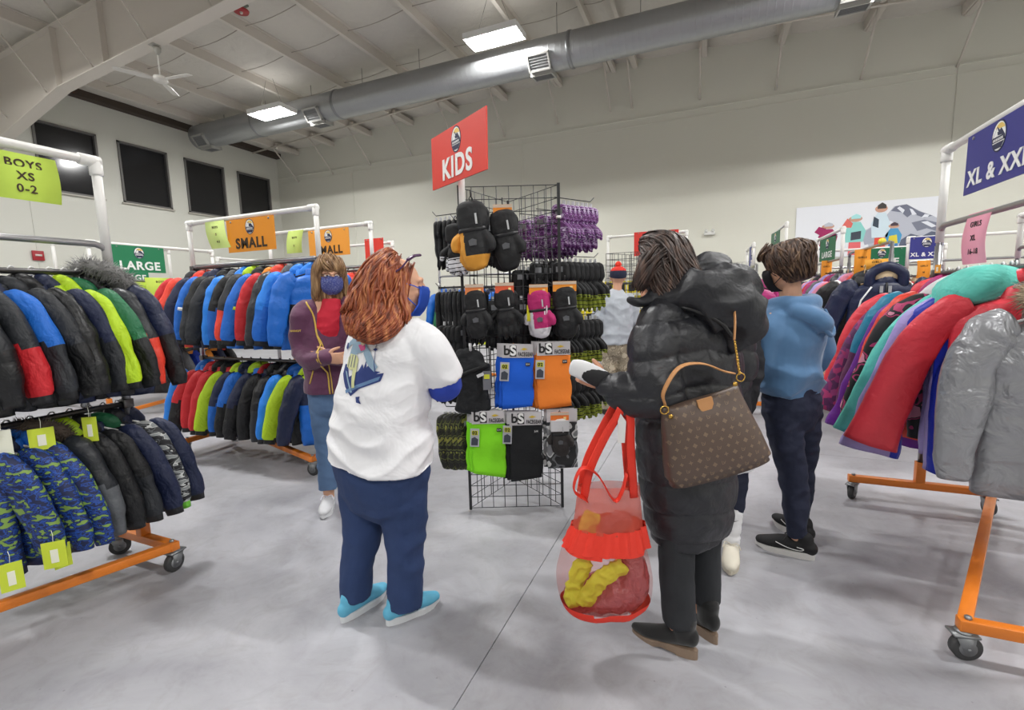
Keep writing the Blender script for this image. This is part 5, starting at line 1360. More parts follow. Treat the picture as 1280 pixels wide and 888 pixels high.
# ---------------------------------------------------------------- people
# joints are given in metres in camera-ground axes (x right, y away, z up) relative to each person's own floor origin
from mathutils.bvhtree import BVHTree
skin_m = mat('#d3a184', 0.55, bump=(60, 0.1, 0.002)); skin_b = mat('#c99274', 0.55, bump=(60, 0.1, 0.002))
def RM(f, pitch=0.0, roll=0.0):
    """matrix whose y axis is the facing direction f=(x, y), x axis the person's right"""
    a = math.atan2(f[1], f[0])-PI/2
    return Matrix.Rotation(a, 4, 'Z') @ Matrix.Rotation(pitch, 4, 'X') @ Matrix.Rotation(roll, 4, 'Y')
def head(bm, c, M, s=1.0):
    T = Matrix.Translation(c) @ M @ Matrix.Diagonal((s, s, s, 1))
    b = NB()
    ball(b, (0, -0.018, 0.030), (0.076, 0.095, 0.086))
    ball(b, (0, 0.018, -0.015), (0.066, 0.074, 0.092))
    ball(b, (0, 0.045, -0.075), (0.043, 0.042, 0.036))
    ball(b, (0, 0.020, -0.062), (0.056, 0.052, 0.038))
    limb(b, [(0, 0.086, 0.022), (0, 0.098, -0.002), (0, 0.107, -0.020)], [(0.008, 0.010), (0.010, 0.012), (0.015, 0.012)], 12, 8)
    for sx in (-1, 1):
        ball(b, (sx*0.012, 0.096, -0.024), (0.009, 0.010, 0.008), seg=10)
        limb(b, [(sx*0.014, 0.083, 0.030), (sx*0.034, 0.078, 0.035), (sx*0.052, 0.062, 0.027)], [0.0095, 0.0095, 0.008], 8, 8)
        ball(b, (sx*0.046, 0.056, -0.022), (0.020, 0.018, 0.018), seg=10)
        ball(b, (sx*0.031, 0.070, 0.008), (0.014, 0.013, 0.011), seg=10)
        limb(b, [(sx*0.074, -0.002, 0.018), (sx*0.086, -0.016, 0.020), (sx*0.086, -0.020, -0.004), (sx*0.077, -0.006, -0.030)], [0.007, 0.008, 0.008, 0.007], 8, 12)
        ball(b, (sx*0.079, -0.008, -0.004), (0.006, 0.012, 0.018), seg=10)
    limb(b, [(-0.024, 0.088, -0.050), (0, 0.096, -0.048), (0.024, 0.088, -0.050)], [0.004, 0.0075, 0.004], 8, 8)
    limb(b, [(-0.020, 0.088, -0.058), (0, 0.094, -0.060), (0.020, 0.088, -0.058)], [0.004, 0.008, 0.004], 8, 8)
    bmesh.ops.transform(b, matrix=T, verts=b.verts)
    me = D.meshes.new('h'); b.to_mesh(me); b.free(); bm.from_mesh(me); D.meshes.remove(me)
    return T
def hand(bm, w, d, n, thumb, curl=0.5, s=1.0, curls=None, thumb_curl=0.4):
    """w wrist, d pointing direction, n palm-facing direction, thumb: +1/-1 side of d x n the thumb leaves from"""
    w = Vector(w); d = Vector(d).normalized(); n = Vector(n); n = (n-d*n.dot(d)).normalized(); t = d.cross(n)*thumb
    L = 0.095*s
    limb(bm, [w, w+d*L*0.5, w+d*L], [(0.026*s, 0.020*s), (0.038*s, 0.016*s), (0.040*s, 0.013*s)], 14, 8, tuple(t))
    spec = [(0.031, 0.070, 0.0092), (0.0105, 0.080, 0.0095), (-0.0105, 0.073, 0.0090), (-0.031, 0.056, 0.0080)]
    for k, (off, ln, r) in enumerate(spec):
        c = (curls[k] if curls else curl)
        p = w+d*(L*0.93)+t*off*s
        pts = [p-d*0.018*s, p]
        a = 0.0
        dd = (d+t*off*1.2).normalized()
        for q, fr in enumerate((0.42, 0.33, 0.25)):
            a += c*(0.55, 0.95, 0.7)[q]
            v = dd*math.cos(a)+n*math.sin(a)
            p = p+v*ln*fr*s; pts.append(p)
        limb(bm, pts, [r*s*1.05, r*s, r*s*0.98, r*s*0.9, r*s*0.78], 10, 12)
    b = w+d*L*0.28+t*0.024*s
    v1 = (d*0.55+t*0.8+n*0.25).normalized(); v2 = (d*0.8+t*(0.45-thumb_curl*0.5)+n*(0.2+thumb_curl)).normalized()
    limb(bm, [b-v1*0.01, b+v1*0.033*s, b+v1*0.033*s+v2*0.03*s, b+v1*0.033*s+v2*0.052*s], [0.014*s, 0.0115*s, 0.0105*s, 0.008*s], 10, 10)
def garm(name, parts, m, parent, voxel=0.008, smooth=3, disp=None, paint=None):
    bm = NB()
    for q in parts:
        pts, rr = q[0], q[1]; kw = q[2] if len(q) > 2 else {}
        limb(bm, pts, rr, kw.get('seg', 24), kw.get('n', 24), kw.get('ref'), kw.get('power', 2.2), kw.get('round', True))
    return fuse(name, bm, m, parent, voxel, smooth, disp, paint)
def strands(name, rings, n, r, m, parent, th=(0, 2*PI), seed=1, wav=0.01, ref=(1, 0, 0), seg=5, rho=(0.86, 1.06), t0=(0.0, 0.25), t1=(0.85, 1.0), steps=16, curlf=2.0, M=None, base=True, bvox=0.008, bscale=0.93):
    """hair: a base volume plus many tapered locks that run over it; rings = [(centre, rx, ry)] from crown to tips"""
    R = spline([tuple(c)+(a, b) for c, a, b in rings], 40)
    fr = frames([tuple(v[:3]) for v in R], ref)
    rnd = random.Random(seed)
    bm = NB()
    for i in range(n):
        a = rnd.uniform(*th); rh = rnd.uniform(*rho); s0 = rnd.uniform(*t0); s1 = rnd.uniform(*t1)
        ph = rnd.uniform(0, 6); wv = wav*rnd.uniform(0.4, 1.2); drift = rnd.uniform(-0.35, 0.35)
        P = []; Q = []
        rr = r*rnd.uniform(0.6, 1.3)
        for k in range(steps):
            u = k/(steps-1); t = s0+(s1-s0)*u
            x = t*39; j = min(int(x), 38); g = x-j
            v = R[j]*(1-g)+R[j+1]*g
            c, ax, ay, tt = fr[j]; c = Vector(v[:3])
            aa = a+drift*u+wv*8*math.sin(u*PI*curlf+ph)
            p = c+ax*(v[3]*rh*math.cos(aa))+ay*(v[4]*rh*math.sin(aa))+Vector((noise.noise((a*3, u*2, seed)), noise.noise((a*3, u*2, seed+5)), 0))*wv
            P.append(p); tp = min(1, 0.45+u*3)*(1-u**4*0.75)
            Q.append((rr*tp*1.5, rr*tp*0.8))
        tube(bm, P, Q, seg, 0, True)
    if M is not None: bmesh.ops.transform(bm, matrix=M, verts=bm.verts)
    o = build(name, bm, m, parent)
    if base:
        b2 = NB()
        tube(b2, [tuple(v[:3]) for v in R], [(max(v[3]*bscale, .002), max(v[4]*bscale, .002)) for v in R], 24, 0, True, ref)
        if M is not None: bmesh.ops.transform(b2, matrix=M, verts=b2.verts)
        fuse('hair_volume', b2, m, o, bvox, 2, lambda c, nn: 0.004*nz(c, 30, seed, (1, 1, 0.25)))
    return o
def hair_mat(h1, h2, h3, rough=0.42):
    m = D.materials.new('hair'); m.use_nodes = True; nt = m.node_tree; L = nt.links
    b = nt.nodes['Principled BSDF']; b.inputs['Roughness'].default_value = rough
    tc = nt.nodes.new('ShaderNodeTexCoord'); mp = nt.nodes.new('ShaderNodeMapping'); mp.inputs['Scale'].default_value = (60, 60, 6)
    n = nt.nodes.new('ShaderNodeTexNoise'); n.inputs['Scale'].default_value = 1.0; n.inputs['Detail'].default_value = 4
    r = nt.nodes.new('ShaderNodeValToRGB'); e = r.color_ramp.elements; e.new(0.5)
    for i, (p, c) in enumerate(((0.3, h1), (0.5, h2), (0.72, h3))): e[i].position = p; e[i].color = lin(c)
    L.new(tc.outputs['Object'], mp.inputs[0]); L.new(mp.outputs[0], n.inputs['Vector']); L.new(n.outputs[0], r.inputs[0]); L.new(r.outputs[0], b.inputs['Base Color'])
    bp = nt.nodes.new('ShaderNodeBump'); bp.inputs['Strength'].default_value = 0.5; bp.inputs['Distance'].default_value = 0.004
    L.new(n.outputs[0], bp.inputs['Height']); L.new(bp.outputs[0], b.inputs['Normal'])
    return m
def decal(name, poly, o, ux, uz, target, m, parent, off=0.002, cuts=3, scale=1.0):
    """a printed shape laid on a garment: poly in (u, v) metres about o, projected along the print's own normal onto the surface"""
    o = Vector(o); ux = Vector(ux).normalized(); uz = Vector(uz).normalized(); d = uz.cross(ux).normalized()
    bm = NB()
    vs = [bm.verts.new((u*scale, v*scale, 0)) for u, v in poly]
    bm.faces.new(vs)
    bmesh.ops.triangulate(bm, faces=bm.faces)
    for _ in range(cuts):
        long = [e for e in bm.edges if e.calc_length() > 0.012]
        if not long: break
        bmesh.ops.subdivide_edges(bm, edges=long, cuts=1)
        bmesh.ops.triangulate(bm, faces=bm.faces)
    me = target.data
    bv = BVHTree.FromPolygons([v.co for v in me.vertices], [p.vertices for p in me.polygons])
    for v in bm.verts:
        p = o+ux*v.co.x+uz*v.co.y
        best = None
        for sgn in (1,):
            h = bv.ray_cast(p-d*0.5, d)
            if h[0] is not None: best = h
        v.co = (best[0]-d*off) if best else p
    return build(name, bm, m, parent, recalc=False)
def shoe(parent, ankle, f, upper, sole, style='sneaker', size=1.0, side=1, extra=None):
    """ankle = point on the floor below the ankle; f = pointing direction"""
    M = Matrix.Translation((ankle[0], ankle[1], 0)) @ RM(f) @ Matrix.Diagonal((size, size, size, 1))
    bm = NB()
    hz = 0.035 if style == 'bootie' else 0.022
    if style == 'bootie':
        limb(bm, [(0, -0.055, 0.085), (0, -0.02, 0.085), (0, 0.06, 0.052), (0, 0.13, 0.034), (0, 0.185, 0.028)], [(0.028, 0.04), (0.034, 0.045), (0.036, 0.035), (0.036, 0.024), (0.018, 0.014)], 20, 22, (1, 0, 0))
        limb(bm, [(0, -0.02, 0.08), (0, -0.022, 0.15)], [(0.038, 0.044), (0.043, 0.05)], 20, 8, (1, 0, 0))
    else:
        limb(bm, [(0, -0.06, 0.055), (0, -0.02, 0.062), (0, 0.06, 0.058), (0, 0.13, 0.045), (0, 0.175, 0.04)], [(0.030, 0.036), (0.037, 0.040), (0.041, 0.038), (0.044, 0.028), (0.030, 0.020)], 20, 22, (1, 0, 0))
        limb(bm, [(0, -0.03, 0.07), (0, -0.028, 0.105)], [(0.035, 0.043), (0.033, 0.042)], 18, 8, (1, 0, 0))
    bmesh.ops.transform(bm, matrix=M, verts=bm.verts)
    u = fuse('shoe', bm, upper, parent, 0.0055, 2)
    b = NB()
    out = []
    for k in range(26):
        a = 2*PI*k/26; y = 0.058+0.138*math.sin(a); wid = 0.046 if y > 0.06 else 0.038
        if style == 'bootie': wid *= 0.88
        out.append((math.cos(a)*wid*(1-0.25*max(0, (y-0.13)/0.07)), y))
    if style == 'bootie':
        rows = [(0.0, 0), (1.0, 1)]
        top = [b.verts.new((x, y, 0.040 if y < 0.03 else (0.04-0.025*min(1, (y-0.03)/0.09)))) for x, y in out]
        bot = [b.verts.new((x*0.95, y, 0.0 if y < -0.005 else (0.03*(1-min(1, (y-(-0.005))/0.09)) if y < 0.085 else 0.0))) for x, y in out]
        n_ = len(out)
        for i in range(n_): b.faces.new((top[i], top[(i+1) % n_], bot[(i+1) % n_], bot[i]))
        b.faces.new(top); b.faces.new(list(reversed(bot)))
    else:
        prism(b, out, 0.0, 0.030, 'z')
        for v in b.verts:
            if v.co.z < 0.01: v.co.x *= 0.94
            if v.co.z > 0.01: v.co.z += 0.008*max(0, (-v.co.y+0.02)/0.08)
            if v.co.z < 0.01 and v.co.y > 0.15: v.co.z += 0.008
    bmesh.ops.transform(b, matrix=M, verts=b.verts)
    build('sole', b, sole, u, smooth=False)
    if style != 'bootie':
        b = NB(); lm = extra.get('lace') if extra else None
        for k in range(5):
            y = 0.055+0.018*k; z = 0.097-0.0085*k
            limb(b, [(-0.02, y-0.004, z-0.008), (0, y, z), (0.02, y+0.004, z-0.008)], [0.0035]*3, 6, 6)
        limb(b, [(0, 0.05, 0.102), (-0.03, 0.045, 0.108), (-0.045, 0.06, 0.085)], [0.003]*3, 6, 8); limb(b, [(0, 0.05, 0.102), (0.03, 0.04, 0.108), (0.042, 0.062, 0.085)], [0.003]*3, 6, 8)
        bmesh.ops.transform(b, matrix=M, verts=b.verts)
        build('laces', b, lm or mat('#e4e4e6', 0.7), u)
    if extra and extra.get('mark'):
        for sx in (-1, 1):
            b = NB()
            pts = [(0.062, -0.03, 0.06), (0.056, 0.0, 0.045), (0.055, 0.045, 0.050), (0.052, 0.10, 0.066)]
            bv = BVHTree.FromPolygons([v.co for v in u.data.vertices], [p.vertices for p in u.data.polygons])
            prs = []
            for x, y, z in spline([(0.12, 0.095, 0.066), (0.12, 0.03, 0.047), (0.12, -0.015, 0.046), (0.12, -0.03, 0.058), (0.12, 0.0, 0.063)], 18):
                p = M @ Vector((x*sx, y, z)); dr = (M.to_3x3() @ Vector((-sx, 0, 0))).normalized()
                h = bv.ray_cast(p, dr)
                if h[0] is not None: prs.append(h[0]-dr*0.0015)
            if len(prs) > 3: tube(b, prs, [0.0022]*len(prs), 6); build('side_mark', b, extra['mark'], u)
            else: b.free()
    return u
def person(label, X, Y):
    return empty('person', label, 'person', W(X, Y), YAW)
def bodymesh(p, parts, m=skin_m, vox=0.006, paint=None, mats=None):
    """parts is a function that fills a bmesh"""
    bm = NB(); parts(bm)
    return fuse('body', bm, mats or m, p, vox, 3, None, paint)
def quilt(step, amp, chev=0.0, cx=0.0, pinch=0.45, seed=1.0, wr=0.006):
    def f(co, nm):
        z = co[:, 2]+chev*np.abs(co[:, 0]-cx)
        q = np.abs(np.sin(PI*z/step))**pinch
        return amp*(q-0.8)+wr*ridge(co, 11, seed, (1, 1, 0.8))*0.6+wr*0.5*nz(co, 24, seed)
    return f

# === A: woman in a white printed T-shirt, back to the camera, turned right
A = person('red-haired woman in a white printed T-shirt, seen from behind near the wire tower', -0.60, 2.02)
fA = (0.57, 0.82); rA = (0.82, -0.57, 0)
fH = (0.90, 0.43); hcA = (0.125, 0.0, 1.505); MA = RM(fH, -0.05)
def bA(bm):
    limb(bm, [(0.0, 0, 0.74), (0.02, 0, 0.95), (0.06, 0, 1.2), (0.085, 0, 1.33)], [(0.22, 0.16), (0.19, 0.13), (0.17, 0.11), (0.12, 0.08)], 20, 16, rA)
    limb(bm, [(0.09, 0.0, 1.30), (0.115, 0.0, 1.39), (0.13, 0.0, 1.45)], [0.065, 0.058, 0.056], 16, 8)
    head(bm, hcA, MA, 1.08)
    for pts in ([(0.22, -0.08, 1.30), (0.30, -0.03, 1.09), (0.28, 0.20, 1.09), (0.24, 0.27, 1.09)], [(-0.06, 0.10, 1.30), (-0.10, 0.20, 1.08), (0.03, 0.33, 1.12), (0.07, 0.36, 1.13)]):
        limb(bm, pts, [0.055, 0.045, 0.028, 0.025], 14, 18)
    hand(bm, (0.24, 0.27, 1.09), (-0.4, 1, -0.1), (-0.5, 0, -1), 1, 0.8)
    hand(bm, (0.07, 0.36, 1.13), (0.6, 0.8, 0), (0.3, -0.2, -1), -1, 0.7)
    for s, (hx, hy, kx, ky, ax, ay) in ((1, (0.08, -0.04, 0.09, -0.03, 0.065, -0.05)), (-1, (-0.09, 0.04, -0.10, 0.03, -0.165, -0.0))):
        limb(bm, [(hx, hy, 0.78), (kx, ky, 0.45), (ax, ay, 0.06)], [0.10, 0.065, 0.035], 14, 14)
bodymesh(A, bA)
tee = garm('t_shirt', [
    ([(-0.005, 0.0, 0.735), (0.0, 0.0, 0.80), (0.01, 0, 0.95), (0.045, 0, 1.12), (0.07, 0, 1.25), (0.078, 0.0, 1.335), (0.10, 0.005, 1.395)], [(0.258, 0.205), (0.258, 0.20), (0.238, 0.178), (0.225, 0.155), (0.222, 0.14), (0.175, 0.108), (0.075, 0.07)], {'ref': rA, 'n': 40, 'seg': 36, 'round': False}),
    ([(0.16, -0.06, 1.305), (0.245, -0.085, 1.25), (0.29, -0.06, 1.15), (0.302, -0.045, 1.11)], [0.085, 0.088, 0.088, 0.088], {'round': False}),
    ([(0.0, 0.06, 1.31), (-0.08, 0.13, 1.25), (-0.12, 0.18, 1.14), (-0.12, 0.2, 1.11)], [0.085, 0.086, 0.085, 0.084], {'round': False})],
    mat('#e9e9ec', 0.8, bump=(7, 0.6, 0.03)), A, 0.0075, 3, lambda co, nm: (0.022*(ridge(co, 4.2, 4.0, (1, 1, 2.2))-0.75)+0.005*nz(co, 9, 2.0, (1, 1, 1.6)))*np.clip((1.30-co[:, 2])*3, 0.15, 1))
# blue long-sleeved layer under the T-shirt
garm('blue_sleeve', [([(0.295, -0.052, 1.13), (0.302, -0.03, 1.08), (0.30, 0.08, 1.08), (0.25, 0.25, 1.09)], [0.080, 0.074, 0.060, 0.042], {}),
                     ], mat('#2440a8', 0.8, bump=(14, 0.5, 0.01)), A, 0.007, 2, folds(0.006, 10, 3.0))
garm('blue_sleeve', [([(-0.115, 0.18, 1.14), (-0.11, 0.21, 1.08), (-0.03, 0.3, 1.1), (0.05, 0.35, 1.125)], [0.07, 0.066, 0.055, 0.04], {})], mat('#2440a8', 0.8, bump=(14, 0.5, 0.01)), A, 0.008, 2, folds(0.006, 10, 3.0))
jeansA = mat('#263a63', 0.85, bump=(30, 0.35, 0.006), vary=0.10)
garm('jeans', [
    ([(0.0, 0.0, 0.88), (0.0, 0, 0.80), (0.0, 0, 0.70), (0.0, 0, 0.62)], [(0.17, 0.13), (0.205, 0.155), (0.232, 0.178), (0.215, 0.165)], {'ref': rA, 'seg': 32}),
    ([(0.098, -0.05, 0.74), (0.098, -0.045, 0.55), (0.098, -0.04, 0.40), (0.09, -0.045, 0.22), (0.078, -0.05, 0.06)], [(0.112, 0.118), (0.105, 0.115), (0.088, 0.092), (0.077, 0.082), (0.074, 0.080)], {'ref': rA, 'n': 36, 'round': False}),
    ([(-0.105, 0.05, 0.74), (-0.105, 0.045, 0.55), (-0.115, 0.03, 0.40), (-0.145, 0.01, 0.22), (-0.165, 0.0, 0.075)], [(0.128, 0.13), (0.103, 0.115), (0.086, 0.09), (0.072, 0.078), (0.064, 0.072)], {'ref': rA, 'n': 36, 'round': False})],
    jeansA, A, 0.008, 3, folds(0.008, 6, 6.0, (1, 1, 1.3)))
tealsh = mat('#5fb0d0', 0.6, vary=0.15); 
shoe(A, (0.065, -0.052), (0.80, 0.60), tealsh, mat('#dcdfe2', 0.6), 'sneaker', 0.98, 1, {'lace': mat('#cfe2ee', 0.6)})
shoe(A, (-0.165, -0.01), (0.55, 0.84), tealsh, mat('#dcdfe2', 0.6), 'sneaker', 0.98, -1, {'lace': mat('#cfe2ee', 0.6)})
# hair
red_hair = hair_mat('#5a2917', '#94492a', '#cb8755')
ringsA = [((0.13, -0.005, 1.632), 0.02, 0.03), ((0.105, -0.01, 1.615), 0.066, 0.07), ((0.078, -0.02, 1.56), 0.096, 0.10), ((0.048, -0.035, 1.48), 0.108, 0.10), ((0.035, -0.07, 1.42), 0.118, 0.085), ((0.03, -0.11, 1.375), 0.122, 0.062), ((-0.0, -0.14, 1.345), 0.100, 0.045), ((-0.025, -0.155, 1.32), 0.06, 0.03), ((-0.035, -0.16, 1.305), 0.025, 0.015)]
strands('long_hair', ringsA, 900, 0.0044, red_hair, A, (0, 2*PI), 3, 0.022, steps=20, rho=(0.9, 1.07), t0=(0.0, 0.15), t1=(0.72, 1.0), curlf=2.2)
# front locks beside the face
strands('side_hair', [((0.15, -0.02, 1.622), 0.05, 0.05), ((0.135, -0.06, 1.56), 0.045, 0.03), ((0.12, -0.09, 1.47), 0.045, 0.02), ((0.14, -0.11, 1.39), 0.045, 0.02), ((0.15, -0.13, 1.345), 0.03, 0.015)], 90, 0.005, red_hair, A, (0, 2*PI), 8, 0.015, base=False)
# sunglasses pushed up
bm = NB(); limb(bm, [(0.185, -0.085, 1.615), (0.155, -0.095, 1.58), (0.12, -0.1, 1.56)], [0.004]*3, 8, 8); limb(bm, [(0.225, -0.05, 1.635), (0.205, -0.07, 1.63), (0.185, -0.085, 1.615)], [(0.014, 0.006)]*3, 8, 8); build('sunglasses', bm, mat('#4a2c50', 0.25), A)
def mask_bm(T, wide=0.066):
    """cloth mask over nose and chin, in head coordinates"""
    bm = NB()
    rows = []
    for z, y0, w_, dp in ((0.004, 0.084, 0.030, 0.022), (-0.012, 0.090, 0.058, 0.028), (-0.038, 0.088, 0.066, 0.034), (-0.066, 0.080, 0.064, 0.036), (-0.092, 0.066, 0.052, 0.034), (-0.112, 0.048, 0.032, 0.028)):
        row = []
        for k in range(13):
            a = -1+2*k/12
            x = w_*math.sin(a*1.35)/math.sin(1.35); y = y0-(0.050)*(1-math.cos(a*1.35))+0.022*math.exp(-(a*3)**2)+0.012
            row.append(bm.verts.new((x*1.08, y, z+0.012*abs(a)*(1 if z > -0.05 else -0.2))))
        rows.append(row)
    for i in range(len(rows)-1):
        for k in range(12): bm.faces.new((rows[i][k], rows[i][k+1], rows[i+1][k+1], rows[i+1][k]))
    g = bm.faces[:]
    bmesh.ops.solidify(bm, geom=g, thickness=0.0035)
    for sx in (-1, 1):
        limb(bm, [(sx*0.058, 0.070, -0.005), (sx*0.074, 0.03, 0.008), (sx*0.088, -0.012, 0.012), (sx*0.088, -0.022, -0.01), (sx*0.074, 0.012, -0.04), (sx*0.056, 0.055, -0.075)], [0.0022]*6, 6, 22)
    bmesh.ops.transform(bm, matrix=T, verts=bm.verts)
    return bm
TA = Matrix.Translation(hcA) @ MA @ Matrix.Diagonal((1.08,)*3+(1,))
build('face_mask', mask_bm(TA), mat('#2f5fd0', 0.8), A)
# printed skier graphic on the back
dn = Vector((-0.57, -0.82, 0)); ux = Vector((0.82, -0.57, 0)); o_ = Vector((0.018, -0.05, 1.203))
pn = mat('#2b3c78', 0.8); pg = mat('#8fa9bd', 0.8); pyel = mat('#cdcf9a', 0.8); pink_ = mat('#d0568a', 0.8); plb = mat('#5f7fa6', 0.8); pskin = mat('#dccba8', 0.8)
def dc(poly, m, off=0.002): decal('shirt_print', poly, o_, ux, (0, 0, 1), tee, m, tee, off, 4, 0.84)
dc([(-0.13, -0.02), (-0.14, -0.07), (-0.10, -0.13), (-0.04, -0.17), (0.02, -0.13), (0.13, -0.09), (0.145, -0.05), (0.08, -0.06), (0.0, -0.045), (-0.07, -0.08), (-0.10, -0.02)], pn)
dc([(0.0, -0.045), (0.02, -0.01), (0.035, -0.03), (0.045, 0.01), (0.055, -0.025), (0.075, -0.005), (0.10, -0.04), (0.13, -0.045), (0.08, -0.07)], pn, 0.0022)
dc([(-0.09, -0.145), (-0.08, -0.16), (0.12, -0.085), (0.13, -0.065)], plb, 0.003)
dc([(-0.11, -0.05), (-0.095, -0.055), (-0.03, -0.15), (-0.045, -0.155)], pg, 0.003)
dc([(-0.05, 0.10), (-0.08, 0.08), (-0.095, 0.03), (-0.06, 0.02), (-0.02, 0.04), (0.03, 0.05), (0.035, 0.09), (0.0, 0.11)], pg, 0.003)
dc([(0.03, 0.08), (0.06, 0.06), (0.12, -0.02), (0.10, -0.045), (0.05, 0.0), (0.02, 0.04)], pg, 0.0036)
dc([(-0.05, 0.11), (-0.09, 0.115), (-0.125, 0.09), (-0.14, 0.075), (-0.12, 0.062), (-0.09, 0.08), (-0.06, 0.085)], pg, 0.0034)
dc([(-0.15, 0.085), (-0.155, 0.06), (-0.135, 0.05), (-0.12, 0.065), (-0.13, 0.085)], pn, 0.004)
dc([(-0.03, 0.08), (0.0, 0.05), (0.03, 0.06), (0.02, 0.085)], pink_, 0.0042)
dc(ellipse(0.005, 0.105, 0.024, 0.028, 16), pskin, 0.0042)
dc([(-0.022, 0.115), (-0.02, 0.14), (0.005, 0.148), (0.035, 0.138), (0.036, 0.116), (0.01, 0.108)], pn, 0.005)
dc([(-0.10, 0.015), (-0.10, -0.03), (-0.06, -0.045), (-0.02, -0.03), (-0.01, 0.01), (-0.03, 0.03), (-0.08, 0.035)], pyel, 0.005)
dc([(-0.045, -0.03), (-0.035, -0.13), (-0.01, -0.125), (-0.015, -0.02)], pyel, 0.0046)
dc([(0.095, 0.09), (0.098, 0.09), (0.108, -0.05), (0.103, -0.05)], pn, 0.004)
dc([(0.083, 0.062), (0.098, 0.07), (0.113, 0.062), (0.098, 0.055)], pn, 0.005)
dc([(0.0, -0.17), (0.03, -0.165), (0.025, -0.18), (0.045, -0.2), (0.01, -0.195)], pn, 0.003)
for k in range(3): dc([(-0.085+0.024*k, 0.03), (-0.08+0.024*k, 0.03), (-0.083+0.024*k, -0.03), (-0.088+0.024*k, -0.03)], pn, 0.0058)

# === B: woman in a purple jacket, mask and glasses
B = person('woman in a purple jacket and patterned blue mask standing by the SMALL rack', -1.25, 3.15)
fB = (0.42, -0.9); rB = (-0.9, -0.42, 0)
hcB = (0.055, -0.02, 1.615); MB_ = RM((0.50, -0.87), -0.06)
def bB(bm):
    limb(bm, [(0, 0, 0.85), (0, 0, 1.1), (0.02, 0, 1.3), (0.035, 0, 1.42)], [(0.15, 0.1), (0.13, 0.095), (0.15, 0.09), (0.12, 0.06)], 18, 14, rB)
    limb(bm, [(0.035, 0, 1.40), (0.045, -0.01, 1.56)], [0.055, 0.05], 14, 6)
    head(bm, hcB, MB_)
    for pts in ([(-0.10, -0.05, 1.38), (-0.15, -0.05, 1.15), (-0.08, -0.14, 1.08), (0.06, -0.21, 1.093)], [(0.15, 0.06, 1.38), (0.20, 0.02, 1.15), (0.15, -0.1, 1.09), (0.08, -0.17, 1.1)]):
        limb(bm, pts, [0.04, 0.034, 0.028, 0.022], 12, 16)
    hand(bm, (0.06, -0.21, 1.093), (1, -0.1, 0), (0, 1, 0.2), 1, 0.8); hand(bm, (0.08, -0.17, 1.10), (-1, -0.2, 0), (0, 1, 0), -1, 0.8)
    limb(bm, [(-0.06, 0, 0.85), (-0.07, 0, 0.48), (-0.075, 0, 0.06)], [0.08, 0.055, 0.035], 14, 14)
    limb(bm, [(0.09, 0.04, 0.85), (0.11, 0.06, 0.48), (0.12, 0.1, 0.06)], [0.08, 0.055, 0.035], 14, 14)
TBm = Matrix.Translation(hcB) @ MB_
iTB = TBm.inverted()
def pB(c, n):
    q = iTB @ c
    if 0.05 < q.y and 0.0 < q.z < 0.022:
        for sx in (-1, 1):
            if abs(q.x-sx*0.031) < 0.006 and abs(q.z-0.009) < 0.005: return 2
            if abs(q.x-sx*0.031) < 0.014 and abs(q.z-0.009) < 0.006: return 1
    if 0.055 < q.y and 0.031 < q.z < 0.040 and 0.014 < abs(q.x) < 0.048: return 3
    return 0
bodymesh(B, bB, vox=0.005, paint=pB, mats=[skin_m, mat('#e6ddd8', 0.4), mat('#3a2a22', 0.3), mat('#7a5a40', 0.7)])
plum = mat('#5a2c4c', 0.7, bump=(10, 0.5, 0.02), sheen=0.2)
garm('red_pullover', [([(0.0, -0.01, 0.95), (0.0, -0.01, 1.1), (0.02, -0.02, 1.3), (0.045, -0.02, 1.40), (0.05, -0.02, 1.475)], [(0.11, 0.07), (0.11, 0.08), (0.10, 0.098), (0.075, 0.08), (0.06, 0.062)], {'ref': rB, 'round': False})], mat('#c21b34', 0.75, bump=(30, 0.2, 0.005)), B, 0.007, 2, folds(0.004, 10, 2))
def jB(co, nm): return 0.010*(ridge(co, 5, 8, (1, 1, 1.6))-0.7)+0.004*nz(co, 14, 5)
jk = garm('purple_jacket', [
    ([(0.0, -0.005, 0.84), (0.0, 0.0, 1.0), (-0.005, 0.0, 1.12), (-0.03, 0.01, 1.26), (-0.04, 0.015, 1.38), (-0.03, 0.03, 1.45)], [(0.175, 0.145), (0.17, 0.14), (0.165, 0.135), (0.155, 0.125), (0.13, 0.10), (0.08, 0.07)], {'ref': rB, 'n': 36, 'round': False}),
    ([(0.115, 0.02, 0.84), (0.11, 0.02, 1.1), (0.125, 0.03, 1.3), (0.12, 0.03, 1.40)], [(0.10, 0.10), (0.1, 0.1), (0.09, 0.10), (0.07, 0.07)], {'ref': rB, 'n': 24, 'round': False}),
    ([(-0.095, -0.05, 1.405), (-0.135, -0.065, 1.33), (-0.155, -0.05, 1.15), (-0.08, -0.14, 1.08), (0.06, -0.21, 1.095)], [0.078, 0.080, 0.070, 0.066, 0.052], {}),
    ([(0.16, 0.06, 1.40), (0.2, 0.05, 1.3), (0.205, 0.02, 1.15), (0.15, -0.1, 1.09), (0.06, -0.18, 1.1)], [0.062, 0.070, 0.064, 0.058, 0.055], {}),
    ([(-0.045, -0.03, 1.475), (-0.03, 0.05, 1.49), (0.05, 0.065, 1.49), (0.13, 0.04, 1.47), (0.135, -0.01, 1.44)], [(0.032, 0.036)]*5, {})],
    plum, B, 0.0075, 3, jB)
ylw = mat('#cfae4e', 0.6)
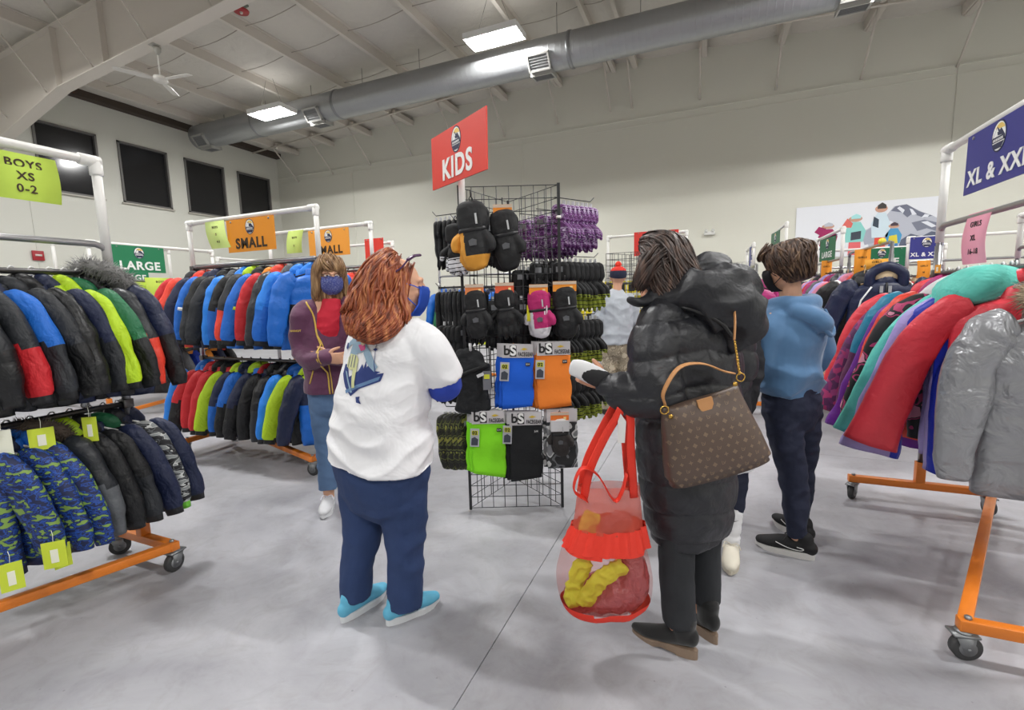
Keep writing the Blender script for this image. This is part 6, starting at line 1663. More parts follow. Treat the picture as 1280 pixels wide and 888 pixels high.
def surf_line(name, pts, target, r, m, parent, origin_dir=(0, 1, 0), n=20):
    """piping that lies on a garment"""
    me = target.data; bv = BVHTree.FromPolygons([v.co for v in me.vertices], [p.vertices for p in me.polygons])
    d = Vector(origin_dir).normalized(); P = []
    for v in spline(pts, n):
        p = Vector(v[:3]); h = bv.ray_cast(p-d*0.6, d)
        P.append(h[0]-d*0.0015 if h[0] is not None else p)
    bm = NB(); tube(bm, P, r, 6); return build(name, bm, m, parent)
surf_line('yellow_piping', [(-0.085, 0, 1.455), (-0.05, 0, 1.40), (-0.032, 0, 1.32), (-0.02, 0, 1.25), (0.01, 0, 1.15), (0.035, 0, 1.0), (0.045, 0, 0.85)], jk, 0.0055, ylw, jk)
surf_line('yellow_piping', [(-0.02, 0, 1.25), (0.022, 0, 1.15), (0.05, 0, 1.0), (0.062, 0, 0.85)], jk, 0.004, ylw, jk)
surf_line('pocket_zip', [(-0.085, 0, 0.92), (-0.05, 0, 1.01)], jk, 0.005, ylw, jk, n=8)
bmt = text_bm('MARMOT', 0.017, 'CENTER', 0.0005, 0.0006)
bmesh.ops.transform(bmt, matrix=Matrix.Rotation(-0.1, 4, 'Z'), verts=bmt.verts)
me_ = jk.data; bv_ = BVHTree.FromPolygons([v.co for v in me_.vertices], [p.vertices for p in me_.polygons])
for v in bmt.verts:
    p = Vector((v.co.x-0.155, 0, v.co.z+1.27)); h = bv_.ray_cast(p-Vector((0, 0.6, 0)), Vector((0, 1, 0)))
    v.co = (h[0]-Vector((0, 0.002, 0))) if h[0] is not None else p
build('sleeve_lettering', bmt, ylw, jk, recalc=False)
jeansB = mat('#587499', 0.85, bump=(30, 0.35, 0.006), vary=0.18)
garm('jeans', [
    ([(-0.01, 0.0, 0.95), (0, 0, 0.85), (0, 0, 0.76)], [(0.15, 0.115), (0.155, 0.12), (0.15, 0.12)], {'ref': rB}),
    ([(-0.06, 0, 0.82), (-0.065, 0, 0.62), (-0.07, 0, 0.42), (-0.075, 0, 0.14)], [0.10, 0.086, 0.068, 0.062], {'n': 30, 'round': False}),
    ([(0.08, 0.03, 0.82), (0.10, 0.05, 0.62), (0.11, 0.06, 0.42), (0.12, 0.1, 0.14)], [0.10, 0.086, 0.068, 0.062], {'n': 30, 'round': False})],
    jeansB, B, 0.008, 3, folds(0.006, 8, 16, (1, 1, 1.6)))
ws = mat('#c9cacd', 0.6, vary=0.1)
shoe(B, (-0.075, -0.0), (0.15, -1), ws, mat('#dadcde', 0.6), 'sneaker', 1.0, 1, {'lace': mat('#dcdce6', 0.6)})
shoe(B, (0.12, 0.10), (0.5, -0.9), ws, mat('#dadcde', 0.6), 'sneaker', 1.0, -1, {'lace': mat('#dcdce6', 0.6)})
mk = pattern_mat('blue_dotted_cloth', ['#6672c4', '#6672c4', '#a8b0e4'], 260, 'voronoi')
build('face_mask', mask_bm(TBm), mk, B)
bm = NB()
for sx in (-1, 1):
    tube(bm, [(sx*0.033+0.023*math.cos(a), 0.098-0.01*abs(math.cos(a)), 0.010+0.015*math.sin(a)) for a in np.linspace(0, 2*PI, 20)], 0.0018, 5, 0, False)
    limb(bm, [(sx*0.056, 0.090, 0.016), (sx*0.074, 0.04, 0.018), (sx*0.080, -0.005, 0.015)], [0.0018]*3, 6, 8)
tube(bm, [(-0.01, 0.104, 0.014), (0, 0.107, 0.017), (0.01, 0.104, 0.014)], 0.0018, 5)
bmesh.ops.transform(bm, matrix=TBm, verts=bm.verts); build('glasses', bm, mat('#5a3c30', 0.3, 0.4), B)
blond = hair_mat('#5c4028', '#8c6a48', '#b8966c')
ringsB = [((0.0, -0.01, 0.128), 0.015, 0.02), ((0.0, -0.02, 0.115), 0.06, 0.07), ((0, -0.028, 0.07), 0.092, 0.10), ((0, -0.038, 0.01), 0.104, 0.098), ((0, -0.042, -0.06), 0.106, 0.088), ((0, -0.045, -0.12), 0.110, 0.082), ((0, -0.045, -0.165), 0.105, 0.075), ((0, -0.045, -0.2), 0.085, 0.055)]
strands('shoulder_length_hair', ringsB, 300, 0.0055, blond, B, (0, 2*PI), 12, 0.012, M=TBm, t1=(0.85, 1.0), bscale=0.9, rho=(0.92, 1.05))
# fringe swept across the forehead
strands('fringe', [((0.02, 0.02, 0.128), 0.05, 0.05), ((0.0, 0.055, 0.10), 0.07, 0.03), ((-0.04, 0.07, 0.055), 0.045, 0.02), ((-0.075, 0.035, 0.0), 0.022, 0.022), ((-0.085, 0.02, -0.08), 0.02, 0.02), ((-0.085, 0.01, -0.15), 0.02, 0.02)], 90, 0.0045, blond, B, (0, 2*PI), 14, 0.006, M=TBm, base=False)
strands('fringe', [((0.03, 0.03, 0.125), 0.04, 0.04), ((0.06, 0.045, 0.08), 0.03, 0.03), ((0.082, 0.03, 0.01), 0.02, 0.02), ((0.09, 0.015, -0.08), 0.02, 0.02), ((0.09, 0.0, -0.15), 0.02, 0.02)], 60, 0.0045, blond, B, (0, 2*PI), 15, 0.006, M=TBm, base=False)

# === C: woman in a long black padded coat with a big hood
C = person('woman in a long black hooded puffer coat holding a phone, seen from behind', 0.70, 1.80)
fC = (-0.5, 0.87); rC = (0.87, 0.5, 0)
hcC = (-0.105, 0.02, 1.515); MC = RM((-0.75, 0.66), -0.55, 0.0)
def bC(bm):
    limb(bm, [(0, 0, 0.8), (0, 0, 1.1), (0, 0, 1.3), (0, 0, 1.38)], [(0.16, 0.11), (0.14, 0.1), (0.16, 0.09), (0.12, 0.07)], 18, 14, rC)
    limb(bm, [(0, 0, 1.36), (-0.05, 0.02, 1.46), (-0.095, 0.025, 1.49)], [0.06, 0.052, 0.05], 14, 8)
    head(bm, hcC, MC)
    limb(bm, [(-0.15, -0.07, 1.34), (-0.17, -0.14, 1.10), (-0.31, -0.085, 1.10), (-0.345, -0.07, 1.115)], [0.045, 0.038, 0.026, 0.023], 14, 20)
    limb(bm, [(0.16, 0.1, 1.34), (0.2, 0.12, 1.08), (0.05, 0.26, 1.06), (0.0, 0.28, 1.08)], [0.045, 0.038, 0.026, 0.023], 14, 20)
    hand(bm, (-0.345, -0.07, 1.115), (-0.85, 0.25, 0.35), (-0.1, 0.85, 0.1), -1, 0.6, 0.95, [0.75, 0.7, 0.7, 0.75], 0.3)
    hand(bm, (0.0, 0.28, 1.08), (-1, 0.1, 0.2), (0, -0.3, 1), 1, 0.7)
    limb(bm, [(-0.07, -0.04, 0.82), (-0.065, -0.045, 0.45), (-0.055, -0.065, 0.07)], [0.07, 0.045, 0.034], 14, 14)
    limb(bm, [(0.08, 0.03, 0.82), (0.085, 0.03, 0.45), (0.09, 0.035, 0.07)], [0.07, 0.045, 0.034], 14, 14)
bodymesh(C, bC, skin_b, 0.005)
coatm = mat('#202126', 0.42, bump=(18, 0.5, 0.012))
coat = garm('puffer_coat', [
    ([(0.02, 0.02, 0.47), (0.01, 0.015, 0.55), (0.0, 0.01, 0.7), (-0.01, 0.0, 0.88), (-0.005, 0, 1.05), (0.0, 0.0, 1.2), (0.0, 0.0, 1.32), (-0.005, 0.0, 1.42)], [(0.165, 0.14), (0.178, 0.155), (0.198, 0.17), (0.205, 0.175), (0.205, 0.17), (0.215, 0.16), (0.205, 0.135), (0.12, 0.09)], {'ref': rC, 'n': 50, 'seg': 36, 'round': False}),
    ([(-0.12, -0.05, 1.345), (-0.165, -0.085, 1.26), (-0.18, -0.13, 1.14), (-0.165, -0.15, 1.09), (-0.23, -0.12, 1.075), (-0.305, -0.09, 1.095), (-0.335, -0.078, 1.105)], [0.095, 0.098, 0.090, 0.085, 0.078, 0.066, 0.05], {'n': 40}),
    ([(0.13, 0.08, 1.345), (0.19, 0.11, 1.26), (0.225, 0.12, 1.12), (0.19, 0.18, 1.05), (0.09, 0.25, 1.05), (0.03, 0.27, 1.07)], [0.095, 0.098, 0.088, 0.082, 0.068, 0.05], {'n': 40})],
    coatm, C, 0.0075, 3, quilt(0.125, 0.014, 0.15, 0.0, 0.35, 5, 0.006))
hood = garm('hood', [
    ([(-0.13, 0.0, 1.44), (-0.085, -0.06, 1.455), (0.0, -0.10, 1.455), (0.09, -0.085, 1.46), (0.165, -0.03, 1.45), (0.17, 0.04, 1.44)], [(0.05, 0.05), (0.075, 0.065), (0.09, 0.085), (0.095, 0.09), (0.08, 0.08), (0.05, 0.05)], {'n': 30}),
    ([(0.03, -0.12, 1.44), (0.10, -0.125, 1.38), (0.125, -0.12, 1.32), (0.11, -0.12, 1.255)], [(0.10, 0.075), (0.115, 0.085), (0.095, 0.075), (0.04, 0.03)], {'n': 24}),
    ([(0.0, -0.02, 1.50), (0.07, 0.0, 1.535), (0.15, 0.02, 1.49)], [0.06, 0.065, 0.055], {}),
    ([(-0.14, -0.01, 1.45), (-0.21, -0.05, 1.42), (-0.265, -0.06, 1.425)], [(0.035, 0.045), (0.025, 0.035), (0.008, 0.012)], {})],
    mat('#1c1d22', 0.5, bump=(12, 0.6, 0.02)), C, 0.007, 3, lambda co, nm: 0.022*(ridge(co, 7.5, 12, (1, 1, 1.2))-0.72)+0.006*nz(co, 18, 3))
bm = NB(); limb(bm, [(-0.15, -0.05, 1.415), (-0.07, -0.135, 1.395), (0.02, -0.185, 1.35), (0.06, -0.20, 1.30)], [0.008]*4, 8, 16); build('hood_zip', bm, mat('#101013', 0.4), C)
wool = mat('#26282c', 0.9, bump=(40, 0.3, 0.004))
garm('trousers', [
    ([(0, 0, 0.9), (0, 0, 0.78)], [(0.16, 0.13), (0.155, 0.13)], {'ref': rC}),
    ([(-0.065, -0.04, 0.80), (-0.062, -0.045, 0.50), (-0.058, -0.055, 0.30), (-0.05, -0.065, 0.125)], [0.085, 0.073, 0.067, 0.066], {'n': 30, 'round': False}),
    ([(0.085, 0.03, 0.80), (0.088, 0.03, 0.50), (0.092, 0.035, 0.30), (0.095, 0.04, 0.145)], [0.085, 0.072, 0.065, 0.063], {'n': 30, 'round': False})],
    wool, C, 0.0075, 3, folds(0.006, 7, 22, (1, 1, 0.8)))
suede = mat('#121213', 0.95, sheen=0.3)
wood = mat('#8a7664', 0.6, bump=(20, 0.3, 0.004))
shoe(C, (-0.055, -0.07), (-0.78, 0.62), suede, wood, 'bootie', 1.0, 1)
shoe(C, (0.09, 0.03), (-0.35, 0.93), suede, wood, 'bootie', 1.0, -1)
dark_hair = hair_mat('#1c1210', '#3a2a24', '#6a5246')
TC = Matrix.Translation(hcC) @ MC
ringsC = [((0.0, 0.02, 0.130), 0.02, 0.03), ((0.0, 0.0, 0.120), 0.065, 0.075), ((0, -0.02, 0.075), 0.095, 0.105), ((0, -0.03, 0.01), 0.104, 0.098), ((0, -0.03, -0.06), 0.104, 0.09), ((0, -0.03, -0.13), 0.10, 0.08), ((0.0, -0.02, -0.17), 0.09, 0.07)]
strands('dark_hair', ringsC, 620, 0.0038, dark_hair, C, (0, 2*PI), 22, 0.016, M=TC, bscale=0.92, rho=(0.92, 1.07))
strands('loose_locks', [((-0.12, -0.05, 1.60), 0.05, 0.04), ((-0.17, -0.055, 1.56), 0.04, 0.03), ((-0.205, -0.05, 1.51), 0.03, 0.025), ((-0.225, -0.03, 1.46), 0.02, 0.02)], 80, 0.004, dark_hair, C, (0, 2*PI), 24, 0.01, base=False)

# phone in her hand
ph = empty('held_sock', 'black and white child sock on card held in the black-coated woman\'s left hand', 'sock', W(0.70-0.40, 1.80-0.085, 1.155), YAW)
bm = NB(); limb(bm, [(-0.075, 0, 0.03), (-0.045, -0.004, 0.022), (0.0, -0.004, 0.0), (0.045, 0, -0.022)], [(0.012, 0.030), (0.016, 0.036), (0.017, 0.038), (0.012, 0.034)], 18, 18, (0, 1, 0)); 
build('sock_foot', bm, mat('#d9d9db', 0.8), ph)
bm = NB(); limb(bm, [(-0.035, -0.004, 0.012), (0.0, -0.006, -0.003), (0.045, -0.002, -0.024)], [(0.0172, 0.030), (0.0185, 0.034), (0.014, 0.036)], 18, 14, (0, 1, 0)); build('sock_sole', bm, mat('#17171a', 0.7), ph)
# handbag
bagm = D.materials.new('coated_canvas'); bagm.use_nodes = True
b_ = bagm.node_tree.nodes['Principled BSDF']; b_.inputs['Base Color'].default_value = lin('#54443b'); b_.inputs['Roughness'].default_value = 0.42
hb = empty('handbag', 'brown monogram canvas handbag with tan strap against the black coat', 'handbag', W(0.675, 1.575, 0.985), YAW)
R_ = Matrix.Rotation(-0.27, 4, 'Y')
bm = NB()
rws = []
for t in np.linspace(0, 1, 22):
    z = 0.135-0.31*t
    w = 0.135+0.055*t-0.012*(t > 0.93); d = 0.018+0.052*math.sin(min(1, t*1.15)*PI*0.55)
    if t > 0.94: d *= 0.75
    rws.append(((0, 0, z-0.012*math.cos(t*2)), (w, d)))
tube(bm, [q[0] for q in rws], [q[1] for q in rws], 44, 0, True, (1, 0, 0), 3.4)
for v in bm.verts: v.co.z += -0.028*(1-(v.co.x/0.19)**2)*max(0, (v.co.z-0.05)/0.1)
bm.normal_update()
for v in bm.verts: v.co += v.normal*0.006*noise.noise(v.co*9)
bmesh.ops.transform(bm, matrix=R_, verts=bm.verts)
bagb = build('bag_body', bm, bagm, hb)
me_ = bagb.data; bvb = BVHTree.FromPolygons([v.co for v in me_.vertices], [p.vertices for p in me_.polygons])
bm = NB(); mono = mat('#76624f', 0.5)
def stamp(poly, u, v):
    vs = []
    for a, c in poly:
        p = R_ @ Vector((u+a, 0, v+c)); h = bvb.ray_cast(Vector((p.x, -0.5, p.z)), Vector((0, 1, 0)))
        if h[0] is None: return
        vs.append(h[0]+Vector((0, -0.0007, 0)))
    bm.faces.new([bm.verts.new(q) for q in vs])
def star(n, r1, r2): return [((r1 if k % 2 == 0 else r2)*math.sin(PI*k/n), (r1 if k % 2 == 0 else r2)*math.cos(PI*k/n)) for k in range(2*n)]
for j in range(11):
    for i in range(13):
        u = -0.18+0.03*i+(0.015 if j % 2 else 0); v = 0.10-0.026*j
        k = (i+2*j) % 4
        if k == 0: stamp(star(4, 0.0085, 0.0035), u, v)
        elif k == 2: stamp([(-0.007, -0.006), (-0.007, 0.007), (-0.005, 0.007), (-0.005, -0.004), (0.001, -0.004), (0.001, -0.006)], u, v); stamp([(-0.003, 0.004), (-0.001, 0.004), (0.002, -0.002), (0.005, 0.004), (0.007, 0.004), (0.003, -0.005), (0.001, -0.005)], u, v)
        elif k == 1: stamp([(0.007*math.cos(a)*(1+0.25*math.cos(4*a)), 0.007*math.sin(a)*(1+0.25*math.cos(4*a))) for a in np.linspace(0, 2*PI, 14)[:-1]], u, v)
        else: stamp(star(4, 0.007, 0.004), u, v)
build('monogram_print', bm, mono, bagb, smooth=False, recalc=False)
tan = mat('#c08a58', 0.5)
bm = NB(); H = [(-0.125, -0.01, 0.12), (-0.12, -0.02, 0.17), (-0.05, -0.02, 0.235), (0.03, -0.01, 0.225), (0.10, 0.0, 0.175), (0.135, 0.0, 0.155)]
H = [tuple(R_ @ Vector(q)) for q in H]
Ph = [tuple(v) for v in spline(H, 26)]
tube(bm, Ph, [(0.017-0.006*abs(2*i/25-1.0)**2, 0.0035) for i in range(26)], 10, 0, True, (0, 1, 0), 3.0); build('carry_strap', bm, tan, hb)
bm = NB(); prism(bm, [(-0.022, 0.02), (0.03, 0.02), (0.03, -0.005), (0.02, -0.022), (-0.014, -0.022), (-0.022, -0.006)], -0.032, -0.024); bmesh.ops.transform(bm, matrix=R_ @ Matrix.Translation((0.0, 0, 0.09)), verts=bm.verts); build('leather_tab', bm, tan, hb, smooth=False)
gold = mat('#c8a050', 0.25, 0.95)
for q in ((-0.135, 0.0, 0.11), (0.14, 0.0, 0.145)):
    c0 = R_ @ Vector(q)
    bm = NB(); tube(bm, [(c0.x+0.014*math.cos(a), -0.028, c0.z+0.014*math.sin(a)) for a in np.linspace(0, 2*PI, 18)], 0.0026, 6, 0, False); build('ring', bm, gold, hb)
    bm = NB(); tube(bm, [(c0.x+(0.02 if q[0] < 0 else -0.02), -0.03, c0.z-0.022), (c0.x+(0.02 if q[0] < 0 else -0.02), -0.036, c0.z-0.022)], 0.008, 10); build('rivet', bm, gold, hb)
bm = NB(); c0 = R_ @ Vector((0.14, -0.028, 0.16)); 
cp = [Vector(c0).lerp(Vector((0.075, -0.02, 0.305)), t) for t in np.linspace(0, 1, 12)]
for k, p in enumerate(cp[:-1]): ball(bm, p, (0.0045, 0.0045, 0.008), seg=8)
build('chain', bm, gold, hb)
bm = NB(); limb(bm, [(0.075, -0.02, 0.305), (0.085, -0.0, 0.36), (0.10, 0.04, 0.41)], [(0.006, 0.003)]*3, 8, 10, (0, 1, 0)); build('shoulder_strap', bm, tan, hb)
# red mesh shopping bag
rb = empty('shopping_bag', 'sheer red mesh shopping bag of clothes hanging from the black-coated woman\'s forearm', 'bag', W(0.345, 1.70, 0.19), YAW)
redm = mat('#e2331f', 0.6, bump=(14, 0.4, 0.01)); 
def sheer(h, a):
    m = D.materials.new('sheer_mesh'); m.use_nodes = True; nt = m.node_tree; L = nt.links
    b = nt.nodes['Principled BSDF']; b.inputs['Base Color'].default_value = lin(h); b.inputs['Roughness'].default_value = 0.6; b.inputs['Alpha'].default_value = a
    return m
shr = sheer('#e0503a', 0.20); shr2 = sheer('#e2604a', 0.5)
def bag_ring(t):
    """profile of the bag from bottom (t=0) to mouth (t=1): centre, rx, ry, z"""
    v = np.array(spline([(0.0, 0.0, 0.02, 0.10, 0.07), (0.0, 0.0, 0.05, 0.165, 0.10), (-0.005, 0, 0.16, 0.185, 0.115), (0.0, 0, 0.28, 0.165, 0.10), (0.01, 0, 0.38, 0.135, 0.08), (0.012, 0, 0.48, 0.12, 0.05), (0.012, 0, 0.54, 0.115, 0.035)], 41))
    return v[int(round(t*40))]
bm = NB(); V = [bag_ring(i/40) for i in range(41)]
tube(bm, [tuple(v[:3]) for v in V], [(v[3], v[4]) for v in V], 40, 0, False, (1, 0, 0), 2.3)
bm.normal_update()
for v in bm.verts:
    v.co += v.normal*(0.008*noise.noise((v.co.x*14, v.co.y*14, v.co.z*5)))
for f in bm.faces:
    z = f.calc_center_median().z
    f.material_index = 1 if (z < 0.07 or 0.29 < z < 0.375) else (2 if z > 0.375 else 0)
build('bag_skin', bm, [shr, redm, shr2], rb)
# ruffled seam bands
bm = NB()
for i in range(61):
    a = 2*PI*i/60
for (z0, z1, k0) in ((0.30, 0.385, 1.05),):
    rr = []
    for z in np.linspace(z0, z1, 5):
        v = V[int(round(np.interp(z, [q[2] for q in V], range(41))))]
        rr.append([bm.verts.new((v[0]+v[3]*(k0+0.045*math.sin(a*14))*math.cos(a), v[4]*(k0+0.08*math.sin(a*14))*math.sin(a), z)) for a in np.linspace(0, 2*PI, 97)[:-1]])
    for i in range(4):
        for k in range(96): bm.faces.new((rr[i][k], rr[i][(k+1) % 96], rr[i+1][(k+1) % 96], rr[i+1][k]))
build('ruffled_band', bm, redm, rb)
for sy in (-1, 1):
    bm = NB()
    hp = spline([(-0.09, sy*0.035, 0.50), (-0.065, sy*0.04, 0.62), (-0.01, sy*0.04, 0.74), (0.045, sy*0.045, 0.84), (0.055, sy*0.03, 0.883), (0.08, sy*0.045, 0.83), (0.085, sy*0.04, 0.70), (0.10, sy*0.035, 0.50)], 40)
    tube(bm, [tuple(v) for v in hp], [(0.016, 0.003)]*40, 8, 0, True, (1, 0, 0), 3.0); build('bag_handle', bm, redm, rb)
bm = NB(); hp = spline([(-0.08, -0.045, 0.50), (-0.13, -0.06, 0.55), (-0.10, -0.06, 0.63), (-0.04, -0.05, 0.60), (0.02, -0.05, 0.50), (0.05, -0.05, 0.53), (0.07, -0.045, 0.60)], 30)
tube(bm, [tuple(v) for v in hp], [(0.018, 0.003)]*30, 8, 0, True, (0, 1, 0), 3.0); build('loose_handle', bm, redm, rb)
bm = NB(); prism(bm, [(0.035, 0.72), (0.06, 0.72), (0.065, 0.80), (0.045, 0.83), (0.035, 0.80)], -0.052, -0.048); build('care_label', bm, mat('#e2e0de', 0.7), rb, smooth=False)
# contents
o = empty('bagged_clothing', 'crumpled maroon clothing in clear wrap inside the red bag', 'clothing', W(0.355, 1.71, 0.22), YAW)
bm = NB(); limb(bm, [(-0.12, 0.01, 0.035), (0.0, 0.0, 0.06), (0.08, 0, 0.10), (0.085, 0.0, 0.23)], [(0.055, 0.065), (0.09, 0.085), (0.085, 0.08), (0.055, 0.05)], 24, 24)
fuse('wrapped_bundle', bm, mat('#8f4a52', 0.22, bump=(24, 1.0, 0.02), coat=0.6), o, 0.007, 1, lambda c, n: 0.010*(ridge(c, 16, 4)-0.6))
o = empty('bagged_clothing', 'maroon bundle near the mouth of the red bag', 'clothing', W(0.385, 1.69, 0.56), YAW)
bm = NB(); limb(bm, [(-0.03, 0, 0), (0.03, 0, 0.04)], [(0.05, 0.03), (0.04, 0.025)], 18, 12)
fuse('wrapped_bundle', bm, mat('#8d4a50', 0.22, bump=(24, 1.0, 0.02), coat=0.6), o, 0.007, 1, lambda c, n: 0.010*(ridge(c, 18, 4)-0.6))
for k, (pts, lb) in enumerate([([(-0.135, -0.035, 0.08), (-0.125, -0.04, 0.16), (-0.09, -0.045, 0.26)], 'lime yellow garment roll standing at the left inside the red bag'), ([(-0.095, -0.055, 0.10), (-0.03, -0.072, 0.20), (0.05, -0.060, 0.245)], 'lime yellow garment roll lying aslant inside the red bag'), ([(-0.08, -0.03, 0.37), (-0.06, -0.03, 0.43)], 'small lime yellow garment corner above the ruffled band of the red bag')]):
    o = empty('bagged_garment', lb, 'clothing', W(0.345, 1.70, 0.19), YAW)
    bm = NB(); limb(bm, pts, [(0.036, 0.018)]*len(pts), 16, 14)
    fuse('garment_roll', bm, nylon('#c6cf2e'), o, 0.005, 1, lambda c, n: 0.012*(ridge(c, 26, 2)-0.6))

# === D: boy in a blue hoodie
Dp = person('boy in a light blue hoodie and navy joggers with his back to the camera', 1.52, 2.50)
fD = (-0.4, 0.92); rD = (0.92, 0.4, 0)
hcD = (-0.045, -0.0, 1.565); MD = RM((-0.72, 0.69), -0.12)
def bD(bm):
    limb(bm, [(0, 0, 0.85), (0, 0, 1.1), (0, 0, 1.27), (0, 0, 1.36)], [(0.14, 0.09), (0.12, 0.09), (0.14, 0.085), (0.1, 0.06)], 18, 14, rD)
    limb(bm, [(-0.01, 0, 1.33), (-0.03, 0, 1.50)], [0.056, 0.052], 14, 8)
    head(bm, hcD, MD, 1.02)
    limb(bm, [(-0.14, -0.06, 1.31), (-0.15, -0.02, 1.06), (-0.1, 0.18, 1.02), (-0.08, 0.22, 1.02)], [0.045, 0.036, 0.026, 0.023], 12, 18)
    limb(bm, [(0.16, 0.06, 1.31), (0.2, 0.1, 1.07), (0.08, 0.26, 1.02), (0.05, 0.28, 1.02)], [0.045, 0.036, 0.026, 0.023], 12, 18)
    hand(bm, (-0.08, 0.22, 1.02), (0.3, 1, 0), (1, 0, 0), 1, 0.5); hand(bm, (0.05, 0.28, 1.02), (-0.8, 0.5, 0), (0, -1, 0), -1, 0.5)
    limb(bm, [(-0.05, -0.03, 0.85), (-0.01, -0.06, 0.48), (0.02, -0.10, 0.07)], [0.075, 0.055, 0.034], 14, 14)
    limb(bm, [(0.09, 0.04, 0.85), (0.13, 0.06, 0.48), (0.15, 0.09, 0.07)], [0.075, 0.055, 0.034], 14, 14)
bodymesh(Dp, bD, skin_m, 0.0055)
hoodm = mat('#50779f', 0.85, bump=(14, 0.3, 0.01), sheen=0.3)
def dispD(co, nm):
    return 0.026*(ridge(co, 4.6, 31, (1, 1, 1.5))-0.7)*np.clip((1.32-co[:, 2])*4, 0.1, 1)+0.004*nz(co, 12, 3)
hd = garm('hoodie', [
    ([(0.015, 0, 0.885), (0.015, 0, 0.93), (0.0, 0, 0.98), (-0.005, 0, 1.1), (0.0, 0, 1.22), (0.0, 0.0, 1.31), (-0.005, 0.0, 1.385)], [(0.165, 0.125), (0.178, 0.135), (0.192, 0.15), (0.19, 0.145), (0.19, 0.135), (0.168, 0.11), (0.08, 0.075)], {'ref': rD, 'n': 40, 'seg': 32, 'round': False}),
    ([(-0.11, -0.04, 1.30), (-0.155, -0.055, 1.22), (-0.165, -0.035, 1.07), (-0.15, 0.03, 1.01), (-0.11, 0.15, 1.01), (-0.09, 0.19, 1.02)], [0.078, 0.08, 0.072, 0.066, 0.052, 0.04], {'n': 34}),
    ([(0.12, 0.05, 1.30), (0.175, 0.075, 1.22), (0.215, 0.10, 1.08), (0.19, 0.16, 1.02), (0.1, 0.24, 1.01)], [0.078, 0.08, 0.072, 0.066, 0.045], {'n': 34}),
    ([(-0.12, -0.01, 1.37), (-0.09, -0.065, 1.375), (-0.02, -0.09, 1.37), (0.06, -0.06, 1.375), (0.09, 0.01, 1.385), (0.04, 0.07, 1.39), (-0.06, 0.08, 1.38)], [(0.038, 0.042), (0.04, 0.048), (0.045, 0.05), (0.045, 0.05), (0.04, 0.048), (0.035, 0.035), (0.03, 0.03)], {'n': 30}),
    ([(-0.05, -0.10, 1.34), (0.04, -0.115, 1.30), (0.085, -0.105, 1.255), (0.09, -0.10, 1.225)], [(0.055, 0.05), (0.075, 0.055), (0.065, 0.045), (0.025, 0.02)], {'n': 20})],
    hoodm, Dp, 0.0075, 3, dispD)
bm = NB(); limb(bm, [(-0.13, -0.06, 1.355), (-0.03, -0.145, 1.30), (0.06, -0.16, 1.25), (0.11, -0.145, 1.215), (0.15, -0.10, 1.25), (0.15, -0.03, 1.34)], [0.009, 0.011, 0.011, 0.011, 0.009, 0.008], 10, 26); build('hood_hem', bm, hoodm, hd)
garm('joggers', [
    ([(0.01, 0, 0.93), (0.01, 0, 0.83), (0.01, 0, 0.76)], [(0.155, 0.115), (0.165, 0.13), (0.155, 0.12)], {'ref': rD}),
    ([(-0.06, -0.03, 0.82), (-0.03, -0.05, 0.62), (0.0, -0.065, 0.45), (0.015, -0.09, 0.22), (0.02, -0.10, 0.11)], [0.098, 0.085, 0.072, 0.062, 0.05], {'n': 32, 'round': False}),
    ([(0.10, 0.04, 0.82), (0.115, 0.05, 0.62), (0.13, 0.06, 0.45), (0.145, 0.085, 0.22), (0.15, 0.09, 0.12)], [0.098, 0.085, 0.070, 0.058, 0.046], {'n': 32, 'round': False})],
    mat('#1b2138', 0.85, bump=(20, 0.4, 0.01)), Dp, 0.0075, 3, folds(0.010, 7, 40, (1, 1, 1.5)))
bs = mat('#17171a', 0.8)
shoe(Dp, (0.02, -0.105), (-0.80, 0.60), bs, mat('#d8d6d4', 0.6), 'sneaker', 1.06, 1, {'lace': mat('#1a1a1c', 0.7), 'mark': mat('#e8e8e8', 0.5)})
shoe(Dp, (0.15, 0.08), (-0.2, 0.98), bs, mat('#d8d6d4', 0.6), 'sneaker', 1.06, -1, {'lace': mat('#1a1a1c', 0.7), 'mark': mat('#e8e8e8', 0.5)})
brown = hair_mat('#2a1c14', '#4a3428', '#84684e', 0.5)
TD = Matrix.Translation(hcD) @ MD @ Matrix.Diagonal((1.02,)*3+(1,))
ringsD = [((0.0, 0.0, 0.140), 0.02, 0.02), ((0.0, -0.002, 0.128), 0.065, 0.075), ((0, -0.008, 0.09), 0.095, 0.11), ((0, -0.02, 0.04), 0.104, 0.108), ((0, -0.034, 0.0), 0.100, 0.095), ((0, -0.048, -0.04), 0.088, 0.075), ((0, -0.055, -0.075), 0.070, 0.058)]
strands('short_hair', ringsD, 420, 0.0055, brown, Dp, (0, 2*PI), 32, 0.015, M=TD, t0=(0.0, 0.5), t1=(0.6, 1.0), bscale=0.93, steps=10, rho=(0.93, 1.06), curlf=1.0)
strands('fringe', [((0.0, 0.05, 0.125), 0.07, 0.04), ((0.0, 0.095, 0.09), 0.075, 0.025), ((0.0, 0.112, 0.05), 0.07, 0.012)], 120, 0.0045, brown, Dp, (0, 2*PI), 33, 0.01, M=TD, base=False, steps=8)
build('face_mask', mask_bm(TD), mat('#15151a', 0.7), Dp)

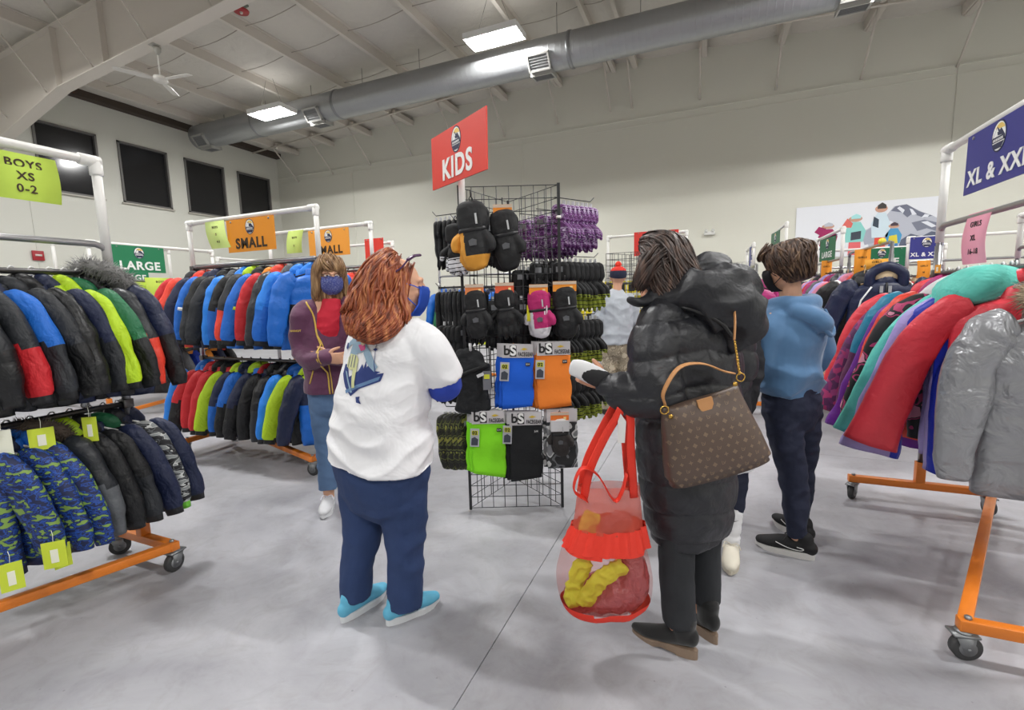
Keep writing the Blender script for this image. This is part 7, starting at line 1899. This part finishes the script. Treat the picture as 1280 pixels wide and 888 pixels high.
# === E: youth in black jacket and white shorts, mostly hidden behind the black coat
E_ = person('youth in black jacket, white shorts and navy leggings, mostly hidden behind the coat', 1.12, 2.42)
rE = (0.9, -0.35, 0)
def bE(bm):
    limb(bm, [(-0.03, 0, 0.78), (-0.03, 0, 1.0), (-0.03, 0, 1.18), (-0.03, 0, 1.26)], [(0.13, 0.09), (0.12, 0.085), (0.13, 0.085), (0.1, 0.06)], 16, 12, rE)
    limb(bm, [(-0.03, 0, 1.24), (-0.04, 0, 1.36)], [0.05, 0.048], 12, 6)
    head(bm, (-0.05, -0.01, 1.40), RM((-0.5, -0.86)), 0.95)
    limb(bm, [(0.09, -0.02, 1.24), (0.11, -0.02, 1.02), (0.10, 0.02, 0.86)], [0.04, 0.034, 0.024], 12, 14); hand(bm, (0.10, 0.02, 0.86), (-0.1, 0.1, -1), (-1, 0, 0), 1, 0.6, 0.8)
    limb(bm, [(-0.16, 0.02, 1.24), (-0.19, 0.0, 1.02), (-0.14, -0.16, 0.95)], [0.04, 0.034, 0.024], 12, 14); hand(bm, (-0.14, -0.16, 0.95), (0.4, -0.7, 0), (0, 0, -1), -1, 0.6, 0.9)
    limb(bm, [(0.045, -0.02, 0.78), (0.07, -0.03, 0.42), (0.055, -0.03, 0.07)], [0.06, 0.04, 0.028], 12, 14)
    limb(bm, [(-0.09, 0.05, 0.78), (-0.08, 0.07, 0.42), (-0.05, 0.11, 0.07)], [0.06, 0.04, 0.028], 12, 14)
bodymesh(E_, bE, skin_m, 0.008)
garm('black_jacket', [([(-0.02, 0, 0.76), (-0.02, 0, 0.95), (-0.02, 0, 1.12), (-0.02, 0, 1.22), (-0.03, 0, 1.29)], [(0.15, 0.12), (0.15, 0.12), (0.16, 0.115), (0.135, 0.09), (0.07, 0.06)], {'ref': rE, 'round': False}),
    ([(0.07, -0.01, 1.23), (0.105, -0.02, 1.15), (0.125, -0.02, 1.0), (0.105, 0.015, 0.80)], [0.07, 0.072, 0.064, 0.055], {}), ([(-0.13, 0.01, 1.23), (-0.18, 0.0, 1.15), (-0.19, 0.0, 1.0), (-0.15, -0.13, 0.94)], [0.07, 0.072, 0.064, 0.05], {})],
    mat('#1a1b20', 0.75, bump=(14, 0.4, 0.01)), E_, 0.008, 3, folds(0.012, 7, 52))
wsh = mat('#dcdce0', 0.6, bump=(10, 0.3, 0.01))
shorts = garm('shorts', [([(-0.02, 0, 0.84), (-0.02, 0, 0.7)], [(0.14, 0.11), (0.145, 0.115)], {'ref': rE}),
    ([(0.045, -0.02, 0.72), (0.06, -0.025, 0.6), (0.065, -0.03, 0.50)], [0.09, 0.088, 0.09], {'round': False}), ([(-0.08, 0.04, 0.72), (-0.085, 0.05, 0.6), (-0.085, 0.06, 0.50)], [0.09, 0.088, 0.09], {'round': False})],
    [wsh, mat('#15151a', 0.7)], E_, 0.008, 2, folds(0.008, 9, 55), paint=lambda c, n: 1 if (c.x > 0.075 and c.z > 0.53 and c.z < 0.8) else 0)
dcol = mat('#eceef0', 0.5)
for q in ([(-0.012, 0.025), (-0.004, 0.02), (0.012, 0.0), (0.004, 0.0)], [(-0.012, -0.025), (-0.004, -0.02), (0.012, 0.0), (0.004, 0.0)], [(0.012, 0.025), (0.004, 0.02), (-0.006, 0.0), (0.002, 0.0)], [(0.012, -0.025), (0.004, -0.02), (-0.006, 0.0), (0.002, 0.0)]):
    decal('shorts_mark', q, (0.115, -0.05, 0.575), (1, 0, 0), (0, 0, 1), shorts, dcol, shorts, 0.002, 2)
garm('leggings', [([(0.06, -0.025, 0.56), (0.07, -0.03, 0.42), (0.068, -0.025, 0.30), (0.062, -0.03, 0.245)], [0.068, 0.056, 0.05, 0.038], {}), ([(-0.085, 0.06, 0.56), (-0.08, 0.07, 0.42), (-0.068, 0.09, 0.30), (-0.06, 0.1, 0.22)], [0.068, 0.056, 0.05, 0.042], {})], mat('#141b33', 0.7), E_, 0.0075, 2, folds(0.004, 9, 57))
sk = garm('sock', [([(0.06, -0.03, 0.27), (0.057, -0.03, 0.16), (0.055, -0.03, 0.09)], [0.045, 0.042, 0.04], {})], mat('#e6e6e8', 0.85, bump=(30, 0.4, 0.006)), E_, 0.007, 2, folds(0.004, 16, 58, (0.6, 0.6, 2)))
garm('sock', [([(-0.062, 0.10, 0.27), (-0.055, 0.105, 0.16), (-0.05, 0.11, 0.09)], [0.045, 0.042, 0.04], {})], mat('#e6e6e8', 0.85, bump=(30, 0.4, 0.006)), E_, 0.007, 2, folds(0.004, 16, 58, (0.6, 0.6, 2)))
decal('sock_mark', [(-0.022, 0.006), (-0.018, -0.003), (-0.008, -0.007), (0.02, 0.001), (-0.008, -0.002), (-0.015, 0.0)], (0.05, -0.05, 0.235), (1, 0, 0), (0, 0, 1), sk, bs, sk, 0.002, 2)
cream = mat('#d9d3c3', 0.7, vary=0.08)
shoe(E_, (0.055, -0.03), (-0.45, -0.89), cream, mat('#cbc4b2', 0.6), 'sneaker', 1.0, 1, {'lace': mat('#c9c2b4', 0.7)})
shoe(E_, (-0.05, 0.11), (-0.3, -0.95), cream, mat('#cbc4b2', 0.6), 'sneaker', 1.0, -1, {'lace': mat('#c9c2b4', 0.7)})
strands('short_hair', [((0.0, 0.0, 0.135), 0.02, 0.02), ((0.0, -0.0, 0.12), 0.065, 0.07), ((0, -0.02, 0.06), 0.095, 0.10), ((0, -0.03, 0.0), 0.095, 0.09), ((0, -0.045, -0.06), 0.08, 0.07)], 80, 0.006, dark_hair, E_, (0, 2*PI), 42, 0.01, M=Matrix.Translation((-0.05, -0.01, 1.40)) @ RM((-0.5, -0.86)) @ Matrix.Diagonal((0.95,)*3+(1,)))

# === F: far shopper in grey coat and red bobble hat
F_ = person('distant shopper in a pale grey coat, khaki trousers and red and navy beanie', 1.25, 5.5)
rF = (0.95, 0.3, 0)
def bF(bm):
    limb(bm, [(0, 0, 0.85), (0, 0, 1.1), (0, 0, 1.35), (0, 0, 1.44)], [(0.16, 0.11), (0.14, 0.1), (0.16, 0.09), (0.12, 0.07)], 16, 12, rF)
    limb(bm, [(0, 0, 1.42), (0.01, 0, 1.58)], [0.055, 0.05], 12, 6)
    head(bm, (0.015, 0.01, 1.64), RM((0.1, 0.99), -0.1))
    limb(bm, [(-0.18, -0.04, 1.40), (-0.23, -0.03, 1.15), (-0.16, 0.05, 0.98)], [0.045, 0.038, 0.026], 12, 14); hand(bm, (-0.16, 0.05, 0.98), (0.4, 0.6, -0.7), (1, 0, 0), 1, 0.5)
    limb(bm, [(0.18, 0.06, 1.40), (0.22, 0.08, 1.15), (0.1, 0.24, 1.05)], [0.045, 0.038, 0.026], 12, 14); hand(bm, (0.1, 0.24, 1.05), (-0.7, 0.5, 0), (0, 0, -1), -1, 0.5)
    for s in (-1, 1): limb(bm, [(s*0.08, 0, 0.85), (s*0.09, 0, 0.48), (s*0.10, 0, 0.07)], [0.09, 0.06, 0.036], 12, 14)
bodymesh(F_, bF, skin_m, 0.01)
garm('grey_coat', [([(0, 0, 0.87), (0, 0, 1.05), (0, 0, 1.2), (0, 0, 1.36), (0, 0, 1.45), (0.01, 0, 1.52)], [(0.19, 0.15), (0.19, 0.15), (0.19, 0.145), (0.19, 0.13), (0.14, 0.09), (0.06, 0.06)], {'ref': rF, 'round': False}),
    ([(-0.14, -0.02, 1.40), (-0.205, -0.03, 1.28), (-0.235, -0.02, 1.13), (-0.18, 0.03, 1.03)], [0.08, 0.078, 0.07, 0.055], {}), ([(0.14, 0.04, 1.40), (0.2, 0.06, 1.28), (0.22, 0.08, 1.13), (0.12, 0.2, 1.06)], [0.08, 0.078, 0.07, 0.055], {})],
    mat('#aeb4bc', 0.7, bump=(8, 0.4, 0.02)), F_, 0.01, 3, folds(0.014, 5, 61))
kh = pattern_mat('khaki_camouflage', ['#8f8470', '#a39884', '#7c705c', '#b2a792'], 16)
garm('trousers', [([(0, 0, 0.95), (0, 0, 0.8)], [(0.17, 0.13), (0.17, 0.13)], {'ref': rF})]+[([(s*0.085, 0, 0.84), (s*0.09, 0, 0.5), (s*0.10, 0, 0.08)], [0.105, 0.085, 0.075], {'round': False}) for s in (-1, 1)], kh, F_, 0.01, 3, folds(0.010, 6, 63))
for s in (-1, 1): shoe(F_, (s*0.10, 0.0), (s*0.1, 1), mat('#3a332c', 0.8), mat('#2a2622', 0.8), 'sneaker', 1.08, s, {'lace': mat('#2a2622', 0.8)})
bm = NB(); limb(bm, [(0.015, 0.0, 1.655), (0.015, -0.01, 1.70), (0.015, -0.01, 1.745), (0.015, -0.01, 1.775)], [(0.096, 0.106), (0.098, 0.108), (0.082, 0.09), (0.045, 0.05)], 22, 16, None, 2.0, False)
b2 = fuse('beanie', bm, [mat('#23283f', 0.9, bump=(60, 0.4, 0.005)), mat('#cf3328', 0.9, bump=(60, 0.4, 0.005))], F_, 0.007, 2, None, paint=lambda c, n: 1 if c.z > 1.725 else 0)
bm = NB(); ball(bm, (0.015, -0.01, 1.80), 0.036); 
for v in bm.verts: v.co += (v.co-Vector((0.015, -0.01, 1.80))).normalized()*0.006*noise.noise(v.co*60)
build('pompom', bm, mat('#e0402e', 0.95), b2)
for r in PROTO.values():
    for c in list(r.children): D.objects.remove(c)
    D.objects.remove(r)
